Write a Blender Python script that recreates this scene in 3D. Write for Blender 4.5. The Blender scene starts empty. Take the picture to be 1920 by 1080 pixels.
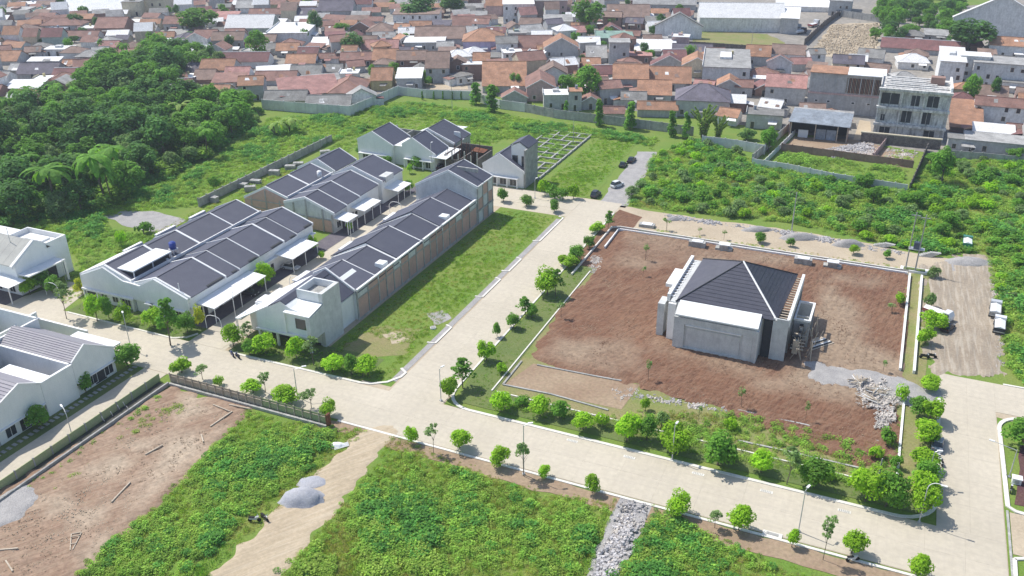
import bpy, math, random
import numpy as np
from mathutils import Matrix, Vector
random.seed(7)
S = bpy.context.scene
COL = S.collection
# ---------------------------------------------------------------- camera
F, TH, RO, YA, HC = 1676.355, .462383, -.0102468, -.418188, 85.0
def _basis():
    c, s = math.cos, math.sin
    fwd = np.array([0, c(TH), -s(TH)]); right = np.array([1., 0, 0]); down = np.cross(fwd, right)
    R = np.stack([right, down, fwd])
    R = np.array([[c(RO), -s(RO), 0], [s(RO), c(RO), 0], [0, 0, 1]]) @ R
    D = np.array([[c(YA), s(YA), 0], [-s(YA), c(YA), 0], [0, 0, 1]])
    return R @ D.T
RC = _basis()
cam_data = bpy.data.cameras.new('camera'); cam = bpy.data.objects.new('camera', cam_data); COL.objects.link(cam)
cam_data.sensor_width = 36; cam_data.lens = F / 1920 * 36; cam_data.clip_start = .5; cam_data.clip_end = 6000
m = Matrix([[RC[0][i], -RC[1][i], -RC[2][i]] for i in range(3)]).to_4x4(); m.translation = (0, 0, HC)
cam.matrix_world = m; S.camera = cam
# ---------------------------------------------------------------- light
SUN_EL, SUN_AZ = 56.0, 168.0         # azimuth of the sun in the x/y plane, degrees from +x
w = bpy.data.worlds.new('World'); S.world = w; w.use_nodes = True
nt = w.node_tree; bg = nt.nodes['Background']; sky = nt.nodes.new('ShaderNodeTexSky')
sky.sky_type = 'NISHITA'; sky.sun_disc = False; sky.sun_elevation = math.radians(SUN_EL)
sky.sun_rotation = math.radians(90 - SUN_AZ); sky.air_density = 1.0; sky.dust_density = 2.0; sky.altitude = 700
nt.links.new(sky.outputs[0], bg.inputs[0]); bg.inputs[1].default_value = .15
sd = bpy.data.lights.new('sun', 'SUN'); sun = bpy.data.objects.new('sun', sd); COL.objects.link(sun)
sd.energy = 4.1; sd.angle = math.radians(.6); sd.color = (1, .955, .88)
_e, _a = math.radians(SUN_EL), math.radians(SUN_AZ)
sv = Vector((math.cos(_e) * math.cos(_a), math.cos(_e) * math.sin(_a), math.sin(_e)))
sun.rotation_euler = sv.to_track_quat('Z', 'Y').to_euler(); sun.location = (0, 0, 200)
S.view_settings.view_transform = 'Standard'; S.view_settings.look = 'None'
S.view_settings.exposure = .22; S.view_settings.gamma = 1; S.view_settings.use_curve_mapping = False
# ---------------------------------------------------------------- measuring: a pixel of the survey picture -> a point at height z
def P(px, py, z=0.0):
    d = RC.T @ np.array([(px - 960) / F, (py - 540) / F, 1.0]); t = (z - HC) / d[2]
    return (float(d[0] * t), float(d[1] * t), z)
def proj(x, y, z=0.0):
    c = RC @ np.array([x, y, z - HC]); return c[0] / c[2] * F + 960, c[1] / c[2] * F + 540
def height_at(px, py, top):
    g = P(px, py); lo, hi = 0., 60.
    for _ in range(30):
        m_ = (lo + hi) / 2
        if proj(g[0], g[1], m_)[1] > top: lo = m_
        else: hi = m_
    return lo
def mpp(px, py):      # metres per picture pixel across, at that ground point
    g = P(px, py); return math.dist((0, 0, HC), g) / F * 1.0 / math.sqrt(1)
# ---------------------------------------------------------------- materials
MATS = {}
def _n(nt, t, **k):
    n = nt.nodes.new(t)
    for a, b in k.items(): setattr(n, a, b)
    return n
def ramp(nt, stops):
    r = _n(nt, 'ShaderNodeValToRGB'); cr = r.color_ramp
    while len(cr.elements) < len(stops): cr.elements.new(.5)
    for e, (p, c) in zip(cr.elements, stops): e.position = p; e.color = (*c, 1)
    return r
def mat(name, col, rough=.85, var=.18, scale=.35, col2=None, bump=0., bscale=6., rnd=0., stain=0., spec=.3, wave=None, metal=0., tint=False, transl=0., stain_col=(.10, .095, .085), streak=None, blend=None):
    """Base colour with large blotches (col -> col2), fine grain, optional stains, per object variation"""
    if name in MATS: return MATS[name]
    M = bpy.data.materials.new(name); M.use_nodes = True; nt = M.node_tree; L = nt.links.new
    b = nt.nodes['Principled BSDF']; b.inputs['Roughness'].default_value = rough; b.inputs['Metallic'].default_value = metal
    b.inputs['Specular IOR Level'].default_value = spec
    geo = _n(nt, 'ShaderNodeNewGeometry')
    n1 = _n(nt, 'ShaderNodeTexNoise'); n1.inputs['Scale'].default_value = scale; n1.inputs['Detail'].default_value = 7; n1.inputs['Roughness'].default_value = .62
    L(geo.outputs['Position'], n1.inputs['Vector'])
    c2 = col2 or tuple(min(1, x * (1 - var * 1.6)) for x in col)
    cr = ramp(nt, [(.36, col), (.66, c2)]); L(n1.outputs['Fac'], cr.inputs['Fac']); cur = cr.outputs['Color']
    n2 = _n(nt, 'ShaderNodeTexNoise'); n2.inputs['Scale'].default_value = bscale; n2.inputs['Detail'].default_value = 4
    L(geo.outputs['Position'], n2.inputs['Vector'])
    mr = _n(nt, 'ShaderNodeMapRange'); mr.inputs[1].default_value = .3; mr.inputs[2].default_value = .7
    mr.inputs[3].default_value = 1 - var; mr.inputs[4].default_value = 1 + var; L(n2.outputs['Fac'], mr.inputs[0])
    mult = mr.outputs[0]
    if rnd:
        oi = _n(nt, 'ShaderNodeObjectInfo'); m2 = _n(nt, 'ShaderNodeMapRange'); m2.inputs[3].default_value = 1 - rnd; m2.inputs[4].default_value = 1 + rnd
        L(oi.outputs['Random'], m2.inputs[0]); mm = _n(nt, 'ShaderNodeMath', operation='MULTIPLY'); L(mult, mm.inputs[0]); L(m2.outputs[0], mm.inputs[1]); mult = mm.outputs[0]
    if tint:
        at = _n(nt, 'ShaderNodeAttribute', attribute_name='tint'); mm = _n(nt, 'ShaderNodeMath', operation='MULTIPLY'); L(mult, mm.inputs[0]); L(at.outputs['Fac'], mm.inputs[1]); mult = mm.outputs[0]
    vm = _n(nt, 'ShaderNodeVectorMath', operation='SCALE'); L(cur, vm.inputs[0]); L(mult, vm.inputs['Scale']); cur = vm.outputs[0]
    if stain:
        mp = _n(nt, 'ShaderNodeMapping'); mp.inputs['Scale'].default_value = (1.3, 1.3, .28); L(geo.outputs['Position'], mp.inputs['Vector'])
        n3 = _n(nt, 'ShaderNodeTexNoise'); n3.inputs['Scale'].default_value = .9; n3.inputs['Detail'].default_value = 8; n3.inputs['Roughness'].default_value = .7; L(mp.outputs[0], n3.inputs['Vector'])
        r3 = _n(nt, 'ShaderNodeMapRange'); r3.inputs[1].default_value = .46; r3.inputs[2].default_value = .72; r3.inputs[4].default_value = stain; L(n3.outputs['Fac'], r3.inputs[0])
        mx = _n(nt, 'ShaderNodeMix', data_type='RGBA'); L(r3.outputs[0], mx.inputs[0]); L(cur, mx.inputs[6]); mx.inputs[7].default_value = (*stain_col, 1); cur = mx.outputs[2]
    if streak:                      # (angle, strength, colour, width): tyre tracks and drag marks along one direction
        for q, (an, st, sc_, wd) in enumerate(streak):
            mp = _n(nt, 'ShaderNodeMapping', vector_type='TEXTURE'); mp.inputs['Rotation'].default_value = (0, 0, math.radians(an)); mp.inputs['Scale'].default_value = (14 * wd, wd, 1); mp.inputs['Location'].default_value = (q * 7.3, q * 3.1, 0); L(geo.outputs['Position'], mp.inputs['Vector'])
            n4 = _n(nt, 'ShaderNodeTexNoise'); n4.inputs['Scale'].default_value = 1.; n4.inputs['Detail'].default_value = 5; n4.inputs['Distortion'].default_value = .5; L(mp.outputs[0], n4.inputs['Vector'])
            r4 = _n(nt, 'ShaderNodeMapRange'); r4.inputs[1].default_value = .51; r4.inputs[2].default_value = .60; r4.inputs[4].default_value = st; L(n4.outputs['Fac'], r4.inputs[0])
            mx = _n(nt, 'ShaderNodeMix', data_type='RGBA'); L(r4.outputs[0], mx.inputs[0]); L(cur, mx.inputs[6]); mx.inputs[7].default_value = (*sc_, 1); cur = mx.outputs[2]
    if blend:                       # second ground kind where the mesh attribute says so
        at = _n(nt, 'ShaderNodeAttribute', attribute_name='mixture'); ad = _n(nt, 'ShaderNodeMath', operation='ADD'); L(at.outputs['Fac'], ad.inputs[0]); L(n1.outputs['Fac'], ad.inputs[1])
        r5 = _n(nt, 'ShaderNodeMapRange'); r5.inputs[1].default_value = .72; r5.inputs[2].default_value = 1.22; r5.inputs[4].default_value = .85; L(ad.outputs[0], r5.inputs[0]); v5 = _n(nt, 'ShaderNodeVectorMath', operation='SCALE'); v5.inputs[0].default_value = blend; L(mr.outputs[0], v5.inputs['Scale'])
        mx = _n(nt, 'ShaderNodeMix', data_type='RGBA'); L(r5.outputs[0], mx.inputs[0]); L(cur, mx.inputs[6]); L(v5.outputs[0], mx.inputs[7]); cur = mx.outputs[2]
    L(cur, b.inputs['Base Color'])
    if bump or wave:
        bp = _n(nt, 'ShaderNodeBump'); bp.inputs['Strength'].default_value = bump or .5; bp.inputs['Distance'].default_value = .15
        if wave:
            wv = _n(nt, 'ShaderNodeTexWave', wave_type='BANDS', bands_direction=wave[0], wave_profile='SAW'); wv.inputs['Scale'].default_value = wave[1]
            L(geo.outputs['Position'], wv.inputs['Vector']); L(wv.outputs['Fac'], bp.inputs['Height'])
        else: L(n2.outputs['Fac'], bp.inputs['Height'])
        L(bp.outputs[0], b.inputs['Normal'])
    if transl:
        out = nt.nodes['Material Output']; tr = _n(nt, 'ShaderNodeBsdfTranslucent'); sc = _n(nt, 'ShaderNodeVectorMath', operation='MULTIPLY')
        sc.inputs[1].default_value = (1.15, 1.2, .55); L(cur, sc.inputs[0]); L(sc.outputs[0], tr.inputs['Color'])
        ms = _n(nt, 'ShaderNodeMixShader'); ms.inputs[0].default_value = transl; L(b.outputs[0], ms.inputs[1]); L(tr.outputs[0], ms.inputs[2]); L(ms.outputs[0], out.inputs['Surface'])
    MATS[name] = M; return M
# ---------------------------------------------------------------- mesh building
class MB:
    def __init__(s): s.v = []; s.f = []; s.t = []
    def face(s, pts, t=1.0):
        k = len(s.v); s.v += [tuple(p) for p in pts]; s.f.append(tuple(range(k, k + len(pts)))); s.t.append(t); return s
    def box(s, x0, x1, y0, y1, z0, z1):
        k = len(s.v)
        s.v += [(x0, y0, z0), (x1, y0, z0), (x1, y1, z0), (x0, y1, z0), (x0, y0, z1), (x1, y0, z1), (x1, y1, z1), (x0, y1, z1)]
        for q in ((0, 3, 2, 1), (4, 5, 6, 7), (0, 1, 5, 4), (1, 2, 6, 5), (2, 3, 7, 6), (3, 0, 4, 7)): s.f.append(tuple(k + i for i in q)); s.t.append(1.)
        return s
    def prism(s, poly, vec):          # polygon (list of 3d points) extruded by vec, closed
        k = len(s.v); n = len(poly); s.v += [tuple(p) for p in poly] + [tuple(p[i] + vec[i] for i in range(3)) for p in poly]
        s.f.append(tuple(k + i for i in range(n))[::-1]); s.f.append(tuple(k + n + i for i in range(n)))
        for i in range(n): j = (i + 1) % n; s.f.append((k + i, k + j, k + n + j, k + n + i))
        s.t += [1.] * (n + 2); return s
    def bar(s, a, b, r=.05, n=4, r2=None):
        a = Vector(a); b = Vector(b); d = (b - a).normalized(); up = Vector((0, 0, 1)) if abs(d.z) < .95 else Vector((1, 0, 0))
        x = d.cross(up).normalized(); y = d.cross(x); k = len(s.v); r2 = r if r2 is None else r2
        for p, rr in ((a, r), (b, r2)):
            for i in range(n):
                t = 2 * math.pi * (i + .5) / n; s.v.append(tuple(p + x * (rr * math.cos(t)) + y * (rr * math.sin(t))))
        for i in range(n): j = (i + 1) % n; s.f.append((k + i, k + j, k + n + j, k + n + i)); s.t.append(1.)
        s.f.append(tuple(k + i for i in range(n))[::-1]); s.f.append(tuple(k + n + i for i in range(n))); s.t += [1., 1.]
        return s
    def mesh(s, name, m):
        me = bpy.data.meshes.new(name); me.from_pydata(s.v, [], s.f); me.materials.append(m)
        if any(t != 1. for t in s.t):
            a = me.attributes.new('tint', 'FLOAT', 'FACE'); a.data.foreach_set('value', s.t)
        me.update(); return me
    def obj(s, name, m, parent=None, smooth=False):
        me = s.mesh(name, m)
        if smooth: me.polygons.foreach_set('use_smooth', [True] * len(me.polygons))
        return link(name, me, parent)
def link(name, me, parent=None, loc=None):
    o = bpy.data.objects.new(name, me); COL.objects.link(o)
    if parent: o.parent = parent
    if loc: o.location = loc
    return o
THINGS = []
def thing(name, label, cat, loc=(0, 0, 0), rz=0., group=None, kind=None, key=None):
    o = bpy.data.objects.new(name, None); COL.objects.link(o); o.location = loc; o.rotation_euler = (0, 0, rz); o.empty_display_size = .5
    return tag(o, label, cat, group, kind)
def tag(o, label=None, cat=None, group=None, kind=None):
    if label: o['label'] = label
    if cat: o['category'] = cat
    if group: o['group'] = group
    if kind: o['kind'] = kind
    if label and not kind: THINGS.append(o)
    return o
def clone(o, parent=None):
    c = o.copy(); COL.objects.link(c); c.parent = parent
    for ch in list(o.children): clone(ch, c)
    return c
def rotz(x, y, a): return x * math.cos(a) - y * math.sin(a), x * math.sin(a) + y * math.cos(a)
ORD = 'first second third fourth fifth sixth seventh eighth ninth tenth eleventh twelfth thirteenth fourteenth fifteenth sixteenth seventeenth eighteenth nineteenth twentieth'.split()
# ================================================================ materials used all over
M_conc = mat('road concrete', (.56, .505, .405), .9, .06, .05, (.49, .44, .35), bscale=1.2, rnd=.015, stain=.14, stain_col=(.36, .32, .26), streak=[(-1, .16, (.40, .365, .31), .5), (90, .12, (.42, .38, .32), .6)])
M_kerb = mat('kerb paint', (.78, .75, .68), .8, .10, .6, stain=.15)
M_grey = mat('raw concrete', (.46, .455, .43), .92, .16, .8, (.30, .30, .285), stain=.35, rnd=.08)
M_white = mat('white wall paint', (.80, .81, .80), .75, .05, .3, (.72, .74, .74), stain=.12, stain_col=(.35, .36, .36))
M_coping = mat('white coping', (.84, .84, .83), .7, .06, .5, stain=.15, stain_col=(.3, .3, .3))
M_render = mat('grey cement render', (.64, .65, .635), .9, .10, .7, (.52, .53, .52), stain=.35, stain_col=(.33, .335, .33))
M_brick = mat('red brick infill', (.54, .34, .28), .95, .16, .9, (.45, .31, .26), bump=.4, bscale=9, rnd=.14, stain=.15, stain_col=(.34, .31, .28))
M_roof = mat('dark roof tile', (.072, .078, .112), .62, .10, .4, (.088, .094, .128), wave=('Y', 3.2), bump=.35, rnd=.10, spec=.4)
M_roofx = mat('dark slate courses', (.095, .096, .125), .6, .10, .5, (.12, .12, .15), wave=('Z', 5.5), bump=.7, rnd=.05, spec=.4)
M_glass = mat('dark window glass', (.03, .04, .05), .12, .1, .5, spec=.7)
M_dark = mat('dark parts and painted shade', (.06, .065, .07), .9, .2, .5)  # painted shade for recesses and openings; own colour of small dark parts
M_canopy = mat('white polycarbonate canopy', (.86, .87, .86), .45, .03, .3)
M_steel = mat('galvanised steel', (.55, .57, .58), .45, .08, 2., metal=.4)
M_pave = mat('dark paving blocks', (.115, .105, .125), .85, .18, .6, (.15, .135, .15), bscale=3)
M_soil = mat('reddish soil', (.150, .068, .040), .97, .24, .09, (.205, .112, .068), bump=.6, bscale=1.6, stain=.12, stain_col=(.30, .205, .13), streak=[(78, .75, (.095, .046, .030), .22), (8, .35, (.27, .165, .105), .3), (60, .30, (.31, .21, .14), .4), (84, .5, (.25, .145, .092), .16)], blend=(.31, .235, .165))
M_tan = mat('dry tan soil', (.36, .27, .185), .97, .16, .10, (.29, .20, .135), bump=.5, bscale=1.8, stain=.30, stain_col=(.22, .21, .11))
M_path = mat('sandy track', (.50, .42, .31), .97, .10, .12, (.42, .345, .25), bump=.3, bscale=2.2, stain=.15, stain_col=(.30, .27, .17))
M_gravel = mat('grey gravel', (.40, .385, .37), .95, .20, .5, (.31, .30, .295), bump=.8, bscale=5)
M_turf = mat('green turf', (.135, .235, .035), .97, .18, .09, (.20, .25, .055), bump=.5, bscale=3.5, stain=.22, stain_col=(.07, .15, .02))
M_lawn = mat('mown verge lawn', (.11, .165, .045), .97, .14, .15, (.155, .19, .06), bump=.3, bscale=4, stain=.2, stain_col=(.26, .22, .13))
M_drygr = mat('thin grass on soil', (.27, .235, .11), .97, .18, .14, (.17, .225, .05), bump=.4, bscale=3, stain=.35, stain_col=(.34, .27, .19))
M_villg = mat('village yard ground', (.25, .235, .21), .95, .22, .08, (.33, .30, .26), bscale=.5)
M_wood = mat('pale weathered timber', (.55, .47, .37), .9, .15, 1.5, rnd=.15)
M_rust = mat('rusty iron', (.22, .09, .05), .9, .3, 1.5)
M_stonew = mat('rubble masonry', (.20, .175, .16), .95, .3, 1.2, bump=.9, bscale=3, stain=.4)
# ================================================================ ground, roads, plots (each sheet a little above the one below)
class WPts(list): pass
def sheet(name, pts, z, m, px=True, kind='structure', parent=None):
    if isinstance(pts, WPts): px = False
    q = [P(*p)[:2] if px else p for p in pts]
    a = sum(q[i][0] * q[(i + 1) % len(q)][1] - q[(i + 1) % len(q)][0] * q[i][1] for i in range(len(q)))
    if a < 0: q = q[::-1]
    o = MB().face([(x, y, z) for x, y in q]).obj(name, m, parent)
    if kind and not parent: o['kind'] = kind
    return o
def wob(pts, amp=.5, step=2.5, px=True, seed=1):      # uneven natural edge
    r = random.Random(seed); q = [P(*p)[:2] if px else p for p in pts]; out = []
    for i, a in enumerate(q):
        b = q[(i + 1) % len(q)]; d = math.dist(a, b); n = max(1, int(d / step)); nx, ny = -(b[1] - a[1]) / max(d, .01), (b[0] - a[0]) / max(d, .01)
        for k in range(n):
            t = k / n; w_ = r.uniform(-amp, amp) if k else r.uniform(-amp, amp) * .5
            out.append((a[0] + (b[0] - a[0]) * t + nx * w_, a[1] + (b[1] - a[1]) * t + ny * w_))
    return WPts(out)
sheet('ground', [(-3000, -1500), (3000, -1500), (3000, 3500), (-3000, 3500)], -.02, M_turf, px=False)
vill = [(-2200, 330), (-900, 250), (-420, 236), (-330, 215), (-262, 190), (-262, 240), (-225, 262), (-150, 300), (-122, 302), (-70, 300), (0, 290), (42, 282), (60, 262), (95, 262), (130, 300), (400, 420), (1500, 1500), (-2200, 2500)]
sheet('village_ground', vill, .0, M_villg, px=False)
# roads: ground course + cast slabs with open joints
road_base = sheet('road_bed', [(-175, 100.2), (23.1, 100.2), (23.1, 143), (60, 136), (60, 150), (14.6, 154.3), (14.6, 111), (-62.2, 111), (-62.2, 212.5), (-118, 212.5), (-118, 197.5), (-117.2, 197.5), (-117.2, 111), (-175, 111)], .01, M_path, px=False)
def slabs(parent, x0, x1, y0, y1, nx, ny, m=M_conc, gap=.006, z=.03):
    dx, dy = (x1 - x0) / nx, (y1 - y0) / ny
    me = MB().box(-dx / 2 + gap, dx / 2 - gap, -dy / 2 + gap, dy / 2 - gap, 0, .03).mesh('slab', m)
    for i in range(nx):
        for j in range(ny): link('slab', me, parent, (x0 + dx * (i + .5), y0 + dy * (j + .5), z - .012))
main_road = sheet('main_road', [(-150, 100.3), (23, 100.3), (23, 110.9), (-150, 110.9)], .014, M_conc, px=False)
slabs(main_road, -150, 13, 100.3, 110.9, 27, 2)
slabs(main_road, 13, 23, 100.3, 110.9, 2, 2)
side_road = sheet('side_road', [(-72.8, 110.9), (-62.4, 110.9), (-62.4, 212), (-72.8, 212)], .014, M_conc, px=False)
slabs(side_road, -72.8, -62.4, 110.9, 212.1, 2, 17)
east_road = sheet('east_road', [(14.4, 110.9), (23, 110.9), (23, 154), (14.4, 154)], .014, M_conc, px=False)
slabs(east_road, 14.4, 23, 110.9, 154, 2, 7)
slabs(east_road, 23, 60, 144.5, 154, 6, 2)
back_road = sheet('back_road', [(-116, 198.2), (-72.9, 198.2), (-72.9, 212), (-116, 212)], .014, M_conc, px=False)
slabs(back_road, -116, -72.85, 202.6, 212, 8, 2)
est_street = sheet('estate_street', [(-117.2, 110.95), (-108.6, 110.95), (-108.6, 197.8), (-117.2, 197.8)], .016, M_conc, px=False)
slabs(est_street, -116.2, -109.4, 111, 202.5, 1, 18)
west_street = sheet('west_street', [(-117.9, 30), (-112.6, 30), (-112.6, 100.2), (-117.9, 100.2)], .014, M_conc, px=False)
slabs(west_street, -117.9, -112.6, 40, 100.1, 1, 12)
west_road = sheet('west_road', [(-200, 97), (-150, 97), (-150, 110.9), (-153, 122), (-160, 121.5), (-164, 109), (-200, 103)], .018, M_conc, px=False)
# kerbs
def kerb(pts, wdt=.5, h=.16, name='kerb', m=M_kerb, px=False, closed=False, kind='structure', label=None, cat=None):
    q = [P(*p)[:2] if px else p for p in pts]; b = MB(); n = len(q)
    nor = []
    for i in range(n):
        a = q[i - 1] if (i or closed) else q[i]; c = q[(i + 1) % n] if (i < n - 1 or closed) else q[i]
        dx, dy = c[0] - a[0], c[1] - a[1]; l = math.hypot(dx, dy) or 1; nor.append((-dy / l * wdt / 2, dx / l * wdt / 2))
    k = 0
    for i in range(n):
        x, y = q[i]; nx, ny = nor[i]; b.v += [(x - nx, y - ny, 0), (x - nx, y - ny, h), (x + nx, y + ny, h), (x + nx, y + ny, 0)]
    for i in range(n if closed else n - 1):
        a, c = 4 * i, 4 * ((i + 1) % n)
        for e in range(3): b.f.append((a + e, c + e, c + e + 1, a + e + 1)); b.t.append(1.)
    if not closed: b.f += [(0, 1, 2, 3), (4 * n - 1, 4 * n - 2, 4 * n - 3, 4 * n - 4)]; b.t += [1., 1.]
    o = b.obj(name, m)
    if kind: o['kind'] = kind
    elif label: tag(o, label, cat)
    return o
def arc(cx, cy, r, a0, a1, n=7): return [(cx + r * math.cos(math.radians(a0 + (a1 - a0) * i / n)), cy + r * math.sin(math.radians(a0 + (a1 - a0) * i / n))) for i in range(n + 1)]
# big lot: kerb round its south side with rounded corners
kerb(arc(-57.5, 115.9, 4.9, 180, 270) + [(8.5, 111)] + arc(8.8, 116.6, 5.6, 270, 360) + [(14.4, 146)], .55)
kerb([(-62.4, 116), (-62.4, 205)], .35, .12)
kerb([(-106.9, 110.7), (-79, 111.2)] + [(-77, 111.6), (-74.6, 113.2), (-73.2, 115.6), (-73.1, 117.2), (-74.6, 118.2)], .5)
kerb([(-148.5, 110.7), (-121, 110.7), (-118.6, 112), (-117.6, 114)], .4)
kerb([(-109.5, 99.9), (-84.5, 99.9)], .3, .12, m=M_grey)
kerb([(-76, 99.9), (-48, 99.8), (12, 99.6), (23, 99.6)], .45, .14)
kerb([(40, 143.8), (28, 144.2)] + arc(27.5, 139.6, 4.2, 90, 180) + [(23.4, 134), (23.6, 119.2), (24.6, 118.4), (26.5, 118.2)], .6, .2)
kerb([(23.5, 118.2), (23.5, 100)], .3, .14, m=M_grey)
kerb([(23.9, 108), (23.7, 96)], .5, .2); kerb([(23.9, 108), (26, 109), (40, 109)], .5, .2)
kerb([(24.5, 154.2), (60, 155)], .4, .14)
for a, bb in (((-73.2, 128.6), (-73.2, 135.3)), ((-73.2, 149.5), (-73.2, 158.5)), ((-73.2, 163), (-73.2, 170)), ((-73.2, 181), (-73.2, 197))):
    kerb([(a[0] - 1.6, a[1] - .3), a, bb, (bb[0] - 1.4, bb[1] + .5)], .42, .16)
# gutter inlets beside the kerb of the main road
for px, py in ((1073, 827), (1309, 889), (1437, 922), (1583, 959), (1180, 858)):
    g = P(px, py); o = thing('drain_inlet', None, None, (g[0], g[1], .0))
    MB().box(-.9, .9, -.28, .28, .03, .09).obj('frame', M_kerb, o)
    for k in range(6): MB().box(-.7 + k * .25, -.6 + k * .25, -.2, .2, .09, .12).obj('grate_bar', M_grey, o)
    tag(o, 'concrete drain inlet with slotted grate at the kerb of the main road', 'drain')
o = thing('drain_inlet', 'large pale concrete drain inlet set into the near kerb below the right lamp', 'drain', P(1448, 1003))
MB().box(-1.3, 1.3, -.5, .5, .0, .15).obj('frame', M_kerb, o); MB().box(-.8, .8, -.25, .25, .152, .2).obj('cover', M_grey, o)
# plots
sheet('building_lot', wob([(-60.2, 112.8), (12.2, 112.8), (12.2, 196.5), (-57, 196.5)], .1, 6, False), .02, M_drygr, px=False)
sheet('inner_plot', [(945, 722), (1000, 682), (1200, 722), (1165, 768)], .042, M_tan)
sheet('inner_plot', [(1385, 772), (1645, 830), (1620, 878), (1383, 828)], .042, M_drygr)
sheet('verge_lawn', [(-60.5, 112.6), (12.8, 112.6), (12.8, 117.0), (-55.8, 117.6), (-56.6, 172), (-61.5, 172), (-61.9, 120)], .05, M_lawn, px=False)
sheet('east_verge', [(12.2, 117.0), (14.0, 117), (14.0, 147), (12.4, 147)], .052, M_drygr, px=False)
sheet('tan_verge', wob([(-61.9, 172), (-55, 172), (-55, 205), (-61.9, 208)], .3, 3, False), .048, M_soil, px=False)
# green strip between brick wall and side road
sheet('grass_strip', [(-91, 112.2), (-73.2, 112.2), (-73.2, 198), (-91, 198)], .022, M_turf, px=False)
sheet('bare_patch', wob([(640, 655), (700, 612), (790, 618), (760, 668), (700, 672)], .9, 2, True, 8), .04, M_drygr)
sheet('bare_patch', wob([(715, 628), (745, 620), (772, 640), (735, 645)], .5, 1.2, True, 9), .05, M_path)
sheet('bare_patch', wob([(800, 588), (830, 582), (848, 598), (815, 612)], .4, 1.5, True, 9), .05, M_gravel)
sheet('gravel_verge', [(-74.4, 114), (-73.2, 114), (-73.2, 196), (-74.6, 196)], .045, M_gravel, px=False)
sheet('front_garden', [(-149, 111), (-119, 111), (-117.5, 116.4), (-149, 116.4)], .03, M_lawn, px=False)
sheet('front_garden', [(-107.8, 111), (-79, 111.3), (-79, 119.8), (-108, 119.8)], .03, M_lawn, px=False)
sheet('driveway', [(-122, 116.4), (-117.25, 116.4), (-117.25, 203), (-122, 203)], .032, M_pave, px=False)
sheet('driveway', [(-176, 108), (-163, 108), (-163, 116), (-176, 118)], .034, M_pave, px=False)
# south verge and fields
sheet('soil_verge', wob([(-79, 97.2), (-50, 96.5), (14, 95.6), (23, 96), (23, 99.4), (-77, 99.7)], .35, 2.5, False, 11), .03, M_tan, px=False)
sheet('stone_bed', wob([(1165, 930), (1225, 945), (1180, 1050), (1165, 1090), (1095, 1090), (1130, 1010)], .5, 2, True, 16), .034, M_gravel)
# north track, gravel yard, east dirt road
sheet('dirt_road', wob([(1150, 432), (1158, 385), (1240, 398), (1330, 412), (1480, 432), (1620, 455), (1740, 480), (1800, 488), (1800, 520), (1700, 512), (1400, 468), (1230, 440)], .6, 3, True, 17), .03, M_path)
sheet('grass_verge', wob([(1155, 436), (1168, 428), (1400, 462), (1690, 505), (1690, 512), (1300, 455)], .4, 2.5, True, 17), .04, M_drygr)
sheet('gravel_yard', wob([(1780, 486), (1845, 484), (1848, 505), (1785, 508)], .5, 1.5, True, 18), .05, M_gravel)
sheet('gravel_yard', wob([(1122, 385), (1160, 330), (1195, 284), (1232, 285), (1205, 340), (1172, 390)], .6, 2.5, True, 19), .03, M_gravel)
sheet('short_grass', wob([(1010, 345), (1112, 262), (1195, 268), (1165, 300), (1122, 355), (1095, 372), (1030, 362)], .8, 3, True, 19), .026, M_turf)
sheet('rubble_patch', wob([(195, 405), (235, 395), (300, 398), (355, 412), (300, 440), (230, 422)], .6, 2, True, 19), .03, M_gravel)
sheet('east_bed', wob([(24.5, 120), (40, 120), (40, 142), (27, 142)], .3, 3, False, 23), .03, mat('wine red bed soil', (.10, .045, .055), .97, .25, .3, (.14, .08, .06), bump=.5, bscale=3), px=False)
sheet('east_pavement', [(23.8, 109), (27.5, 109), (26.8, 118), (23.8, 118)], .036, M_path, px=False)

# uneven bare ground with real relief; it dips under its surroundings at the edges, so the outline frays by itself
def inside(x, y, q):
    c = False
    for i in range(len(q)):
        x1, y1 = q[i]; x2, y2 = q[i - 1]
        if (y1 > y) != (y2 > y) and x < (x2 - x1) * (y - y1) / (y2 - y1) + x1: c = not c
    return c
def ins_np(X, Y, q):
    c = np.zeros(X.shape, bool)
    for i in range(len(q)):
        x1, y1 = q[i]; x2, y2 = q[i - 1]
        if y1 != y2: c ^= ((y1 > Y) != (y2 > Y)) & (X < (x2 - x1) * (Y - y1) / (y2 - y1) + x1)
    return c
def edge_np(X, Y, q):
    d = np.full(X.shape, 1e9)
    for i in range(len(q)):
        x1, y1 = q[i - 1]; x2, y2 = q[i]; L_ = (x2 - x1) ** 2 + (y2 - y1) ** 2 or 1; t = np.clip(((X - x1) * (x2 - x1) + (Y - y1) * (y2 - y1)) / L_, 0, 1)
        d = np.minimum(d, np.hypot(X - x1 - t * (x2 - x1), Y - y1 - t * (y2 - y1)))
    return d
def vnoise(X, Y, seed):
    rg = np.random.default_rng(seed); G_ = rg.random((256, 256)); xi = np.floor(X).astype(int); yi = np.floor(Y).astype(int); fx = X - xi; fy = Y - yi; fx = fx * fx * (3 - 2 * fx); fy = fy * fy * (3 - 2 * fy)
    g = lambda a, b: G_[a % 256, b % 256]
    return (g(xi, yi) * (1 - fx) + g(xi + 1, yi) * fx) * (1 - fy) + (g(xi, yi + 1) * (1 - fx) + g(xi + 1, yi + 1) * fx) * fy
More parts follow.
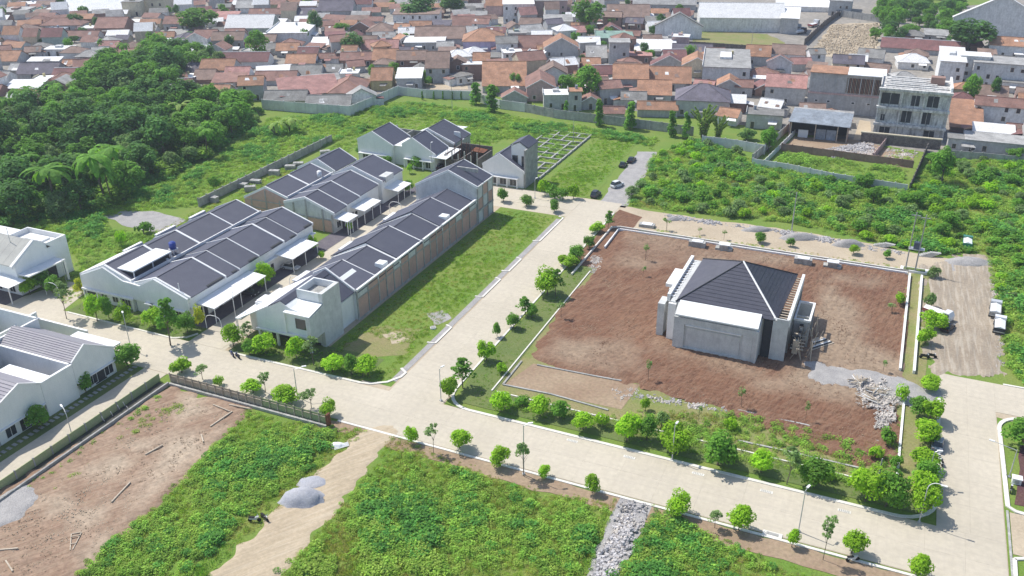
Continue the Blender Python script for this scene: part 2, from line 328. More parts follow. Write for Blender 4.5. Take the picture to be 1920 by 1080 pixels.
def relief(name, poly, m, res=.4, amp=.22, base=.06, ruts=(), mix=(), px=True, seed=1, fray=2.2):
    q = [P(*p)[:2] for p in poly] if px else list(poly); xs = [p[0] for p in q]; ys = [p[1] for p in q]
    gx = np.arange(min(xs) - 1.5, max(xs) + 1.5, res); gy = np.arange(min(ys) - 1.5, max(ys) + 1.5, res); X, Y = np.meshgrid(gx, gy, indexing='ij')
    i_ = ins_np(X, Y, q); e = edge_np(X, Y, q) * np.where(i_, 1, -1)
    n = (vnoise(X * .35, Y * .35, seed) - .5) * 1.2 + (vnoise(X * .9, Y * .9, seed + 1) - .5) * .7 + (vnoise(X * 2.1, Y * 2.1, seed + 2) - .5) * .4
    Z = base + amp * n * .5 + np.clip((e + fray * (vnoise(X * .5, Y * .5, seed + 3) - .6)) / fray, -1, 0) * (base + .28)
    for an, sp, dp, *mk in ruts:
        a = math.radians(an); U = -X * math.sin(a) + Y * math.cos(a) + 1.6 * vnoise(X * .08, Y * .08, seed + 5); Z -= dp * np.maximum(0, np.sin(U * 2 * math.pi / sp)) ** 2 * (vnoise(X * .12, Y * .12, seed + 6) > .38) * (mk[0](X, Y) if mk else 1)
    M_ = np.zeros(X.shape)
    for pl, wgt in mix:
        pq = [P(*p)[:2] for p in pl] if px or max(abs(p[0]) for p in pl) > 200 else pl
        d = edge_np(X, Y, pq) * np.where(ins_np(X, Y, pq), 1, -1); M_ = np.maximum(M_, np.clip(d / 8 + .55, 0, 1) * wgt)
    keep = e > -1.4; idx = -np.ones(X.shape, int); V = np.stack([X, Y, Z], -1).reshape(-1, 3); ny = len(gy); A = np.arange(X.size).reshape(X.shape)
    fk = keep[:-1, :-1] & keep[1:, :-1] & keep[1:, 1:] & keep[:-1, 1:]; F_ = np.stack([A[:-1, :-1][fk], A[1:, :-1][fk], A[1:, 1:][fk], A[:-1, 1:][fk]], 1)
    used = np.unique(F_); remap = np.zeros(X.size, int); remap[used] = np.arange(len(used)); me = bpy.data.meshes.new(name); me.from_pydata(V[used].tolist(), [], remap[F_].tolist()); me.materials.append(m)
    at = me.attributes.new('mixture', 'FLOAT', 'POINT'); at.data.foreach_set('value', M_.reshape(-1)[used].astype('f')); me.polygons.foreach_set('use_smooth', [True] * len(me.polygons)); me.update()
    o = link(name, me); o['kind'] = 'structure'; return o
relief('red_soil', [(-52, 130), (-36, 130), (-20, 128.5), (3, 121.5), (8, 124), (7.6, 150), (7.4, 195), (-55.5, 195), (-55.5, 150), (-54, 131)], M_soil, amp=.22, base=.28, ruts=[(82, 1.5, .13, lambda X, Y: Y > 141), (-4, 1.5, .13, lambda X, Y: Y <= 141)], px=False, seed=3, fray=2.6,
    mix=[([(-53.5, 131), (-38, 129.8), (-33, 136), (-40, 143), (-54, 141)], .6), ([(-55.5, 176), (-48, 173), (-22, 186), (-6, 192), (-10, 196), (-56, 196)], .5), ([(-14, 138), (9, 139), (9, 154), (2, 160), (-1, 172), (-7, 182), (-10, 168), (-7, 150)], .9), ([(-36, 141), (-31, 139), (-12, 139), (-13, 144), (-34, 146)], .6), ([(-8, 184), (2, 184), (2, 189), (-9, 190)], .7)])
M_soil2 = mat('brown plot soil', (.27, .18, .125), .97, .22, .14, (.33, .235, .17), bump=.6, bscale=1.8, stain=.35, stain_col=(.36, .27, .18), streak=[(57, .4, (.38, .285, .20), .5), (57, .35, (.16, .088, .055), .4)], blend=(.43, .35, .26))
relief('dirt_plot', [(322, 730), (462, 768), (432, 805), (330, 908), (212, 1012), (120, 1095), (-60, 1095), (-60, 965)], M_soil2, amp=.24, base=.24, ruts=[(57, 1.9, .08)], seed=13,
    mix=[([(300, 818), (430, 800), (330, 905), (210, 1010), (170, 1060), (150, 1040), (260, 930)], .75)] + [(p_, 1.) for p_ in ([(335, 768), (360, 758), (375, 770), (345, 790)], [(250, 835), (285, 828), (292, 845), (262, 850)], [(188, 882), (225, 860), (234, 870), (205, 890)], [(88, 945), (120, 936), (130, 948), (100, 962)], [(153, 968), (190, 958), (197, 975), (165, 982)], [(345, 740), (375, 745), (370, 760), (345, 755)])])
M_track = mat('sandy track', (.50, .42, .31)); M_trk = mat('worn track', (.50, .41, .29), .97, .10, .12, (.42, .34, .235), bump=.3, bscale=2.2, stain=.25, stain_col=(.28, .25, .15), streak=[(56, .35, (.58, .50, .38), .5), (56, .3, (.33, .27, .19), .45)])
relief('dirt_track', [(735, 802), (690, 800), (640, 850), (560, 930), (470, 1010), (385, 1095), (500, 1095), (600, 985), (690, 880), (738, 812)], M_trk, amp=.12, base=.10, ruts=[(56, 2.2, .05)], seed=17)
M_east = mat('rutted grey track', (.38, .32, .245), .97, .16, .12, (.30, .245, .185), bump=.4, bscale=2.5, stain=.3, stain_col=(.27, .22, .155), streak=[(93, .45, (.50, .45, .37), .5), (88, .4, (.26, .225, .18), .45)])
relief('dirt_road', [(1760, 700), (1740, 660), (1733, 560), (1733, 500), (1790, 478), (1850, 482), (1870, 600), (1872, 700)], M_east, amp=.16, base=.12, ruts=[(92, 2.6, .10)], seed=19, fray=4.)

relief('gravel_patch', [(-6, 143), (13.5, 141.5), (13.5, 147), (4, 149.5), (-7, 148)], M_gravel, amp=.1, base=.42, px=False, seed=23, fray=2.5)
relief('gravel_patch', [(-25, 950), (45, 915), (72, 935), (40, 975), (-25, 1000)], M_gravel, amp=.1, base=.40, seed=24, fray=2.5)
# ================================================================ vegetation
def leafmat(name, col, col2=None, transl=.35, var=.22, rnd=.16):
    return mat(name, col, .75, var, .8, col2, bscale=2.5, rnd=rnd, tint=True, transl=.42, spec=.25)
L_lime = leafmat('lime foliage', (.27, .50, .025), (.35, .58, .035))
L_mid = leafmat('mid green foliage', (.135, .32, .04), (.20, .40, .05))
L_pale = leafmat('grey green foliage', (.27, .39, .15), (.19, .33, .10))
L_dark = leafmat('dark foliage', (.080, .21, .055), (.14, .29, .06))
L_yel = leafmat('yellow croton foliage', (.70, .68, .06), (.38, .50, .05))
L_weed = leafmat('weed leaves', (.215, .41, .06), (.32, .49, .08), rnd=.30)
L_weed2 = leafmat('yellow green weed', (.30, .47, .07), (.39, .51, .11), rnd=.25)
L_weedd = leafmat('deep green creeper', (.10, .31, .065), (.18, .40, .07), rnd=.28)
L_bamboo = leafmat('bamboo foliage', (.36, .48, .11), (.23, .38, .09))
L_dry = leafmat('dry grass', (.50, .45, .20), (.42, .42, .14), rnd=.25)
M_bark = mat('bark', (.16, .13, .10), .95, .2, 2)
def leafcards(b, r, cx, cy, cz, R, RZ, n, size, K=14, blob=.42, flat=0., lo=-.8):
    """leaf-sized faces gathered in clumps over an uneven crown"""
    cs = []
    for i in range(K):
        z = r.uniform(lo, 1); t = r.uniform(0, 2 * math.pi); q = math.sqrt(max(0, 1 - z * z)); d = r.uniform(.45, .82)
        cs.append((q * math.cos(t) * d * R, q * math.sin(t) * d * R, z * d * RZ, r.uniform(.7, 1.25), r.uniform(.82, 1.18)))
    for i in range(n):
        c = cs[i % K]; z = r.uniform(-.75, 1); t = r.uniform(0, 2 * math.pi); q = math.sqrt(max(0, 1 - z * z)); br = blob * R * c[3] * r.uniform(.75, 1.08)
        nx, ny, nz = q * math.cos(t), q * math.sin(t), z
        x, y, zz = cx + c[0] + nx * br, cy + c[1] + ny * br, cz + c[2] + nz * br * (RZ / R) ** .5
        N = Vector((nx * .8 + r.uniform(-.5, .5), ny * .8 + r.uniform(-.5, .5), nz + r.uniform(.1, 1.2) + flat)).normalized()
        U = N.cross(Vector((r.uniform(-1, 1), r.uniform(-1, 1), r.uniform(-1, 1)))).normalized(); V = N.cross(U); s = size * r.uniform(.6, 1.35)
        p = Vector((x, y, zz)); b.face([p - U * s * .5, p + V * s * .32 + N * s * .08, p + U * s * .5, p - V * s * .32 + N * s * .08], c[4] * r.uniform(.78, 1.22))
def trunk(b, r, h, rad, R, n=5):
    b.bar((0, 0, -.05), (r.uniform(-.1, .1), r.uniform(-.1, .1), h * .55), rad, 6, rad * .75)
    for i in range(n):
        t = 2 * math.pi * i / n + r.uniform(-.4, .4); b.bar((0, 0, h * r.uniform(.42, .56)), (R * .55 * math.cos(t), R * .55 * math.sin(t), h * r.uniform(.72, .9)), rad * .5, 4, rad * .15)
TREES = {}
def tree_proto(kind, v):
    if (kind, v) in TREES: return TREES[(kind, v)]
    r = random.Random(hash_(kind) + v * 17); b = MB(); t = MB()        # unit: height 1, crown half width 1 (scaled separately)
    if kind in ('lime', 'mid', 'yellow'):
        R0 = r.uniform(1.15, 1.4); leafcards(b, r, r.uniform(-.15, .15), 0, 1.75, R0, r.uniform(1.2, 1.5), 1500, .27, K=r.randrange(11, 20), blob=.46); leafcards(b, r, 0, 0, 1.7, R0 * .8, 1.1, 450, .28, K=9, blob=.5); trunk(t, r, 2.0, .08, 1.2); H, W = 3.35, 1.65; M = {'lime': L_lime, 'mid': L_mid, 'yellow': L_yel}[kind]
    elif kind == 'umbrella':
        for k in range(3): leafcards(b, r, r.uniform(-.3, .3), r.uniform(-.3, .3), 2.6 + k * .5, 1.35 - .25 * k, .28, 170, .32, K=8, blob=.3, flat=1.2)
        trunk(t, r, 3.4, .06, 1.4); H, W = 4.0, 1.6; M = L_pale
    elif kind == 'ketapang':
        for k in range(4): leafcards(b, r, r.uniform(-.2, .2), r.uniform(-.2, .2), 1.9 + k * .55, 1.5 - .3 * k, .35, 240, .36, K=9, blob=.34, flat=1.)
        trunk(t, r, 3.6, .08, 1.4); H, W = 4.1, 1.8; M = L_mid
    elif kind == 'column':
        for k in range(6): leafcards(b, r, r.uniform(-.15, .15), r.uniform(-.15, .15), .8 + k * .95, .95 - .08 * k, .75, 170, .42, K=8, blob=.5)
        trunk(t, r, 5, .1, .7); H, W = 6.6, 1.25; M = L_mid
    elif kind == 'bamboo':
        for k in range(26):
            a = r.uniform(0, 6.28); R_ = r.uniform(.1, .7); h = r.uniform(4.5, 7); e = (math.cos(a) * (R_ + 1.3), math.sin(a) * (R_ + 1.3), h * .93); m_ = (math.cos(a) * R_, math.sin(a) * R_, h * .6)
            t.bar((math.cos(a) * .3, math.sin(a) * .3, 0), m_, .05, 3); t.bar(m_, e, .04, 3, .01)
            for q in range(110):
                f = r.uniform(.15, 1.05); px = m_[0] + (e[0] - m_[0]) * f; py = m_[1] + (e[1] - m_[1]) * f; pz = m_[2] + (e[2] - m_[2]) * f - (1 - f) * 0
                if q % 3 == 0: px, py, pz = m_[0] * f + r.uniform(-.4, .4), m_[1] * f + r.uniform(-.4, .4), m_[2] * f
                u = Vector((r.uniform(-1, 1), r.uniform(-1, 1), r.uniform(-.9, .1))).normalized() * .45; n_ = Vector((r.uniform(-1, 1), r.uniform(-1, 1), 1)).cross(u).normalized() * .13; p = Vector((px, py, pz))
                b.face([p - n_, p + u * .5, p + n_ * 1., p + u * -.4], r.uniform(.75, 1.25))
        H, W = 7, 1.9; M = L_bamboo
    elif kind in ('palm', 'banana'):
        n = 16 if kind == 'palm' else 9; hh = 6.0 if kind == 'palm' else 2.2; ln = 3.0 if kind == 'palm' else 2.3; wd = .5 if kind == 'palm' else .38
        t.bar((0, 0, 0), (.3, .1, hh), .17, 6, .11)
        if kind == 'banana':
            for q in range(2): t.bar((0, 0, 0), (r.uniform(-1, 1), r.uniform(-1, 1), hh * .8), .12, 5)
        for k in range(n):
            a = 2 * math.pi * k / n + r.uniform(-.25, .25); el = r.uniform(.2, 1.15); px = Vector((.3, .1, hh)); d = Vector((math.cos(a), math.sin(a), 0)); side = Vector((-math.sin(a), math.cos(a), 0)); prev = px; w0 = wd * .3; L_ = ln * r.uniform(.8, 1.15)
            for q in range(6):
                el -= .32; nx_ = prev + (d * math.cos(el) + Vector((0, 0, math.sin(el)))) * L_ / 6; w1 = wd * (1 - abs(q - 2) / 4.5)
                for sg in (-1, 1):
                    b.face([prev, nx_, nx_ + side * w1 * sg - Vector((0, 0, w1 * .35)), prev + side * w0 * sg - Vector((0, 0, w0 * .35))][::sg], r.uniform(.8, 1.25))
                prev = nx_; w0 = w1
        H, W = hh + 1.6, ln * .9; M = L_mid if kind == 'palm' else L_bamboo
    elif kind in ('jungle', 'jungle_pale', 'jungle_mid'):
        leafcards(b, r, 0, 0, 5.6, 3.6, 3.2, 1500, .72, K=22, blob=.36); leafcards(b, r, .8, .3, 3.4, 2.8, 1.8, 350, .7, K=9, blob=.4)
        trunk(t, r, 6.5, .25, 4); H, W = 9.7, 4.5; M = {'jungle': L_dark, 'jungle_mid': L_mid, 'jungle_pale': L_pale}[kind]
    elif kind in ('bush', 'bush_lime', 'bush_pale'):
        leafcards(b, r, 0, 0, .75, 1.25, .75, 480, .36, K=12, blob=.45, lo=-.2); t.bar((0, 0, -.1), (.1, 0, .8), .07, 5); H, W = 1.75, 1.6; M = {'bush': L_mid, 'bush_lime': L_lime, 'bush_pale': L_pale}[kind]
    elif kind == 'sapling':
        leafcards(b, r, 0, 0, 1.9, .55, .6, 120, .24, K=6, blob=.5); t.bar((0, 0, 0), (.05, 0, 1.8), .035, 4); H, W = 2.7, .75; M = L_pale
    TREES[(kind, v)] = (b.mesh('crown', M), t.mesh('trunk', M_bark), H, W); return TREES[(kind, v)]
def hash_(s): return sum(ord(c) * (i + 3) for i, c in enumerate(s))
TN = {'lime': 'street_tree', 'mid': 'street_tree', 'yellow': 'croton_shrub', 'umbrella': 'flat_topped_tree', 'ketapang': 'layered_tree', 'column': 'columnar_tree', 'bamboo': 'bamboo_clump', 'palm': 'palm_tree', 'banana': 'banana_plant', 'jungle': 'broadleaf_tree', 'jungle_mid': 'broadleaf_tree', 'jungle_pale': 'broadleaf_tree', 'bush': 'shrub', 'bush_lime': 'shrub', 'bush_pale': 'shrub', 'sapling': 'sapling'}
TD = {'lime': 'round lime green tree', 'mid': 'round deep green tree', 'yellow': 'yellow croton shrub', 'umbrella': 'pale flat topped tree', 'ketapang': 'layered dark green tree', 'column': 'tall narrow column shaped tree', 'bamboo': 'arching yellowish bamboo clump', 'palm': 'palm tree', 'banana': 'banana plant', 'jungle': 'dark bushy tree', 'jungle_mid': 'mid green bushy tree', 'jungle_pale': 'pale green bushy tree', 'bush': 'dense green bush', 'bush_lime': 'bright green bush', 'bush_pale': 'pale bush', 'sapling': 'thin young sapling'}
_tc = [0]
def tree(kind, x, y, h, halfw, place, group=None, rz=None, z=0.):
    _tc[0] += 1; r = random.Random(_tc[0] * 31 + 5); cr, tr, H, W = tree_proto(kind, r.randrange(5)); nm = TN[kind]
    o = thing(nm, TD[kind] + ' ' + place, 'shrub' if 'bush' in kind or kind == 'yellow' else ('plant' if kind == 'banana' else 'tree'), (x, y, z), r.uniform(0, 6.28) if rz is None else rz, group)
    o.scale = (halfw / W * r.uniform(.88, 1.1), halfw / W * r.uniform(.88, 1.1), h / H * r.uniform(.93, 1.05)); o.rotation_euler = (r.gauss(0, .045), r.gauss(0, .045), o.rotation_euler.z); link('crown', cr, o); link('trunk', tr, o); return o
def tpx(kind, cx, base, top, wpx, place, group=None):
    if kind in ('lime', 'mid'): base -= .18 * (base - top)
    g = P(cx, base); h = max(.8, height_at(cx, base, top)); d = math.dist((0, 0, HC), g); return tree(kind, g[0], g[1], h * 1.03, wpx / 2 * d / F * (1.1 if kind in ('lime', 'mid') else 1), place, group)
G1 = 'street trees along the estate roads'
for t in [('lime', 183, 614, 548, 38), ('lime', 235, 618, 567, 30), ('lime', 290, 622, 574, 46), ('umbrella', 125, 598, 533, 42), ('ketapang', 320, 648, 556, 58), ('mid', 352, 634, 582, 40), ('mid', 205, 608, 550, 26)]:
    tpx(*t, 'in the front garden of the left white houses', G1)
tpx('yellow', 378, 618, 570, 24, 'at the mouth of the dark paved driveway, left white houses', G1)
tpx('yellow', 155, 552, 518, 22, 'at the far left corner of the left white houses', G1)
for t in [('lime', 438, 658, 608, 40), ('umbrella', 468, 655, 606, 32), ('mid', 468, 672, 636, 30), ('lime', 498, 672, 622, 46), ('lime', 556, 682, 630, 38), ('umbrella', 588, 685, 634, 46), ('lime', 624, 704, 662, 46), ('mid', 660, 710, 663, 34), ('lime', 690, 712, 666, 46)]:
    tpx(*t, 'before the end house with the grey side wall', G1)
for t in [('lime', 341, 706, 670, 44), ('umbrella', 380, 712, 683, 34), ('bush_lime', 411, 724, 705, 26), ('lime', 475, 742, 713, 36), ('umbrella', 498, 736, 697, 34), ('lime', 535, 764, 725, 52), ('umbrella', 584, 766, 730, 40), ('lime', 616, 788, 747, 32)]:
    tpx(*t, 'between the green mesh fence and the main road', G1)
for t in [('lime', 771, 838, 799, 26), ('umbrella', 813, 850, 795, 30), ('lime', 862, 848, 804, 44), ('lime', 937, 882, 836, 40), ('umbrella', 982, 893, 827, 40), ('lime', 1021, 900, 873, 24), ('lime', 1110, 932, 890, 28), ('lime', 1275, 975, 921, 50), ('umbrella', 1340, 990, 955, 36), ('lime', 1385, 1004, 948, 46), ('lime', 1484, 1034, 990, 26), ('umbrella', 1543, 1050, 968, 34), ('lime', 1596, 1048, 993, 48), ('lime', 1721, 1094, 1040, 42)]:
    tpx(*t, 'on the bare soil verge below the main road', G1)
for t in [('lime', 842, 752, 706, 40), ('ketapang', 868, 728, 670, 56), ('lime', 940, 780, 730, 48), ('lime', 1012, 788, 742, 42), ('mid', 1048, 790, 750, 42), ('lime', 1093, 814, 768, 46), ('lime', 1175, 840, 774, 56), ('mid', 1212, 836, 778, 44), ('lime', 1264, 856, 795, 58), ('mid', 1345, 885, 810, 80), ('lime', 1427, 896, 842, 50), ('umbrella', 1475, 908, 838, 46), ('mid', 1527, 925, 862, 56), ('lime', 1622, 955, 872, 62), ('mid', 1660, 965, 880, 56)]:
    tpx(*t, 'on the lawn verge of the building lot, main road side', G1)
for t in [('lime', 913, 685, 637, 40), ('mid', 932, 638, 603, 22), ('mid', 963, 622, 586, 28), ('ketapang', 985, 590, 554, 40), ('mid', 998, 603, 568, 28), ('lime', 1026, 562, 505, 50), ('ketapang', 1042, 556, 506, 40), ('lime', 1063, 507, 478, 48), ('mid', 1078, 497, 458, 38), ('mid', 1105, 472, 440, 26), ('lime', 1120, 440, 416, 36), ('ketapang', 1140, 428, 395, 28), ('sapling', 1052, 597, 560, 18), ('bush_lime', 940, 700, 680, 26)]:
    tpx(*t, 'along the side road edge of the building lot', G1)
for t in [('mid', 944, 384, 353, 28), ('mid', 987, 392, 366, 24), ('mid', 1040, 402, 372, 24)]: tpx(*t, 'at the far junction beside the two storey end house', G1)
for t in [('bush_lime', 1022, 366, 335, 30), ('bush', 1040, 372, 345, 34), ('bush_lime', 1075, 372, 343, 26), ('bush', 1055, 376, 352, 34)]: tpx(*t, 'at the edge of the short grass field', G1)
for t in [('lime', 1741, 740, 702, 40), ('mid', 1722, 790, 740, 40), ('lime', 1742, 800, 742, 48), ('lime', 1733, 838, 787, 52), ('mid', 1745, 838, 800, 36), ('lime', 1731, 885, 836, 50), ('mid', 1738, 920, 862, 42), ('lime', 1726, 940, 885, 48), ('lime', 1732, 976, 905, 58)]:
    tpx(*t, 'in the dense row beside the east road', G1)
for t in [('lime', 1747, 622, 585, 46), ('lime', 1734, 652, 614, 36), ('bush_lime', 1684, 572, 546, 24), ('bush_pale', 1741, 577, 547, 28), ('sapling', 1672, 588, 566, 20)]: tpx(*t, 'beside the pair of white pipes', G1)
for t in [('sapling', 1250, 432, 405, 20), ('sapling', 1312, 440, 425, 12), ('sapling', 1357, 450, 430, 14), ('mid', 1425, 460, 433, 24), ('mid', 1482, 466, 446, 18), ('lime', 1600, 480, 457, 20), ('mid', 1662, 489, 468, 18), ('bush_pale', 1750, 520, 498, 28)]: tpx(*t, 'on the dirt road beyond the building lot', G1)
for t in [('sapling', 1210, 490, 455, 16), ('sapling', 1205, 520, 498, 14), ('sapling', 1215, 715, 670, 16), ('sapling', 1390, 765, 720, 20), ('sapling', 1510, 790, 752, 16), ('sapling', 1655, 700, 672, 14), ('sapling', 1310, 790, 760, 16), ('bush_pale', 1240, 800, 770, 34), ('bush_lime', 1210, 770, 745, 26), ('bush', 1660, 830, 800, 38), ('bush_lime', 1640, 860, 835, 34), ('bush_lime', 1550, 900, 880, 30), ('bush_lime', 1130, 800, 775, 34), ('bush', 980, 760, 742, 34), ('bush_lime', 1370, 805, 785, 34), ('bush_lime', 1690, 750, 722, 30), ('bush', 1680, 880, 855, 30)]:
    tpx(*t, 'inside the building lot', 'young plants in the building lot')
for t in [('lime', 500, 545, 487, 32), ('lime', 487, 545, 512, 24), ('lime', 589, 478, 440, 20), ('mid', 767, 366, 338, 22), ('bush_lime', 655, 432, 415, 18), ('bush_lime', 602, 486, 470, 18), ('bush', 715, 370, 350, 20)]: tpx(*t, 'beside the carports of the inner street', G1)
for t in [('mid', 240, 698, 642, 52), ('mid', 162, 745, 698, 36), ('mid', 77, 812, 757, 44)]: tpx(*t, 'before the grey roofed lower left houses', G1)
for t in [('lime', 57, 560, 520, 32), ('mid', 80, 548, 505, 44), ('mid', 100, 556, 520, 36)]: tpx(*t, 'before the pale roofed house at the left edge', G1)
for t in [('mid', 782, 322, 292, 24), ('lime', 768, 330, 305, 14), ('mid', 725, 318, 292, 22), ('mid', 924, 345, 320, 18), ('mid', 980, 342, 322, 12), ('mid', 677, 298, 270, 20)]: tpx(*t, 'before the far white houses', G1)
for t in [('bush_lime', 228, 462, 432, 26), ('bush', 270, 440, 415, 38), ('bush', 400, 350, 330, 22)]: tpx(*t, 'by the rubble patch behind the left houses', 'shrubs behind the left houses')
for t in [('column', 921, 212, 156, 34), ('column', 893, 196, 150, 30), ('column', 1060, 220, 188, 14), ('column', 1124, 236, 182, 26), ('column', 1181, 242, 188, 32), ('column', 1258, 256, 203, 28), ('column', 1285, 258, 210, 24), ('bamboo', 1318, 258, 196, 44), ('bamboo', 1345, 262, 215, 34)]:
    tpx(*t, 'along the boundary wall of the village', 'narrow trees along the village wall')
for t in [('jungle_mid', 1103, 190, 122, 66), ('jungle_mid', 1060, 178, 132, 46), ('jungle_mid', 1440, 285, 235, 44), ('jungle', 1400, 262, 240, 40), ('jungle_mid', 1818, 195, 138, 34), ('jungle', 1862, 190, 140, 22), ('jungle_mid', 1765, 345, 270, 56)]:
    tpx(*t, 'among the houses behind the boundary wall', 'trees among the village houses')
for t in [('jungle_mid', 480, 112, 52, 56), ('jungle', 663, 100, 60, 52), ('jungle_mid', 640, 66, 38, 34), ('jungle', 592, 66, 18, 34), ('jungle_mid', 368, 62, 8, 84), ('jungle', 145, 52, 20, 38), ('jungle', 780, 40, -18, 90), ('jungle', 850, 30, -20, 60), ('jungle_mid', 1104, 58, -6, 78), ('jungle', 1150, 52, 28, 34), ('jungle', 1812, 100, 30, 90), ('jungle_mid', 1770, 70, 35, 50), ('jungle', 60, 100, 88, 24), ('jungle', 140, 80, 66, 20), ('jungle_mid', 725, 128, 110, 36), ('jungle', 100, 190, 150, 60)]:
    tpx(*t, 'rising between the far village roofs', 'trees among the village houses')
def spread(poly, dmin, n, r):
    xs = [p[0] for p in poly]; ys = [p[1] for p in poly]; out = []
    for _ in range(n * 30):
        if len(out) >= n: break
        x, y = r.uniform(min(xs), max(xs)), r.uniform(min(ys), max(ys))
        if inside(x, y, poly) and all((x - a) ** 2 + (y - b) ** 2 > dmin ** 2 for a, b in out): out.append((x, y))
    return out
r = random.Random(21)
wood = [P(*p)[:2] for p in [(-60, 440), (0, 430), (60, 415), (120, 410), (200, 392), (235, 368), (280, 345), (335, 318), (390, 300), (430, 260), (480, 235), (500, 218), (460, 205), (330, 185), (325, 150), (430, 128), (300, 108), (210, 125), (150, 180), (140, 205), (60, 210), (-60, 215)]]
pts = spread(wood, 5.2, 250, r)
for i, (x, y) in enumerate(pts):
    px, py = proj(x, y); k = r.choices(['jungle', 'jungle_mid', 'jungle_pale', 'palm', 'banana'], [3.0, 3.8, 3.0, .8, .7])[0]
    if px > 440 and py > 210: k = r.choice(['jungle_mid', 'banana', 'bush'])
    hh = {'jungle': r.uniform(8, 15), 'jungle_mid': r.uniform(6, 12), 'jungle_pale': r.uniform(5, 9), 'palm': r.uniform(8, 12), 'banana': r.uniform(3.5, 5), 'bush': 3}[k]
    if 180 < px < 330 and py < 190: hh *= 1.15
    w_ = {'jungle': hh * .52, 'jungle_mid': hh * .52, 'jungle_pale': hh * .55, 'palm': 3.4, 'banana': 2.6, 'bush': 2.6}[k]
    zone = 'in the wood, lower left part' if py > 300 and px < 180 else 'at the field edge of the wood' if (py > 290 or px > 400) else 'in the wood near the left picture edge' if px < 120 else 'at the top of the wood beside the roofs' if py < 190 else 'in the middle of the wood'
    tree(k, x, y, hh, w_, zone, 'trees of the wood at the left')
for t in [('banana', 545, 248, 205, 60), ('banana', 520, 255, 212, 44), ('banana', 350, 230, 175, 60), ('banana', 375, 235, 180, 50), ('palm', 200, 380, 270, 80), ('palm', 105, 400, 300, 80), ('palm', 215, 350, 260, 60), ('bush_pale', 372, 278, 240, 52)]: tpx(*t, 'standing at the open field edge of the wood', 'trees of the wood at the left')
# scrubland right of the gravel yard
scr = [P(*p)[:2] for p in [(1172, 388), (1215, 320), (1240, 285), (1300, 265), (1380, 285), (1410, 330), (1560, 345), (1700, 365), (1745, 300), (1800, 300), (1990, 300), (1990, 640), (1880, 610), (1868, 560), (1850, 470), (1745, 478), (1640, 455), (1480, 420), (1300, 400)]]
pts = spread(scr, 3.2, 240, r)
for i, (x, y) in enumerate(pts):
    px, py = proj(x, y); k = r.choices(['bush', 'bush_lime', 'bush_pale', 'jungle_mid', 'jungle_pale'], [3.5, 3, 3.5, .9, .9])[0]
    hh = {'bush': r.uniform(1.6, 3.4), 'bush_lime': r.uniform(1.4, 3), 'bush_pale': r.uniform(1.4, 3), 'jungle_mid': r.uniform(3, 5.5), 'jungle_pale': r.uniform(3, 4.5)}[k]; w_ = hh * (.85 if 'bush' in k else .62)
    if py > 440 and px > 1820 : hh *= .7
    zone = 'in the scrub below the unfinished block' if 1400 < px < 1760 and py < 370 else 'in the scrub at the right edge' if px > 1800 else 'in the scrub beside the gravel yard' if px < 1330 else 'in the scrub above the dirt road'
    tree(k, x, y, hh, w_, zone, 'shrubs of the scrubland')
farw = [P(*p)[:2] for p in [(1640, 45), (1650, 12), (1680, -10), (1800, -5), (1800, 25), (1770, 62), (1700, 75), (1660, 90), (1640, 80)]]
for x, y in spread(farw, 7.5, 60, r): tree(r.choice(['jungle', 'jungle_mid', 'jungle_mid']), x, y, r.uniform(5, 11), r.uniform(3, 6), 'in the far thicket beyond the excavated yard', 'trees of the far thicket')
# ---------------------------------------------------------------- ground cover: uncountable weeds, grass and stones, scattered by geometry nodes
def clump(name, m, n, R, h, size, seed, kind='leaf'):
    r = random.Random(seed); b = MB()
    for i in range(n):
        a = r.uniform(0, 6.28); q = R * math.sqrt(r.random()); x, y = q * math.cos(a), q * math.sin(a); hz = h * (1 - .5 * (q / R) ** 2) * r.uniform(.4, 1.1)
        if kind == 'leaf':
            N = Vector((r.uniform(-.6, .6), r.uniform(-.6, .6), r.uniform(.6, 1.4))).normalized(); U = N.cross(Vector((r.uniform(-1, 1), r.uniform(-1, 1), .1))).normalized(); V = N.cross(U); s = size * r.uniform(.6, 1.4); p = Vector((x, y, hz))
            b.face([p - U * s * .5, p + V * s * .3, p + U * s * .5, p - V * s * .3], r.uniform(.75, 1.25))
        elif kind == 'blade':
            d = Vector((math.cos(a + r.uniform(-1, 1)), math.sin(a + r.uniform(-1, 1)), 0)); s_ = Vector((-d.y, d.x, 0)) * size * .22; p = Vector((x, y, 0)); tt = p + d * h * .45 * r.random() + Vector((0, 0, hz))
            b.face([p - s_, p + s_, tt + s_ * .3, tt - s_ * .3], r.uniform(.7, 1.3))
    return b.mesh(name, m)
def stonemesh(name, m, n, R, size, seed, flat=.6):
    r = random.Random(seed); b = MB()
    for i in range(n):
        a = r.uniform(0, 6.28); q = R * math.sqrt(r.random()); x, y = q * math.cos(a), q * math.sin(a); s = size * r.uniform(.5, 1.3); k = len(b.v)
        pts = [Vector((s * math.cos(t) * r.uniform(.7, 1.1), s * math.sin(t) * r.uniform(.7, 1.1), 0)) for t in (0, 1.25, 2.5, 3.75, 5)]
        b.v += [(x + p.x, y + p.y, 0) for p in pts] + [(x + p.x * .6, y + p.y * .6, s * flat * r.uniform(.6, 1.2)) for p in pts]
        for j in range(5): jj = (j + 1) % 5; b.f.append((k + j, k + jj, k + 5 + jj, k + 5 + j)); b.t.append(r.uniform(.8, 1.2))
        b.f.append(tuple(k + 5 + j for j in range(5))); b.t.append(r.uniform(.85, 1.25))
    return b.mesh(name, m)
_ng = {}
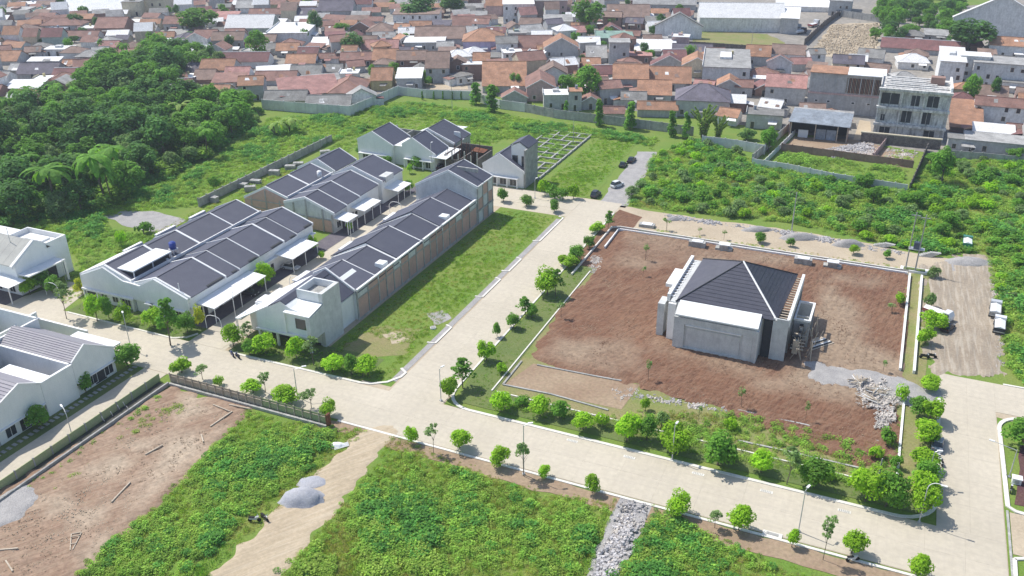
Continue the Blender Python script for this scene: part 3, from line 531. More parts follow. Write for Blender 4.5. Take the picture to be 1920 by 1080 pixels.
def scatter(name, label, poly, density, protos, smin, smax, seed=1, z=.03, avoid=(), px=True, hmod=1., cat=None, mound=None, bare=.2):
    q = [P(*p)[:2] for p in poly] if px and not isinstance(poly, WPts) else list(poly); rg = np.random.default_rng(seed)
    xs = [p[0] for p in q]; ys = [p[1] for p in q]; A = (max(xs) - min(xs)) * (max(ys) - min(ys)); n = int(A * density)
    X = rg.uniform(min(xs), max(xs), n); Y = rg.uniform(min(ys), max(ys), n)
    def ins(q):
        c = np.zeros(n, bool)
        for i in range(len(q)):
            x1, y1 = q[i]; x2, y2 = q[i - 1]
            if y1 == y2: continue
            c ^= ((y1 > Y) != (y2 > Y)) & (X < (x2 - x1) * (Y - y1) / (y2 - y1) + x1)
        return c
    ok = ins(q)
    for a in avoid: ok &= ~ins([P(*p)[:2] for p in a] if px else a)
    X, Y = X[ok], Y[ok]; n = len(X)
    # patchy growth: slow waves over the ground drive size and kind
    f = np.sin(X * .23 + 1.3 * np.sin(Y * .17)) + np.sin(Y * .31 + 1.1 * np.sin(X * .13 + seed)) + .6 * np.sin(X * .71 + Y * .53)
    f = (f - f.min()) / (np.ptp(f) + 1e-6); ed = edge_np(X, Y, q); sc = rg.uniform(smin, smax, n) * (.65 + .7 * f) * np.clip(.45 + ed / 2.5, .45, 1)
    gap = vnoise(X * .22, Y * .22, seed + 40) * .7 + vnoise(X * .7, Y * .7, seed + 41) * .3; ok = (gap > bare) & (ed + rg.uniform(-1.4, 1.4, n) > .35); X, Y, f, sc = X[ok], Y[ok], f[ok], sc[ok]; n = len(X)
    Z = np.full(n, z) if mound is None else np.array([mound(x, y) for x, y in zip(X, Y)])
    me = bpy.data.meshes.new(name); me.vertices.add(n); me.vertices.foreach_set('co', np.stack([X, Y, Z], 1).astype('f').ravel())
    a = me.attributes.new('scl', 'FLOAT', 'POINT'); a.data.foreach_set('value', sc.astype('f'))
    a = me.attributes.new('rot', 'FLOAT', 'POINT'); a.data.foreach_set('value', rg.uniform(0, 6.28, n).astype('f'))
    k = len(protos); pick = np.clip(((f + rg.normal(0, .22, n)) * k).astype(int), 0, k - 1)
    a = me.attributes.new('pick', 'INT', 'POINT'); a.data.foreach_set('value', pick.astype('i')); me.update()
    o = bpy.data.objects.new(name, me); COL.objects.link(o); o['kind'] = 'stuff'; o['label'] = label
    if cat: o['category'] = cat
    g = bpy.data.node_groups.new('scatter', 'GeometryNodeTree'); g.interface.new_socket('Geometry', in_out='INPUT', socket_type='NodeSocketGeometry'); g.interface.new_socket('Geometry', in_out='OUTPUT', socket_type='NodeSocketGeometry')
    N = g.nodes.new; K = g.links.new; gi = N('NodeGroupInput'); go = N('NodeGroupOutput'); jn = N('GeometryNodeJoinGeometry')
    def attr(nm, ty): x = N('GeometryNodeInputNamedAttribute'); x.data_type = ty; x.inputs[0].default_value = nm; return x
    sc_ = attr('scl', 'FLOAT'); ro = attr('rot', 'FLOAT'); pk = attr('pick', 'INT'); cb = N('ShaderNodeCombineXYZ'); K(ro.outputs[0], cb.inputs[2])
    cs = N('ShaderNodeCombineXYZ'); K(sc_.outputs[0], cs.inputs[0]); K(sc_.outputs[0], cs.inputs[1]); mh = N('ShaderNodeMath'); mh.operation = 'MULTIPLY'; mh.inputs[1].default_value = hmod; K(sc_.outputs[0], mh.inputs[0]); K(mh.outputs[0], cs.inputs[2])
    for i, pm in enumerate(protos):
        if pm.name not in _ng: _ng[pm.name] = bpy.data.objects.new('leaf_clump', pm)
        ob = N('GeometryNodeObjectInfo'); ob.inputs[0].default_value = _ng[pm.name]; ob.inputs['As Instance'].default_value = True
        cm = N('FunctionNodeCompare'); cm.data_type = 'INT'; cm.operation = 'EQUAL'; K(pk.outputs[0], cm.inputs[2]); cm.inputs[3].default_value = i
        ip = N('GeometryNodeInstanceOnPoints'); K(gi.outputs[0], ip.inputs[0]); K(cm.outputs[0], ip.inputs['Selection']); K(ob.outputs['Geometry'], ip.inputs['Instance']); K(cb.outputs[0], ip.inputs['Rotation']); K(cs.outputs[0], ip.inputs['Scale']); K(ip.outputs[0], jn.inputs[0])
    K(jn.outputs[0], go.inputs[0]); md = o.modifiers.new('scatter', 'NODES'); md.node_group = g; return o
C_w1 = clump('weed_a', L_weed, 72, .75, .75, .25, 1); C_w2 = clump('weed_b', L_weedd, 76, .8, .85, .28, 2); C_w3 = clump('weed_c', L_weed2, 64, .7, .55, .22, 3)
C_g1 = clump('grass_a', L_weed, 40, .6, .40, .22, 4, 'blade'); C_g2 = clump('grass_b', L_weed2, 40, .6, .34, .20, 5, 'blade'); C_g3 = clump('grass_c', L_weed2, 26, .5, .28, .2, 6, 'blade'); C_dry = clump('grass_d', L_dry, 34, .6, .42, .2, 16, 'blade'); C_tall = clump('weed_tall', L_weed, 70, .9, 1.25, .42, 17)
M_stone = mat('broken stone', (.46, .44, .43), .95, .2, 2., (.34, .33, .33), tint=True, rnd=.25); M_stonel = mat('pale rubble', (.60, .56, .51), .95, .15, 2., (.45, .41, .37), tint=True, rnd=.2)
C_s1 = stonemesh('stone_a', M_stone, 7, .5, .30, 7, .8); C_s2 = stonemesh('stone_b', M_stonel, 7, .5, .26, 8, .8); C_s3 = stonemesh('stone_c', M_stone, 14, .5, .12, 9)
scatter('weeds', 'dense knee high green weeds filling the plot left of the dirt track', [(462, 768), (520, 785), (640, 800), (625, 850), (560, 905), (480, 960), (420, 1020), (350, 1090), (120, 1090), (210, 1010), (330, 905), (430, 800)], 3.4, [C_g2, C_w3, C_w1, C_w3, C_w1, C_w2], .6, 1.2, 1, cat='weeds')
scatter('weeds', 'dense green creeper and weeds on the plot right of the dirt track', [(745, 840), (850, 868), (1000, 925), (1160, 935), (1130, 1010), (1090, 1090), (500, 1090), (600, 990), (690, 885)], 3.2, [C_dry, C_g2, C_w3, C_w1, C_w3, C_w1, C_w2], .6, 1.25, 2, cat='weeds')
scatter('weeds', 'tall weeds between the stone bed and the bottom right corner', [(1225, 945), (1300, 985), (1420, 1040), (1560, 1100), (1100, 1100), (1180, 1050)], 3.2, [C_dry, C_w3, C_w1, C_w2, C_w3], .7, 1.3, 3, cat='weeds')
scatter('tall_grass', 'bright tangled grass covering the left field below the wood', [(60, 415), (190, 392), (280, 350), (400, 300), (500, 222), (640, 215), (745, 190), (900, 205), (1060, 235), (1240, 260), (1225, 275), (1110, 258), (1010, 262), (930, 262), (870, 235), (780, 215), (640, 262), (500, 322), (370, 388), (250, 398), (200, 410), (210, 440), (150, 490), (60, 440), (0, 432)], 1.7, [C_g2, C_w3, C_g2, C_w1, C_w3, C_w2], .8, 1.5, 4, cat='grass')
scatter('tall_grass', 'weedy grass between the left houses and the rear fence', [(205, 425), (300, 445), (350, 420), (290, 460), (160, 520), (140, 500), (150, 470)], 1.6, [C_w3, C_w1, C_g1], .7, 1.2, 5, cat='grass')
scatter('tall_grass', 'green grass tufts on the strip between brick wall and side road', [(-90.7, 112.5), (-74.8, 112.5), (-74.8, 197), (-90.7, 197)], 2.4, [C_dry, C_g2, C_g1, C_g2, C_g3], .4, .9, 6, px=False, cat='grass', avoid=[[(-88, 117), (-77, 117), (-77, 126), (-88, 127)]])
scatter('tall_grass', 'short lush grass on the field beside the gravel yard', [(1012, 350), (1112, 262), (1195, 266), (1165, 300), (1122, 352), (1095, 370), (1030, 362)], 1.6, [C_g1, C_g2, C_g1], .6, 1.1, 7, cat='grass')
scatter('tall_grass', 'weedy grass around the foundation grid of the far lots', [(860, 262), (905, 240), (1110, 252), (1010, 345), (1000, 262), (940, 262), (905, 300)], 1.2, [C_w3, C_g1, C_w1], .6, 1.2, 8, cat='grass')
scatter('scrub_cover', 'tangled undergrowth of the scrubland above the dirt road', [(1172, 388), (1225, 290), (1300, 262), (1420, 300), (1700, 360), (1745, 300), (1990, 300), (1990, 780), (1885, 690), (1870, 600), (1850, 475), (1745, 478), (1640, 455), (1480, 420), (1300, 400)], 1.6, [C_dry, C_w3, C_w3, C_w1, C_w3, C_w2], .9, 1.8, 9, cat='undergrowth')
scatter('tall_grass', 'sparse grass and weeds on the southern part of the building lot', [(905, 742), (1140, 778), (1200, 770), (1380, 770), (1650, 830), (1700, 760), (1692, 945), (1400, 880), (1100, 800), (960, 770)], 2.2, [C_g2, C_w3, C_w1, C_g1, C_dry], .45, 1.05, 10, cat='grass')
scatter('tall_grass', 'thin grass over the dry soil edge of the dirt plot', [(325, 735), (310, 745), (60, 935), (0, 1000), (60, 960), (200, 860), (330, 780), (400, 770)], 1.2, [C_g2, C_w3], .4, .9, 11, cat='grass')
scatter('tall_grass', 'grass creeping along both sides of the dirt track', [(640, 800), (690, 810), (600, 880), (500, 975), (470, 965), (560, 900)], 2.0, [C_g2, C_w3], .5, .9, 12, cat='grass')
scatter('tall_grass', 'short grass growing in the front gardens and verges of the estate', [(-149, 111.3), (-120, 111.3), (-120, 116), (-149, 116)], 2.5, [C_g1, C_w3], .3, .7, 13, px=False, cat='grass')
scatter('tall_grass', 'short grass on the verge before the end house', [(-107, 111.5), (-79, 112), (-79, 119), (-107, 119)], 2.5, [C_g1, C_w3], .3, .7, 14, px=False, cat='grass')
scatter('broken_stones', 'grey broken stones heaped in a bed from the road to the bottom', [(1165, 935), (1222, 945), (1180, 1050), (1160, 1095), (1098, 1095), (1132, 1010)], 5, [C_s1, C_s2, C_s1], .5, 1.1, 15, cat='stones', mound=lambda x, y: .15 + .3 * math.sin(x * 1.1) * math.sin(y * .8))
scatter('demolition_rubble', 'pale splintered rubble heap at the east end of the red soil', [(1600, 715), (1650, 705), (1690, 760), (1672, 812), (1640, 810), (1630, 775), (1600, 760)], 5, [C_s2, C_s3, C_s2], .5, 1.2, 16, cat='rubble', mound=lambda x, y: .4 + .35 * abs(math.sin(x) * math.sin(y)))
scatter('rubble_line', 'row of broken stones along the southern edge of the red soil', [(1190, 735), (1290, 750), (1380, 765), (1378, 775), (1280, 765), (1185, 748)], 4, [C_s1, C_s2], .4, .9, 17, cat='stones')
scatter('rubble_heap', 'pale plaster rubble beside the kerb north west of the red soil', [(1105, 480), (1130, 478), (1140, 505), (1118, 520), (1100, 505)], 6, [C_s2, C_s3], .5, 1., 18, cat='rubble')
scatter('rubble_heap', 'pale rubble in front of the inner plot', [(1140, 730), (1190, 725), (1215, 745), (1160, 755)], 4, [C_s2, C_s3], .4, .8, 19, cat='rubble')
scatter('gravel_bank', 'grey gravel bank between the dirt road and the scrub', [(1240, 398), (1330, 412), (1480, 432), (1620, 455), (1700, 472), (1700, 480), (1600, 466), (1400, 430), (1250, 412)], 3, [C_s3, C_s1], .5, 1.1, 20, cat='gravel')
scatter('gravel_bank', 'loose stones along the far edge of the dirt road at the right', [(1860, 490), (1875, 560), (1890, 690), (1866, 690), (1862, 580), (1850, 500)], 2.5, [C_s3, C_s2], .5, 1.1, 21, cat='gravel')
scatter('soil_clods', 'reddish clods over the ploughed soil of the building lot', wob([(-53, 130), (8, 125), (8, 195), (-53, 195)], 0, 50, False), .7, [stonemesh('clod_a', M_soil, 9, .8, .10, 10, .4), stonemesh('clod_b', M_tan, 7, .8, .10, 11, .4)], .5, 1.2, 22, cat='soil', z=.27)
scatter('soil_clods', 'brown clods and pebbles on the bare plot at the lower left', [(325, 740), (455, 775), (330, 905), (210, 1010), (120, 1085), (-40, 1085), (-40, 980)], .7, [stonemesh('clod_c', M_tan, 9, .8, .12, 12, .5), stonemesh('clod_e', M_path, 7, .8, .13, 18, .5)], .4, 1., 23, cat='soil', z=.24)

scatter('wood_undergrowth', 'shaded undergrowth between the trunks of the wood', [(-60, 440), (0, 432), (200, 395), (390, 300), (490, 230), (470, 205), (330, 185), (210, 140), (140, 205), (-60, 215)], .55, [C_w2, C_w2, C_tall], 1.3, 2.6, 51, cat='undergrowth')
scatter('short_grass', 'short grass around the far estate houses', [(540, 330), (640, 262), (745, 203), (900, 213), (1100, 235), (1240, 262), (1225, 285), (1190, 268), (1112, 262), (1000, 262), (905, 262), (860, 300), (840, 285), (700, 250), (600, 330)], 1.1, [C_g2, C_g1, C_w3], .6, 1.2, 52, cat='grass', bare=0.)
scatter('short_grass', 'short grass behind the left row houses', [(-163, 118), (-151, 112), (-150.5, 170), (-150.5, 203), (-163.5, 203)], 1.5, [C_g2, C_dry, C_w3], .5, 1.0, 53, px=False, cat='grass')
_trk = [(745, 795), (685, 795), (640, 845), (555, 925), (465, 1005), (375, 1100), (510, 1100), (612, 985), (700, 880)]
scatter('short_grass', 'short grass fringing the overgrown plots at the bottom', [(462, 772), (640, 803), (700, 800), (740, 812), (1000, 915), (1165, 938), (1300, 985), (1600, 1100), (150, 1100), (430, 805)], 2.2, [C_g2, C_dry, C_g1], .5, 1.0, 54, cat='grass', avoid=[_trk, [(1160, 930), (1228, 945), (1185, 1050), (1170, 1100), (1090, 1100), (1128, 1010)]], bare=0.)
scatter('short_grass', 'grass on the verge lawn of the building lot', [(-60.5, 112.6), (12.8, 112.6), (12.8, 117.0), (-55.8, 117.6), (-56.6, 172), (-61.5, 172), (-61.9, 120)], 2.2, [C_g3, C_g1], .25, .5, 55, px=False, cat='grass', z=.05)
scatter('short_grass', 'grass beside the dirt road under the power poles', [(-50, 196.8), (14, 197), (14, 199.5), (-50, 199)], 1.6, [C_dry, C_g2], .4, .9, 56, px=False, cat='grass')

scatter('dry_weeds', 'yellowing dry grass in the lower left part of the right hand plot', [(520, 1090), (610, 985), (700, 960), (800, 1010), (860, 1095)], 3.0, [C_dry, C_g2, C_w3], .9, 1.7, 57, cat='grass')
scatter('dry_weeds', 'dry grass mixed into the scrub near the dirt road', [(1300, 300), (1420, 340), (1640, 400), (1740, 470), (1640, 452), (1480, 418), (1260, 370)], .9, [C_dry, C_g2, C_w3], 1.2, 2.2, 58, cat='grass')
# ================================================================ the estate: gabled houses with ridge along y
def prof(b, pts, v0, v1): return b.prism([(u, v0, z) for u, z in pts], (0, v1 - v0, 0))
def window(parent, x, y, z, wdt, hgt, face='-y', name='window', fm=None, mull=1):
    """framed window standing 5 cm proud of its wall; face = outward direction"""
    f = MB(); g = MB(); t = .07
    def bx(b, a0, a1, z0, z1, d0, d1):
        if face in ('-y', '+y'):
            s = -1 if face == '-y' else 1; y0, y1 = sorted((y + s * d0, y + s * d1)); b.box(x + a0, x + a1, y0, y1, z0, z1)
        else:
            s = 1 if face == '+x' else -1; x0, x1 = sorted((x + s * d0, x + s * d1)); b.box(x0, x1, y + a0, y + a1, z0, z1)
    hw = wdt / 2
    bx(f, -hw - t, -hw, z - t, z + hgt + t, 0, .09); bx(f, hw, hw + t, z - t, z + hgt + t, 0, .09); bx(f, -hw, hw, z - t, z, 0, .09); bx(f, -hw, hw, z + hgt, z + hgt + t, 0, .09)
    for k in range(1, mull + 1): c = -hw + wdt * k / (mull + 1); bx(f, c - .03, c + .03, z, z + hgt, .04, .08)
    bx(g, -hw, hw, z, z + hgt, .01, .035)
    o = f.obj(name, fm or M_coping, parent); g.obj('pane', M_glass, o); return o
def gable_unit(label, u0, u1, v0, v1, ur, zr, ze0, ze1, wallm=M_white, roofm=M_roof, over=.35, name='row_house', group=None, end0=True, end1=True, pt=.28, pr=.35, cat='house', wall_front=True, z0=0, eave_lift=0, thin=False):
    o = thing(name, label, cat, (0, 0, 0), 0, group)
    th = .16
    MBw = prof(MB(), [(u0, z0), (u1, z0), (u1, ze1 - .1), (ur, zr - .1), (u0, ze0 - .1)], v0 + .02, v1 - .02); MBw.obj('wall', wallm, o)
    ya, yb = (v0 + pt * end0 + .003), (v1 - pt * end1 - .003)
    R = MB(); R.prism([(u0 - .1, ya, ze0 + .02), (ur, ya, zr + .06), (ur, ya, zr + .06 + th), (u0 - .1, ya, ze0 + .02 + th)], (0, yb - ya, 0))
    R.prism([(ur + .002, ya, zr + .06), (u1 + .25, ya, ze1 - .02), (u1 + .25, ya, ze1 - .02 + th), (ur + .002, ya, zr + .06 + th)], (0, yb - ya, 0)); ro = R.obj('roof', roofm, o)
    MB().box(ur - .12, ur + .12, ya, yb, zr + .2, zr + .3).obj('ridge_cap', roofm, ro)
    for flag, a, b_ in ((end0, v0 - .02, v0 + pt), (end1, v1 - pt, v1 + .02)):
        if flag: MB().prism([(u0 - .12, a, ze0 - .3), (ur, a, zr - .3), (u1 + .3, a, ze1 - .3), (u1 + .3, a, ze1 + pr), (ur, a, zr + pr), (u0 - .12, a, ze0 + pr)], (0, b_ - a, 0)).obj('parapet', M_coping, o)
    return o
EG = 'white row houses with dark gabled roofs'
Wn = ['facing the road corner', 'behind the corner house', 'in the middle of the row', 'next to the empty lot']
# ---- block 1, back row (W) and front row (E)
wv = [116.8, 128, 137.6, 148.6, 158]
for i in range(4):
    o = gable_unit(['white gabled corner house with a white rooftop shelter, by the shrubs at far left', 'white row house whose dark roof carries the blue water tank', 'second dark roofed row house behind the one with the blue tank', 'farthest dark roofed house of the front left double row, rear side'][i], -149.4, -135.75, wv[i], wv[i + 1], -142.4, 8.5 if i else 8.8, 5.4, 6.2, group=EG, end0=i == 0, end1=True, pt=.5 if i in (0, 1) else .3)
    MB().prism([(-150.0, wv[i], 5.5), (-142.9, wv[i], 8.75), (-142.9, wv[i], 9.05), (-150.0, wv[i], 5.9)] if i == 0 else [(-150.0, wv[i] + .6, 5.6), (-149.3, wv[i] + .6, 5.6), (-149.3, wv[i] + .6, 6.2), (-150.0, wv[i] + .6, 6.2)], (0, (wv[i + 1] - wv[i]) * (.93 if i == 0 else .55), 0)).obj('gutter_slab', M_coping, o)
    MB().box(-135.75, -135.5, wv[i], wv[i + 1] - .01, 5.4, 7.0).obj('valley_parapet', M_coping, o)
    for k in range(2): window(o, -149.4, wv[i] + 3 + 4 * k, 1.2, 1.6, 1.5, '-x')
    if i == 0:
        house1 = o
        MB().box(-149.4, -135.5, 115.9, 116.78, 2.7, 3.1).obj('canopy_slab', M_coping, o)
        MB().prism([(-149.4, 116.3, 3.1), (-135.5, 116.3, 3.1), (-135.5, 116.3, 6.5), (-137.6, 116.3, 6.6), (-142.4, 116.3, 8.75), (-149.4, 116.3, 5.75)], (0, .46, 0)).obj('front_gable', M_white, o)
        for x in (-149.2, -145.6, -139.4, -136): MB().box(x - .18, x + .18, 116.2, 116.6, 0, 2.7).obj('pillar', M_coping, o)
        MB().box(-148.9, -145.9, 116.72, 116.79, .1, 2.6).obj('porch_shade_panel', M_dark, o)  # dark panel paints the shade of the recessed ground floor
        for x in (-144.2, -141.2): window(o, x, 116.8, .9, 1.5, 1.6, '-y', mull=1)
        window(o, -138.2, 116.8, .3, 2.2, 2.2, '-y', mull=2)
        # rooftop shelter: white slab on dark box
        MB().box(-139.9, -136.6, 118.5, 128.6, 6.4, 8.0).obj('roof_room', M_dark, o); MB().box(-140.4, -136.1, 118.1, 129, 8.0, 8.25).obj('shelter_roof', M_canopy, o)
        for y in (118.3, 123.5, 128.7): MB().box(-136.4, -136.2, y, y + .18, 6.4, 8.0).obj('shelter_post', M_coping, o)
    if i == 1:
        t_ = thing('water_tank', 'blue plastic water tank on a white stand above the row house roofs', 'water tank', (-137.2, 130.6, 7.4))
        MB().bar((0, 0, .6), (0, 0, 2.0), .72, 14).obj('tank_body', mat('blue plastic', (.03, .06, .30), .4, .1, 2), t_, True); MB().bar((0, 0, 2.0), (0, 0, 2.25), .72, 14, .35).obj('tank_lid', MATS['blue plastic'], t_)
        f = MB(); [f.bar((x, y, -1.3), (x, y, .6), .07, 4) for x in (-.6, .6) for y in (-.6, .6)]; f.box(-.75, .75, -.75, .75, .5, .6); f.obj('stand', M_coping, t_)
ev = [116.8, 127.6, 131.9, 138.4, 147.2, 152, 158.2]
EL = ['white gabled corner house beside the long double carport, front left block', 'narrow row house with stepped roof behind the corner house', 'row house with thin parapets in the middle of the front left block', 'wide row house whose roof meets the thick white parapet', 'narrow row house with the carport and white car', 'last row house of the front left block before the empty lot']
for i in range(6):
    lift = [0, -.25, 0, .0, -.25, .1][i]
    o = gable_unit(EL[i], -135.45, -121.2, ev[i], ev[i + 1], -129.1, 8.4 + lift, 6.1 + lift, 5.6 + lift, group=EG, end0=i == 0, end1=True, pt=[.4, .22, .22, .45, .2, .35][i])
    for k in range(max(1, int((ev[i + 1] - ev[i]) / 4.4))):
        y = ev[i] + 2.2 + 4.2 * k; window(o, -121.2, y, .9, 1.7, 1.6, '+x'); MB().box(-121.2, -121.12, y + 1.3, y + 2.2, .05, 2.2).obj('door', M_dark, o)
    MB().box(-121.2, -120.4, ev[i] + .02, ev[i + 1] - .02, 3.4, 3.6).obj('eave_slab', M_coping, o)
    MB().box(-121.9 + .1, -121.0, ev[i] + (ev[i + 1] - ev[i]) * .5, ev[i + 1] - .8, 5.5 + lift, 5.95 + lift).obj('dormer_shadow_box', M_dark, o)  # dark box at the eave stands in for a dormer's shadow
    if i == 0:
        MB().prism([(-135.45, 116.3, 2.9), (-121.2, 116.3, 2.9), (-121.2, 116.3, 5.7), (-129.1, 116.3, 8.6), (-133.2, 116.3, 6.3), (-135.45, 116.3, 6.5)], (0, .46, 0)).obj('front_gable', M_white, o)
        MB().box(-131, -122, 115.9, 116.28, 2.7, 2.95).obj('canopy_slab', M_coping, o); MB().box(-132.2, -130.2, 115.7, 116.7, 2.75, 2.95).obj('window_hood', M_coping, o)
        for x in (-131.2, -128, -124.5): window(o, x, 116.82, .7, 1.5, 1.7, '-y')
        MB().bar((-123.6, 117.2, 5), (-123.6, 117.2, 8.4), .09, 6).obj('vent_pipe', M_coping, o)
# ---- second group: W2 / E2 rows
wv = [168.6, 178.3, 188.4]
for i in range(2):
    o = gable_unit(['row house with bare red brick gable wall facing the empty lot', 'row house with grey green tinted roof and white barrel tank'][i], -149.4, -135.75, wv[i], wv[i + 1], -142.4, 8.2, 4.6, 6.0, group=EG, end0=True, end1=True, wallm=M_brick if i == 0 else M_white)
    if i == 0:
        MB().prism([(-149.2, 168.4, 0), (-135.8, 168.4, 0), (-135.8, 168.4, 5.6), (-142.4, 168.4, 7.8), (-149.2, 168.4, 4.2)], (0, .17, 0)).obj('brick_gable', M_brick, o)
        for x in (-147, -142.4, -138.2): MB().box(x - .15, x + .15, 168.28, 168.4, 0, 8 - abs(x + 142.4) * .55 - .4).obj('concrete_column', M_grey, o)
        for z in (2.4, 4.4): MB().box(-149, -136, 168.3, 168.4, z, z + .22).obj('concrete_beam', M_grey, o)
    MB().box(-135.75, -135.5, wv[i], wv[i + 1] - .01, 5.4, 6.9).obj('valley_parapet', M_coping, o)
    for k in range(2): window(o, -149.4, wv[i] + 3 + 4 * k, 1.2, 1.6, 1.5, '-x')
t_ = thing('water_tank', 'small white barrel shaped water tank on the far row house roof', 'water tank', (-136.8, 184, 7)); MB().bar((0, 0, -.4), (0, 0, 1.3), .6, 12).obj('tank_body', M_coping, t_, True); MB().bar((0, 0, 1.3), (0, 0, 1.5), .6, 12, .25).obj('tank_lid', M_coping, t_)
o = gable_unit('detached white house with dark roof behind the second row', -149.4, -137.5, 191.5, 202.5, -142.6, 8.3, 5.2, 5.6, group=EG); window(o, -144, 191.5, 2.5, 1.2, 1.5, '-y'); window(o, -140, 191.5, 2.5, 1.0, 2.2, '-y')
ev = [166.6, 172.6, 178.4, 187.4]
for i in range(3):
    o = gable_unit(['row house with unplastered end wall beside the small square carport', 'narrow row house between two thin parapets of the second group', 'wide roofed row house beside the farther double carport'][i], -135.45, -121.2, ev[i], ev[i + 1], -129.1, [8.0, 8.3, 8.3][i], 6.0, [5.0, 5.3, 5.5][i], group=EG, end0=i == 0, end1=True, pt=.3, wallm=M_render if i == 0 else M_white)
    if i == 0:
        for x in (-132.6, -128.9, -124.2, -121.5): MB().box(x - .16, x + .16, 166.38, 166.58, 0, 7.9 - abs(x + 129.1) * .42).obj('concrete_column', M_grey, o)
        MB().box(-135.3, -121.3, 166.42, 166.58, 3.2, 3.42).obj('concrete_beam', M_grey, o)
        MB().box(-128.6, -124.5, 166.5, 166.58, .1, 3.1).obj('brick_panel', M_brick, o); MB().box(-123.9, -121.8, 166.5, 166.58, .1, 3.1).obj('brick_panel', M_brick, o)
    y = (ev[i] + ev[i + 1]) / 2; window(o, -121.2, y - 1, .9, 1.6, 1.6, '+x'); MB().box(-121.2, -121.12, y + .5, y + 1.4, .05, 2.2).obj('door', M_dark, o)
o = gable_unit('white house with low skylight roof at the end of the second group', -135.0, -120.6, 188.2, 199, -129.4, 9.1, 6.4, 6.0, group=EG)
MB().box(-122.5, -120.3, 190, 194, 5.4, 6.9).obj('dormer', M_render, o); window(o, -132, 188.2, 3.5, 1.4, 1.3, '-y')
# ---- carports along the inner street
def carport(label, x0, x1, y0, y1, z=3.55, posts=((0, 0), (0, 1), (.5, 1))):
    o = thing('carport', label, 'carport', (0, 0, 0), 0, 'white carports of the inner street')
    n = max(3, int((y1 - y0) / 1.2)); b = MB(); b.prism([(x0, y0, z + .35), (x1, y0, z), (x1, y0, z + .08), (x0, y0, z + .43)], (0, y1 - y0, 0)); b.obj('canopy', M_canopy, o)
    rr = MB(); 
    for k in range(n + 1): y = y0 + .06 + (y1 - y0 - .12) * k / n; rr.bar((x0 + .05, y, z + .3), (x1 - .05, y, z - .05), .05, 4)
    rr.bar((x1 - .1, y0, z - .08), (x1 - .1, y1, z - .08), .07, 4); rr.obj('frame', M_coping, o)
    for y in (y0 + .3, (y0 + y1) / 2, y1 - .3): MB().bar((x1 - .25, y, 0), (x1 - .25, y, z), .09, 6).obj('post', M_coping, o)
    return o
carport('long white double carport beside the corner house, nearest the main road', -121.1, -116.6, 118.3, 134.6)
carport('white carport sheltering the silver car in the middle of the street', -121.1, -116.4, 143.6, 153.4)
carport('small square white carport by the unplastered end wall', -121.1, -117.2, 166.6, 171.4)
carport('white carport on tall posts beyond the small square one', -121.1, -117.2, 174.2, 182.2)
carport('farthest white carport along the inner street', -120.6, -116.5, 189.5, 196.5)
# ---- end house D with grey side tower
o = thing('end_house', 'two storey corner house with tall grey rendered side wall and framed upper window', 'house')
prof(MB(), [(-104.4, 3.3), (-92.4, 3.3), (-92.4, 8.2), (-96.2, 8.8), (-98.4, 9.8), (-104.4, 6.4)], 116.2, 119.6).obj('front_gable', M_white, o)
prof(MB(), [(-109.0, 0), (-92.4, 0), (-92.4, 5.6), (-98.4, 9.6), (-109.0, 3.4)], 119.62, 130.9).obj('wall', M_white, o)
MB().prism([(-91.5, 115.4, 3.3), (-91.5, 119.4, 3.3), (-91.5, 119.4, 0), (-91.5, 125.4, 0), (-91.5, 125.4, 11), (-91.5, 119.8, 11), (-91.5, 119.8, 8.8), (-91.5, 115.4, 8.1)], (-.85, 0, 0)).obj('side_wall', M_render, o)
tw = MB(); tw.box(-97.2, -92.36, 119.8, 120.1, 8, 11); tw.box(-97.2, -96.9, 120.1, 125.4, 8, 11); tw.box(-96.9, -92.36, 125.1, 125.4, 6, 11); tw.obj('tower_wall', M_white, o)
MB().box(-96.9, -92.36, 120.1, 125.1, 9.4, 9.6).obj('tower_floor', M_grey, o)
MB().prism([(-97.3, 115.4, 8.15), (-91.6, 115.4, 8.15), (-91.6, 119.7, 8.9), (-97.3, 119.7, 8.9)], (0, 0, .16)).obj('white_roof_slab', M_canopy, o)
MB().prism([(-98.4, 116.3, 9.9), (-97.3, 116.3, 9.3), (-97.3, 130.8, 9.3), (-98.4, 130.8, 9.9)], (0, 0, .12)).obj('roof', M_roof, o)
MB().prism([(-97.1, 125.5, 9.15), (-92.0, 125.5, 6.2), (-92.0, 130.8, 6.2), (-97.1, 130.8, 9.15)], (0, 0, .12)).obj('roof', M_roof, o)
MB().prism([(-101.3, 116.3, 8.3), (-98.45, 116.3, 9.85), (-98.45, 130.8, 9.85), (-101.3, 130.8, 8.3)], (0, 0, .12)).obj('roof', M_roof, o)
MB().prism([(-109.3, 116.3, 3.75), (-101.35, 116.3, 8.2), (-101.35, 130.8, 8.2), (-109.3, 130.8, 3.75)], (0, 0, .16)).obj('white_roof_slab', M_canopy, o)
MB().prism([(-101.4, 130.7, 8.0), (-98.4, 130.7, 9.7), (-92, 130.7, 6.0), (-92, 130.7, 6.8), (-98.4, 130.7, 10.4), (-101.4, 130.7, 8.8)], (0, .4, 0)).obj('parapet', M_coping, o)
tr = MB(); tr.box(-97.7, -97.4, 115.8, 116.2, 3.3, 8.1); tr.box(-92.8, -92.4, 115.8, 116.2, 3.3, 8.1); tr.box(-97.4, -92.8, 115.8, 116.2, 7.75, 8.1); tr.box(-97.4, -92.8, 115.8, 116.2, 3.3, 3.6); tr.obj('box_frame', M_coping, o)
window(o, -94.2, 116.2, 4.9, 2.4, 2.2, '-y', mull=0)
MB().box(-104.6, -91.7, 115.9, 116.18, 3.0, 3.28).obj('canopy_slab', M_coping, o)
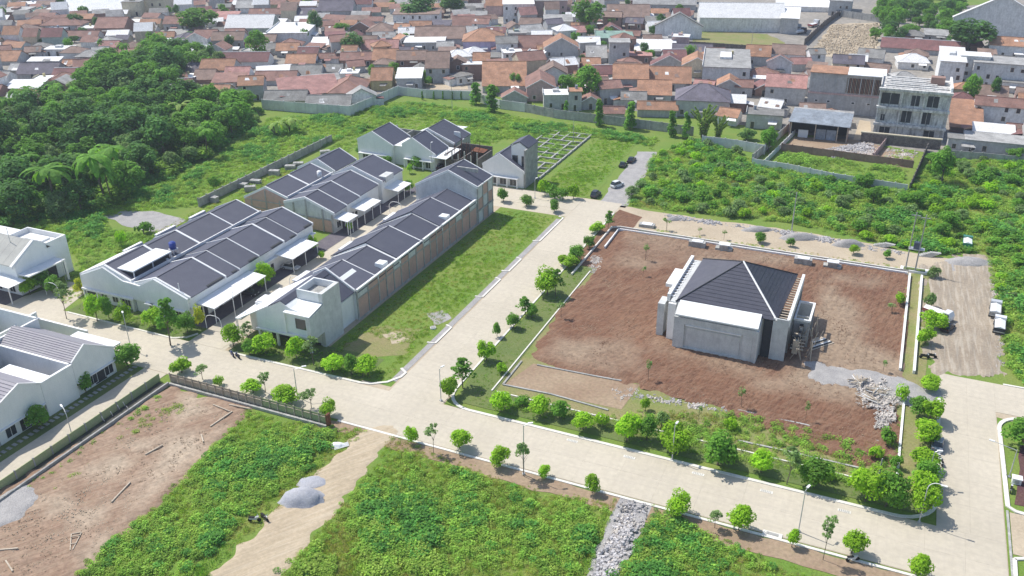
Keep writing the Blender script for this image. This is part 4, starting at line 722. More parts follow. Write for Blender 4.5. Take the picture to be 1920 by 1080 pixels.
for x in (-104.3, -100.2, -92.8): MB().box(x - .2, x + .2, 116.3, 116.7, 0, 3.3).obj('pillar', M_coping, o)
for x, w_ in ((-102.2, 2.4), (-98.5, 1.6), (-95.5, 2.2)): window(o, x, 119.6, .6, w_, 2.1, '-y')
MB().box(-104.2, -92.8, 119.5, 119.6, .0, .5).obj('plinth', M_dark, o)
pf = MB(); pf.box(-110.3, -107.6, 123, 126.2, 3.6, 4.2); pf.box(-110.1, -107.8, 123.2, 126, 4.2, 4.5); pf.obj('roof_box', M_coping, o)
c_ = MB(); c_.box(-110.4, -109, 117, 131, 3.35, 3.6); c_.obj('street_canopy', M_canopy, o)
for y in (117.3, 124, 130.6): MB().bar((-110.2, y, 0), (-110.2, y, 3.4), .08, 6).obj('post', M_coping, o)
# ---- row D with brick back wall
dv = [130.95, 138.9, 147.9, 157.9, 167, 177, 185]
DL = ['row house just behind the tower, with a pale lean-to roof', 'row house with thick white parapet on its far side, brick wall row', 'middle row house with small white roof vents, brick wall row', 'row house with faded roof patches, brick wall row', 'long row house with stepped roof near the far end, brick wall row', 'last row house touching the unpainted two storey house']
for i in range(6):
    o = gable_unit(DL[i], [-108.9, -108.3, -109.3, -108.5, -109.2, -108.4][i], -91.75, dv[i], dv[i + 1], -99.8 + [0, .5, -.2, .6, .1, .5][i], 8.3 + [0, -.3, .25, -.15, .3, -.1][i], 3.7, 5.9 + [0, -.25, .15, -.2, .2, -.1][i], group=EG, end0=False, end1=True, pt=[.2, .5, .25, .25, .2, .3][i], pr=.25)
    # back wall at the strip: columns, beams and brick panels
    n = max(2, round((dv[i + 1] - dv[i]) / 3.35)); dy = (dv[i + 1] - dv[i]) / n; base = -91.7
    pm = MB().box(0, .12, .17, dy - .17, .35, 4.55).mesh('brick_panel', M_brick); pm2 = MB().box(0, .12, .17, dy - .17, 4.8, 6.2).mesh('render_panel', M_render); cm = MB().box(0, .24, -.15, .15, 0, 6.5).mesh('concrete_column', M_grey)
    for k in range(n):
        link('brick_panel', pm, o, (base, dv[i] + dy * k, 0)); link('render_panel' if (k + i) % 3 == 0 else 'brick_panel', pm2 if (k + i) % 3 == 0 else MB().box(0, .12, .17, dy - .17, 4.8, 6.2).mesh('brick_panel', M_brick), o, (base, dv[i] + dy * k, 0)); link('concrete_column', cm, o, (base, dv[i] + dy * k, 0))
    MB().box(base, base + .2, dv[i] + .01, dv[i + 1] - .01, 4.55, 4.8).obj('concrete_beam', M_grey, o); MB().box(base, base + .2, dv[i] + .01, dv[i + 1] - .01, 0, .35).obj('concrete_beam', M_grey, o)
    MB().box(base - .1, base + .35, dv[i] + .01, dv[i + 1] - .01 - (1.8 if i in (2, 3) else 0), 6.5, 6.8).obj('wall_coping', M_coping, o)
    MB().box(base - .3, base - .02, dv[i] + .01, dv[i + 1] - .01, 5.5, 6.5).obj('back_wall', M_render, o)
    if i in (0, 2, 4): MB().box(-109.4, -107.9, dv[i] + 3, dv[i] + 8, 4.0, 4.25).obj('awning', M_canopy, o)
    if i == 0: MB().prism([(-96.6, 131.3, 7.6), (-92.2, 131.3, 5.6), (-92.2, 137.4, 5.6), (-96.6, 137.4, 7.6)], (0, 0, .12)).obj('lean_to_roof', M_canopy, o); MB().box(-96.4, -92.3, 131.3, 137.2, 5.4, 6.0).obj('lean_to_wall', M_render, o)
    if i in (1, 4): MB().box(-94.2, -92.3, dv[i] + 3.2, dv[i] + 5.2, 6.0, 7.3).obj('stair_head', M_canopy, o)
    for k in range(2): window(o, -108.9, dv[i] + 2.2 + 3.6 * k, .9, 1.5, 1.6, '-x')
o = gable_unit('unpainted grey two storey end house with columns, at the far end of the brick row', -108.6, -91.5, 185.1, 194.3, -99.2, 12.9, 8.0, 9.6, wallm=M_render, pr=.3, name='end_house')
MB().box(-100, -93, 189, 189.4, 12, 12.9).obj('roof_divider', M_grey, o)
for y in (185.4, 188.3, 191.2, 194): MB().box(-91.5, -91.25, y - .15, y + .15, 0, 9.4).obj('concrete_column', M_grey, o)
for k, y in enumerate((185.6, 188.5, 191.4)):
    for z in (.3, 3.6, 6.6): MB().box(-91.5, -91.35, y + .05, y + 2.45, z, z + 2.7).obj('brick_panel', M_brick if (k + int(z)) % 2 else M_render, o)
MB().box(-91.55, -91.2, 185.1, 194.3, 3.1, 3.45).obj('concrete_beam', M_grey, o); MB().box(-91.55, -91.2, 185.1, 194.3, 9.5, 9.8).obj('wall_coping', M_coping, o)
# ---- far white houses
def far_front(o, u0, u1, v, z=2.6):
    n = int((u1 - u0) / 3)
    for k in range(n): window(o, u0 + (k + .5) * (u1 - u0) / n, v, .5, 1.9, 1.7, '-y', mull=1)
    MB().box(u0 - .2, u1 + .2, v - 1.1, v - .05, z, z + .22).obj('canopy_slab', M_coping, o)
    for k in range(n + 1): MB().box(u0 + k * (u1 - u0) / n - .15, u0 + k * (u1 - u0) / n + .15, v - .95, v - .7, 0, z).obj('pillar', M_coping, o)
o = gable_unit('white gabled house at the far left end of the estate', -146.3, -134.3, 217, 227.5, -141, 9.2, 6.4, 5.6, group=EG); far_front(o, -145.5, -135, 217)
MB().box(-134.25, -131.05, 218, 226, 0, 5.6).obj('side_room', M_white, o); MB().box(-134.25, -131.0, 217.8, 226, 5.6, 5.8).obj('side_roof', M_coping, o)
o = gable_unit('white gabled house with wide flat white carport at the far end of the estate', -131, -120.5, 217, 225.5, -127.6, 8.8, 6.6, 4.6, group=EG); far_front(o, -130, -121, 217)
MB().prism([(-122, 216.4, 4.1), (-116.4, 216.4, 4.0), (-116.4, 226.2, 4.2), (-122, 226.2, 4.3)], (0, 0, .15)).obj('carport_canopy', M_canopy, o)
for x, y in ((-121.7, 216.8), (-116.8, 216.8), (-116.8, 225.8)): MB().bar((x, y, 0), (x, y, 4.1), .12, 6).obj('post', M_coping, o)
o = gable_unit('farthest dark roofed estate house, still in raw grey walls', -131.5, -119.5, 227.5, 238.5, -128.2, 8.6, 6.5, 5.0, wallm=M_grey, group=EG)
MB().box(-122, -120, 232.6, 233, 5, 7.2).obj('roof_divider', M_coping, o)
o = thing('unfinished_house', 'grey unfinished house shell between the far white houses', 'house shell')
for a in (((-145, -133), (228, 228.3), 5), ((-145, -144.7), (228.3, 238), 5.4), ((-133.3, -133), (228.3, 238), 5), ((-144.7, -133.3), (237.7, 238), 4.4), ((-139, -138.7), (228.3, 237.7), 4.6)): MB().box(*a[0], *a[1], 0, a[2]).obj('wall', M_grey, o)
o = thing('roof_slab', 'white sheet roof of a site shed beyond the far houses', 'shed')
MB().prism([(-139.5, 239, 3.0), (-129.5, 240.5, 2.6), (-127, 252, 2.8), (-137, 250, 3.2)], (0, 0, .12)).obj('sheet_roof', M_canopy, o)
for x, y in ((-139, 239.5), (-130, 241), (-127.5, 251.4), (-136.8, 249.5)): MB().bar((x, y, 0), (x, y, 2.7), .1, 5).obj('post', M_wood, o)
o = thing('unfinished_house', 'rough masonry shell with scaffold bars beyond the flat white carport', 'house shell')
for a in (((-118.5, -118.1), (219, 230), 4.5), ((-118.1, -108), (229.6, 230), 5), ((-108.4, -108), (220, 229.6), 4), ((-113.4, -113), (219, 229.6), 3.8), ((-118.1, -113.4), (219, 219.3), 3.4)): MB().box(*a[0], *a[1], 0, a[2]).obj('wall', M_stonew, o)
for k in range(6): MB().box(-118 + k * 2, -117.7 + k * 2, 219, 219.3, 0, 5.2 + (k % 2)).obj('concrete_column', M_grey, o)
MB().prism([(-113, 226, 4.2), (-109, 226, 4.0), (-109, 229, 4.2), (-113, 229, 4.5)], (0, 0, .05)).obj('rust_sheet', M_rust, o)
for k in range(10): MB().bar((-117.5 + k * .95, 219.5 + (k % 4) * 2.5, 2), (-117.3 + k * .95, 219.5 + (k % 4) * 2.5, 6.5 + (k % 3) * .8), .09, 4).obj('rebar_bundle', M_rust, o)
o = gable_unit('white gabled house with raw concrete tower at the far junction', -103.2, -90.9, 213, 222, -98.1, 8.8, 5.4, 4.4, group=EG); far_front(o, -101.5, -92.5, 213)
t2 = MB(); t2.prism([(-95.4, 215.2, 4), (-90.6, 215.2, 4), (-90.6, 215.2, 10.6), (-93, 215.2, 12.2), (-95.4, 215.2, 11)], (0, 6.6, 0)); t2.obj('tower_wall', M_white, o)
MB().box(-90.85, -90.4, 213.2, 222, 0, 10.8).obj('side_wall', M_grey, o)
MB().prism([(-95.8, 215, 11.1), (-93, 215, 12.4), (-93, 222, 12.4), (-95.8, 222, 11.1)], (0, 0, .15)).obj('tower_roof', M_roof, o); MB().prism([(-93, 215, 12.4), (-90.2, 215, 10.9), (-90.2, 222, 10.9), (-93, 222, 12.4)], (0, 0, .15)).obj('tower_roof', M_roof, o)
window(o, -94.3, 215.2, 5.4, 1.6, 3, '-y', mull=0, name='opening', fm=M_grey); window(o, -91.7, 215.2, 5.4, 1.2, 3, '-y', mull=0, name='opening', fm=M_grey)
# foundation grid
o = thing('foundation_grid', 'pale concrete foundation strips laid out as a grid of small rooms', 'foundations')
def fnd(x0, x1, y0, y1): MB().box(x0, x1, y0, y1, 0, .55).obj('foundation_strip', M_grey, o)
for k, y in enumerate(np.linspace(221, 266, 11)): fnd(-104.5 if k > 1 else -99, -89.8, y, y + .45)
for x in (-104.5, -100.6, -97, -93.4, -90): 
    for k, (a, b_) in enumerate(zip(np.linspace(221, 266, 11)[:-1], np.linspace(221, 266, 11)[1:])):
        if (k + int(x)) % 5 != 0 or x == -90: fnd(x, x + .45, a + .46, b_ - .01)
# ---- pale roofed house at left edge, and the lower left row (ridge along x)
M_proof = mat('pale grey roof sheet', (.40, .40, .37), .7, .08, .5, (.33, .33, .31), wave=('X', 2.2), bump=.3)
M_proof2 = mat('violet grey roof sheet', (.27, .255, .29), .6, .08, .5, (.31, .30, .32))
o = thing('left_house', 'white house with pale grey roof and flat rear box at the left edge', 'house')
MB().prism([(-163.5, 112.6, 0), (-163.5, 126.2, 0), (-163.5, 126.2, 7.6), (-163.5, 122, 7.6), (-163.5, 118.4, 10.2), (-163.5, 112.6, 6.8)], (-28, 0, 0)).obj('wall', M_white, o)
for k in range(12):
    x = -164.4 - k * 2.3; MB().prism([(x, 112.2, 6.75), (x, 118.4, 10.3), (x - 2.26, 118.4, 10.3), (x - 2.26, 112.2, 6.75)], (0, 0, .14)).obj('roof_sheet', M_proof, o)
MB().prism([(-164.3, 118.45, 10.3), (-164.3, 122, 8), (-192, 122, 8), (-192, 118.45, 10.3)], (0, 0, .12)).obj('roof_sheet', M_proof, o)
for x in (-163.6, -173.5): MB().prism([(x, 112, 6.9), (x, 118.4, 10.5), (x, 122.2, 8.0), (x, 122.2, 7.4), (x, 118.4, 9.9), (x, 112, 6.3)], (-.7, 0, 0)).obj('parapet', M_coping, o)
pb = MB(); pb.box(-163.9, -163.5, 121, 126.2, 7.6, 8.7); pb.box(-175, -163.9, 125.9, 126.2, 7.6, 8.7); pb.box(-175, -174.7, 121, 125.9, 7.6, 8.7); pb.obj('roof_parapet', M_coping, o); MB().box(-172, -167, 122.6, 125, 7.62, 8.0).obj('roof_hatch', M_canopy, o)
MB().box(-163.48, -160.5, 113, 122.4, 4.6, 4.85).obj('porch_slab', M_coping, o); MB().box(-160.9, -160.5, 121.9, 122.4, 0, 4.6).obj('porch_column', M_coping, o)
for y in (115, 118.5): window(o, -163.5, y, .6, 1.8, 2.2, '+x')
MB().box(-163.5, -163.4, 119.8, 122, .1, 4.2).obj('recess_shade_panel', M_dark, o)  # flat dark panel, the shade of a recess put into its colour
MB().prism([(-166, 108.6, 4.2), (-161.5, 108.6, 3.9), (-161.5, 113, 3.9), (-166, 113, 4.2)], (-12, 0, .15)).obj('carport_canopy', M_canopy, o)
for x in (-162, -168): MB().bar((x, 108.9, 0), (x, 108.9, 4), .12, 6).obj('post', M_coping, o)
for x in (-166, -170): window(o, x, 112.6, .5, 1.6, 2.2, '-y')
MB().bar((-169, 117, 9.4), (-169, 117, 13), .07, 5).obj('antenna_mast', M_steel, o)
def llhouse(label, v0, v1, vr, zr, ze0, ze1, y1p, first=False):
    o = thing('corner_house', label, 'house')
    U = -121.0
    MB().prism([(U, v0, 2.9), (U, v1, 2.9), (U, v1, ze1), (U, vr, zr), (U, v0, ze0), ], (-.5, 0, 0)).obj('front_gable', M_white, o)
    MB().box(U - .9, U - .55, v0 + .02, v1 - .02, 0, 2.9).obj('lower_wall', M_white, o); MB().box(U - .5, U + .35, v0, v1, 2.75, 2.89).obj('canopy_slab', M_coping, o)
    MB().prism([(U - .52, v0 + .02, 0), (U - .52, v1 - .02, 0), (U - .52, v1 - .02, ze1 - .2), (U - .52, vr, zr - .2), (U - .52, v0 + .02, ze0 - .2)], (-17, 0, 0)).obj('wall', M_white, o)
    n = 9; mA = MB(); L_ = math.dist((vr, zr), (v0, ze0))
    for k in range(n):
        a = k / n; b_ = (k + 1) / n; y0_, z0_ = vr + (v0 - vr) * a, zr + (ze0 - zr) * a; y1_, z1_ = vr + (v0 - vr) * b_, zr + (ze0 - zr) * b_
        MB().prism([(U - .3, y0_, z0_ - .02), (U - .3, y1_, z1_ + .10), (U - .3, y1_, z1_ + .22), (U - .3, y0_, z0_ + .10)], (-17, 0, 0)).obj('roof_sheet', M_proof2, o)
    MB().prism([(U - .3, vr + .02, zr), (U - .3, v1 + .1, ze1), (U - .3, v1 + .1, ze1 + .15), (U - .3, vr + .02, zr + .15)], (-17, 0, 0)).obj('roof_sheet', M_proof2, o)
    MB().prism([(U + .02, v1 + .25, ze1 + .25), (U + .02, vr, zr + .3), (U + .02, v0, ze0 + .3), (U + .02, v0, ze0), (U + .02, vr, zr), (U + .02, v1 + .25, ze1 - .1)], (-.28, 0, 0)).obj('barge_board', M_coping, o)
    for y in (v0 + 2.2, vr + .4, v1 - 1.6): window(o, U - .54, y, .5, 1.8, 1.9, '+x', mull=1)
    MB().box(U - .54, U - .5, v0 + 4, v0 + 6.5, .1, 2.6).obj('recess_shade_panel', M_dark, o)  # dark panel on the wall, recess shade in its colour
    return o
llhouse('white house with violet grey ribbed roof and big round tree, lower left corner', 88.5, 97.3, 91.7, 8.6, 6.6, 5.0, 0)
o = thing('open_courtyard', 'white walled courtyard with unroofed rooms behind the lower left houses', 'walls')
for a in (((-121.5, -121.0), (82.05, 88.45), 0, 6.6),): MB().box(*a[0], *a[1], a[2], a[3]).obj('wall', M_white, o)
cw = [((-138.5, -121.6), (88.1, 88.4), 6.6), ((-138.8, -138.5), (82.2, 97), 7.4), ((-150, -138.8), (96.7, 97), 7.6), ((-150, -138.8), (88.5, 88.8), 6.8), ((-150.3, -150), (86, 98), 6.4), ((-144.5, -144.2), (89.8, 97.7), 5), ((-146, -133), (102.0, 102.3), 3.4), ((-146.3, -146), (98, 102.3), 4.6), ((-165, -150.3), (92, 92.3), 5.6), ((-165, -150.3), (86.8, 87.1), 6.2), ((-157.3, -157), (87.1, 92), 5), ((-165, -150.3), (98.4, 98.7), 4.8)]
for (x0, x1), (y0, y1), h in cw: MB().box(x0, x1, y0, y1, 0, h).obj('wall', M_white, o); MB().box(x0 - .06, x1 + .06, y0 - .06, y1 + .06, h, h + .14).obj('wall_coping', M_coping, o)
MB().box(-131.5, -121.55, 82.4, 84.8, 6.1, 6.25).obj('terrace', M_canopy, o); MB().box(-137, -121.55, 84.85, 88.05, 2.4, 2.5).obj('shade_tinted_floor', M_proof2, o); MB().box(-138.4, -131.6, 82.3, 84.8, 3.4, 3.5).obj('shade_tinted_floor', M_proof2, o)  # floors coloured violet grey to paint the courtyard's purple shade
MB().box(-133, -122.5, 97.7, 100.3, 4.2, 4.35).obj('carport_canopy', M_canopy, o)
for x in (-132.7, -122.8): MB().bar((x, 100.1, 0), (x, 100.1, 4.2), .1, 6).obj('post', M_coping, o)
llhouse('white house with grey ribbed roof cut by the left picture edge', 73.2, 82.0, 78.5, 8.4, 6.4, 6.4, 0)
llhouse('lowest white house of the left row, only its front corner in view', 60, 73.1, 67, 8.4, 6.4, 6.4, 0)
for k in range(34):
    y = 66 + k * 1.02; q = MB().box(-.45, .45, -.28, .28, 0, .07) if k == 0 else None
    if k == 0: psm = q.mesh('paving_slab', M_grey); psr = thing('stepping_path', 'row of separate grey stepping slabs along the foot of the lower left houses', 'path', (0, 0, 0))
    link('paving_slab', psm, psr, (-119.7, y, .05))
sheet('shaded_lawn', [(-121.4, 60), (-117.95, 60), (-117.95, 99.2), (-121.4, 99.6)], .04, M_lawn, px=False)
# ---- rear boundary wall behind block 1
o = thing('boundary_wall', 'low raw concrete boundary wall running behind the left row houses', 'wall')
pm = MB().box(-.12, .12, 0, 3.05, 0, 2.3).mesh('wall_panel', M_grey); cm = MB().box(-.2, .2, -.18, 0, 0, 2.6).mesh('wall_post', M_grey)
for k in range(19): link('wall_panel', pm, o, (-164.3, 168 + k * 3.25, 0)); link('wall_post', cm, o, (-164.3, 168 + k * 3.25, 0))
for i, (px, py) in enumerate([(400, 378), (455, 352), (480, 345), (515, 328), (545, 318), (560, 312), (470, 358), (610, 290)]):
    x, y, _ = P(px, py); o = thing('block_stack', ['stack of grey hollow blocks against the rear boundary wall', 'small heap of grey blocks and boards by the rear wall'][i % 2], 'block stack', (x, y, 0), .1 * i)
    for a in range(3):
        for c in range(2): MB().box(-1.5 + a, -.55 + a, -.8, .8, c * .75, c * .75 + .7 - .1 * (i % 3)).obj('block_layer', M_grey, o)
# ================================================================ the unfinished house in the middle of the building lot
o = thing('unfinished_house', 'grey rendered house with steep dark pyramid roof, unfinished, alone on red soil', 'house')
hb = MB(); hb.box(-33.2, -15.2, 147.6, 167.5, 0, 8.0); hb.obj('wall', M_render, o)
fb = MB(); fb.prism([(-31.6, 144.95, 0), (-31.6, 147.58, 0), (-31.6, 147.58, 8.3), (-31.6, 145.6, 7.3), (-31.6, 144.95, 6.8)], (15.4, 0, 0)); fb.obj('front_box', M_render, o)
fs_ = MB(); [fs_.box(a_[0], a_[1], 144.6, 144.94, a_[2], a_[3]) for a_ in ((-31.6, -29.6, 0, 6.6), (-18.9, -16.2, 0, 6.6), (-29.6, -18.9, 5.3, 6.6), (-29.6, -18.9, 0, .5))]; fs_.obj('front_surround', M_render, o)
MB().prism([(-31.3, 144.4, 7.0), (-31.3, 147.4, 8.5), (-31.3, 147.4, 8.75), (-31.3, 144.4, 7.25)], (14.9, 0, 0)).obj('white_awning', M_canopy, o)
MB().box(-29.4, -19.2, 144.5, 144.62, 5.1, 5.28).obj('lintel_band', M_coping, o); MB().box(-29.2, -19.4, 144.86, 144.94, .8, 4.6).obj('recess_panel', M_render, o)
fr2 = MB(); fr2.box(-17.4, -17.2, 144.5, 144.6, .2, 6.2); fr2.box(-16.5, -16.2, 144.35, 144.6, 0, 6.6); fr2.obj('facade_pilaster', M_render, o)
ap = (-22.3, 158.4, 13.4); c4 = [(-32.2, 147.4, 8.15), (-13.7, 146.9, 8.15), (-12.9, 167.9, 8.15), (-31.8, 168.2, 8.15)]
for i in range(4):
    a, b_ = c4[i], c4[(i + 1) % 4]; b = MB()
    N_ = 14
    for k in range(N_):                         # slate courses, each lapping over the one below
        t0, t1 = k / N_, (k + 1) / N_; L_ = lambda p, t: tuple(p[j] + (ap[j] - p[j]) * t for j in range(3))
        p0, p1, p2, p3 = L_(a, t0), L_(b_, t0), L_(b_, t1), L_(a, t1); up = .07
        b.face([(p0[0], p0[1], p0[2] + up), (p1[0], p1[1], p1[2] + up), p2, p3]); b.face([p0, p1, (p1[0], p1[1], p1[2] + up), (p0[0], p0[1], p0[2] + up)])
    b.obj('roof_slope', M_roofx, o)
for i in range(4): MB().bar((c4[i][0], c4[i][1], 8.3), (ap[0], ap[1], ap[2] + .1), .17 if i == 1 else .1, 5).obj('hip_cap', M_coping if i == 1 else M_dark, o)
# parapets with battens at left and right eaves
for x0, x1, yy in ((-34.2, -33.6, (149, 168)), (-12.0, -11.5, (147.2, 167.5))): MB().box(x0, x1, yy[0], yy[1], 7.2, 8.7).obj('parapet', M_coping, o)
for k in range(19):
    y = 147.8 + k * 1.04; MB().box(-13.5, -12.05, y, y + .22, 7.9, 8.05).obj('rafter', M_wood, o)
for k in range(14):
    y = 149.6 + k * 1.3;  MB().box(-33.58, -32.9, y, y + .45, 7.98, 8.12).obj('gutter_batten', M_coping, o)
MB().box(-32.88, -32.0, 149, 167.5, 7.7, 7.95).obj('gutter_deck', M_render, o)
MB().box(-14.3, -11.6, 147.0, 147.3, 0, 8.6).obj('end_wall', M_render, o); MB().box(-15.95, -14.45, 147.35, 147.59, 0, 7.9).obj('recess_shade_panel', M_dark, o); MB().box(-11.9, -11.5, 147.3, 167, 6.4, 7.15).obj('ring_beam', M_grey, o)  # dark slab paints the shade of the gap beside the front box
MB().box(-14.8, -14.5, 147.3, 166, 0, 8).obj('interior_shade_wall', M_dark, o)  # wall coloured dark to paint the shade inside the house
lb = MB(); lb.box(-35.6, -34.3, 147.8, 151, 0, 7.0); lb.box(-35.4, -34.25, 155, 162, 0, 6.6); lb.obj('left_pier', M_render, o); MB().box(-36.3, -34.22, 156, 163.5, 6.62, 7.3).obj('roof_frame', M_coping, o); MB().box(-33.4, -32.0, 147.0, 147.58, 0, 7.8).obj('corner_pilaster', M_coping, o)
for x, y in ((-11.7, 150.5), (-11.7, 154), (-11.7, 158), (-11.7, 162), (-11.7, 166.5), (-8.6, 154), (-8.6, 161.5)): MB().box(x - .2, x + .2, y - .2, y + .2, 0, 6.4 if x < -10 else 5.4).obj('concrete_column', M_grey, o)
sb = MB()
for a in ((-11.4, -8.4, 153.8, 154.2), (-11.4, -8.4, 161.3, 161.7), (-8.8, -8.4, 154.2, 161.3), (-11.4, -11.1, 154.2, 161.3)): sb.box(*a, 5.4, 5.8)
sb.obj('side_frame', M_coping, o); MB().box(-11.4, -8.9, 156, 156.2, 0, 5.4).obj('partition', M_render, o); MB().box(-11.38, -8.9, 161.3, 161.5, 0, 5.4).obj('partition', M_render, o)
rk = random.Random(5); 
for k in range(26):
    x = rk.uniform(-11.3, -6.8); y = rk.uniform(148.5, 160); t = rk.uniform(-1.8, 1.8); MB().bar((x, y, 0), (x + t, y + rk.uniform(-1, 1.2), rk.uniform(2.5, 5.2)), .07, 4).obj('prop_pole', M_wood, o)
for k in range(5): MB().box(-10.9, -8.6, 148.4 + k * 1.1, 148.7 + k * 1.1, 2.4 + .1 * k, 2.5 + .1 * k).obj('scaffold_board', M_wood, o)
for k in range(8): MB().box(-11.3 + rk.uniform(0, 1.5), -9.6, 149 + k * .9, 149.5 + k * .9, rk.uniform(.1, 3.5), rk.uniform(3.6, 4.2)).obj('formwork_board', [M_wood, M_dark, M_grey][k % 3], o)
o2 = thing('formwork_pile', 'pile of used formwork boards lying east of the unfinished grey house', 'boards', (-6.2, 156, .25), .9)
for k in range(7): MB().box(-3 + .3 * k, 2.5 - .2 * k, -1 + .25 * k, -.6 + .3 * k, .05 + .11 * k, .14 + .11 * k).obj('board', [M_wood, M_dark, M_canopy][k % 3], o2)
o2 = thing('formwork_pile', 'small pile of pale boards at the west corner of the grey house', 'boards', P(1240, 615), .5)
for k in range(5): MB().box(-1.4 + .2 * k, 1.4, -.6 + .2 * k, -.3 + .25 * k, .05 + .1 * k, .13 + .1 * k).obj('board', M_wood, o2)
# ---- low white walls and kerbs in the lot (things: walls)
def lowwall(pts, h, w_, label, m=M_coping, px=True, name='low_wall', seg=None):
    return kerb(pts, w_, h, name, m, px, kind=None, label=label, cat='low wall')
lowwall([(-57.6, 183), (-57.9, 194.6), (-40, 194.8), (7.6, 195.0)], .6, .35, 'inner white low wall along the far side of the red soil, two parallel', px=False)
lowwall([(-59.7, 166.5), (-59.9, 195.5), (-58, 196.3), (7.8, 196.4)], .5, .3, 'outer white low wall along the far side of the red soil', M_kerb, px=False)
lowwall([(7.9, 152.0), (8.0, 194.5)], .7, .42, 'left one of the two long white pipes along the east of the lot', px=False, name='concrete_pipe')
lowwall([(10.2, 152.0), (10.4, 194.5)], .7, .42, 'right one of the two long white pipes along the east of the lot', px=False, name='concrete_pipe')
lowwall([(8.9, 117.6), (9.0, 146)], .35, .35, 'straight white kerb line inside the lot beside the east hedge row', px=False)
lowwall([(1007, 685), (1120, 707), (1165, 715)], .22, .32, 'thin pale kerb between red soil and the tan inner plot', M_grey)
lowwall([(943, 722), (1033, 740), (1140, 770)], .22, .32, 'thin pale kerb along the front of the tan inner plot', M_grey)
lowwall([(943, 722), (978, 678)], .22, .32, 'short pale kerb on the left side of the tan inner plot', M_grey)
lowwall([(1383, 770), (1567, 810), (1647, 828)], .22, .32, 'pale kerb behind the grassy inner plot near the rubble', M_grey)
lowwall([(1383, 827), (1452, 842), (1617, 880)], .22, .32, 'pale kerb in front of the grassy inner plot', M_grey)
lowwall([(-56.4, 117.8), (-56.6, 170)], .2, .25, 'narrow pale edging between verge lawn and red soil on the west side', M_kerb, px=False)
lowwall([(-55.5, 117.9), (8.8, 117.4)], .2, .25, 'narrow pale edging between verge lawn and building lot on the south', M_kerb, px=False)
for i, (px, py) in enumerate([(1307, 463), (1357, 469), (1505, 495), (1560, 502), (1213, 425)]):
    x, y, _ = P(px, py); o = thing('block_stack', ['grey block stack on the white wall, first from the left', 'grey block stack on the white wall, second from the left', 'rounded grey block heap on the white wall behind the pyramid roof', 'grey block stack with white top nearest the power poles', 'small white and grey block stack on the dirt road beyond the lot corner'][i], 'block stack', (x, y, 0), .05, 'block stacks by the lot wall')
    r_ = random.Random(i)
    for a in range(4):
        for c in range(2 if i < 4 else 1):
            if not (c == 1 and a in (0, 3) and i % 2): MB().box(-1.9 + a * .96, -.98 + a * .96, -.9, .9, c * .75, c * .75 + .72).obj('block_layer', M_grey, o)
    MB().box(-1.2, 1.3, -.8, .8, 1.5 if i < 4 else .75, 1.62 if i < 4 else .85).obj('cover_sheet', M_canopy, o)
# ---- perimeter fences lower left
M_net = mat('green shade net', (.30, .38, .18), .9, .12, .7, (.38, .40, .22), stain=.3, stain_col=(.36, .32, .22))
M_zinc = mat('weathered brown zinc', (.46, .41, .31), .8, .15, .6, (.36, .30, .22), stain=.4, stain_col=(.42, .38, .30))
o = thing('zinc_fence', 'tall weathered sheet fence with green netting along the main road', 'fence')
n = 20; x0, x1 = -109.5, -76.6
pz = MB().prism([(0, 0, .05), ((x1 - x0) / n - .04, 0, .05), ((x1 - x0) / n - .04, 0, 2.1), (0, 0, 2.1)], (0, .04, 0))
mz = pz.mesh('fence_panel', M_zinc); mn = pz.mesh('fence_panel', M_net); mp = MB().box(-.07, .07, -.07, .07, 0, 2.35).mesh('fence_post', M_wood); mr = MB().box(0, (x1 - x0) / n, -.12, -.04, 1.7, 1.8).mesh('fence_rail', M_wood)
for k in range(n):
    x = x0 + (x1 - x0) * k / n; link('fence_panel', mz if k < 12 else mn, o, (x, 98.05, 0)); link('fence_post', mp, o, (x, 97.95, 0)); link('fence_rail', mr, o, (x, 97.99, 0))
link('fence_post', mp, o, (x1, 97.95, 0)); kk = MB().box(x0, x1, 97.3, 97.7, 0, .5).obj('concrete_footing', M_grey, o)
MB().box(x1 - .1, x1 + .25, 97.6, 98.5, 0, 2.4).obj('end_pillar', M_rust, o)
o = thing('street_fence', 'low moss stained wall panels between the lower left street and the ditch', 'fence')
n = 16; y0, y1 = 45., 98.
ms = MB().box(-.06, .06, .03, (y1 - y0) / n - .03, 0, 1.5).mesh('wall_panel', M_net); mq = MB().box(-.12, .12, -.1, .1, 0, 1.65).mesh('fence_post', M_grey)
for k in range(n): link('wall_panel', ms, o, (-112.1, y0 + (y1 - y0) * k / n, 0)); link('fence_post', mq, o, (-112.1, y0 + (y1 - y0) * k / n, 0))
sheet('ditch_bed', [(-111.9, 45), (-109.7, 45), (-109.7, 97.5), (-111.9, 97.5)], .05, mat('dark ditch mud', (.045, .05, .04), .8, .3, .6, (.09, .085, .07)), px=False)
lowwall([(-109.6, 45), (-109.6, 97.4)], .7, .3, 'thin concrete ditch edge along the dirt plot at lower left', M_grey, px=False)
for k, (px, py) in enumerate([(225, 768), (235, 762), (242, 770), (196, 790), (212, 780)]):
    x, y, _ = P(px, py); o = thing('ditch_prop', ['bent white prop pole leaning in the dark ditch', 'short white stick standing in the dark ditch'][k % 2], 'pole', (x, y, 0)); MB().bar((0, 0, 0), (.3, -.5, 1.3), .05, 4).obj('pole', M_coping, o)
scatter('ditch_weeds', 'bright weeds creeping along the ditch beside the dirt plot', [(-109.4, 60), (-108, 60), (-107, 96), (-109.4, 97)], 2.2, [C_g2, C_w1], .5, 1., 31, px=False, cat='weeds')
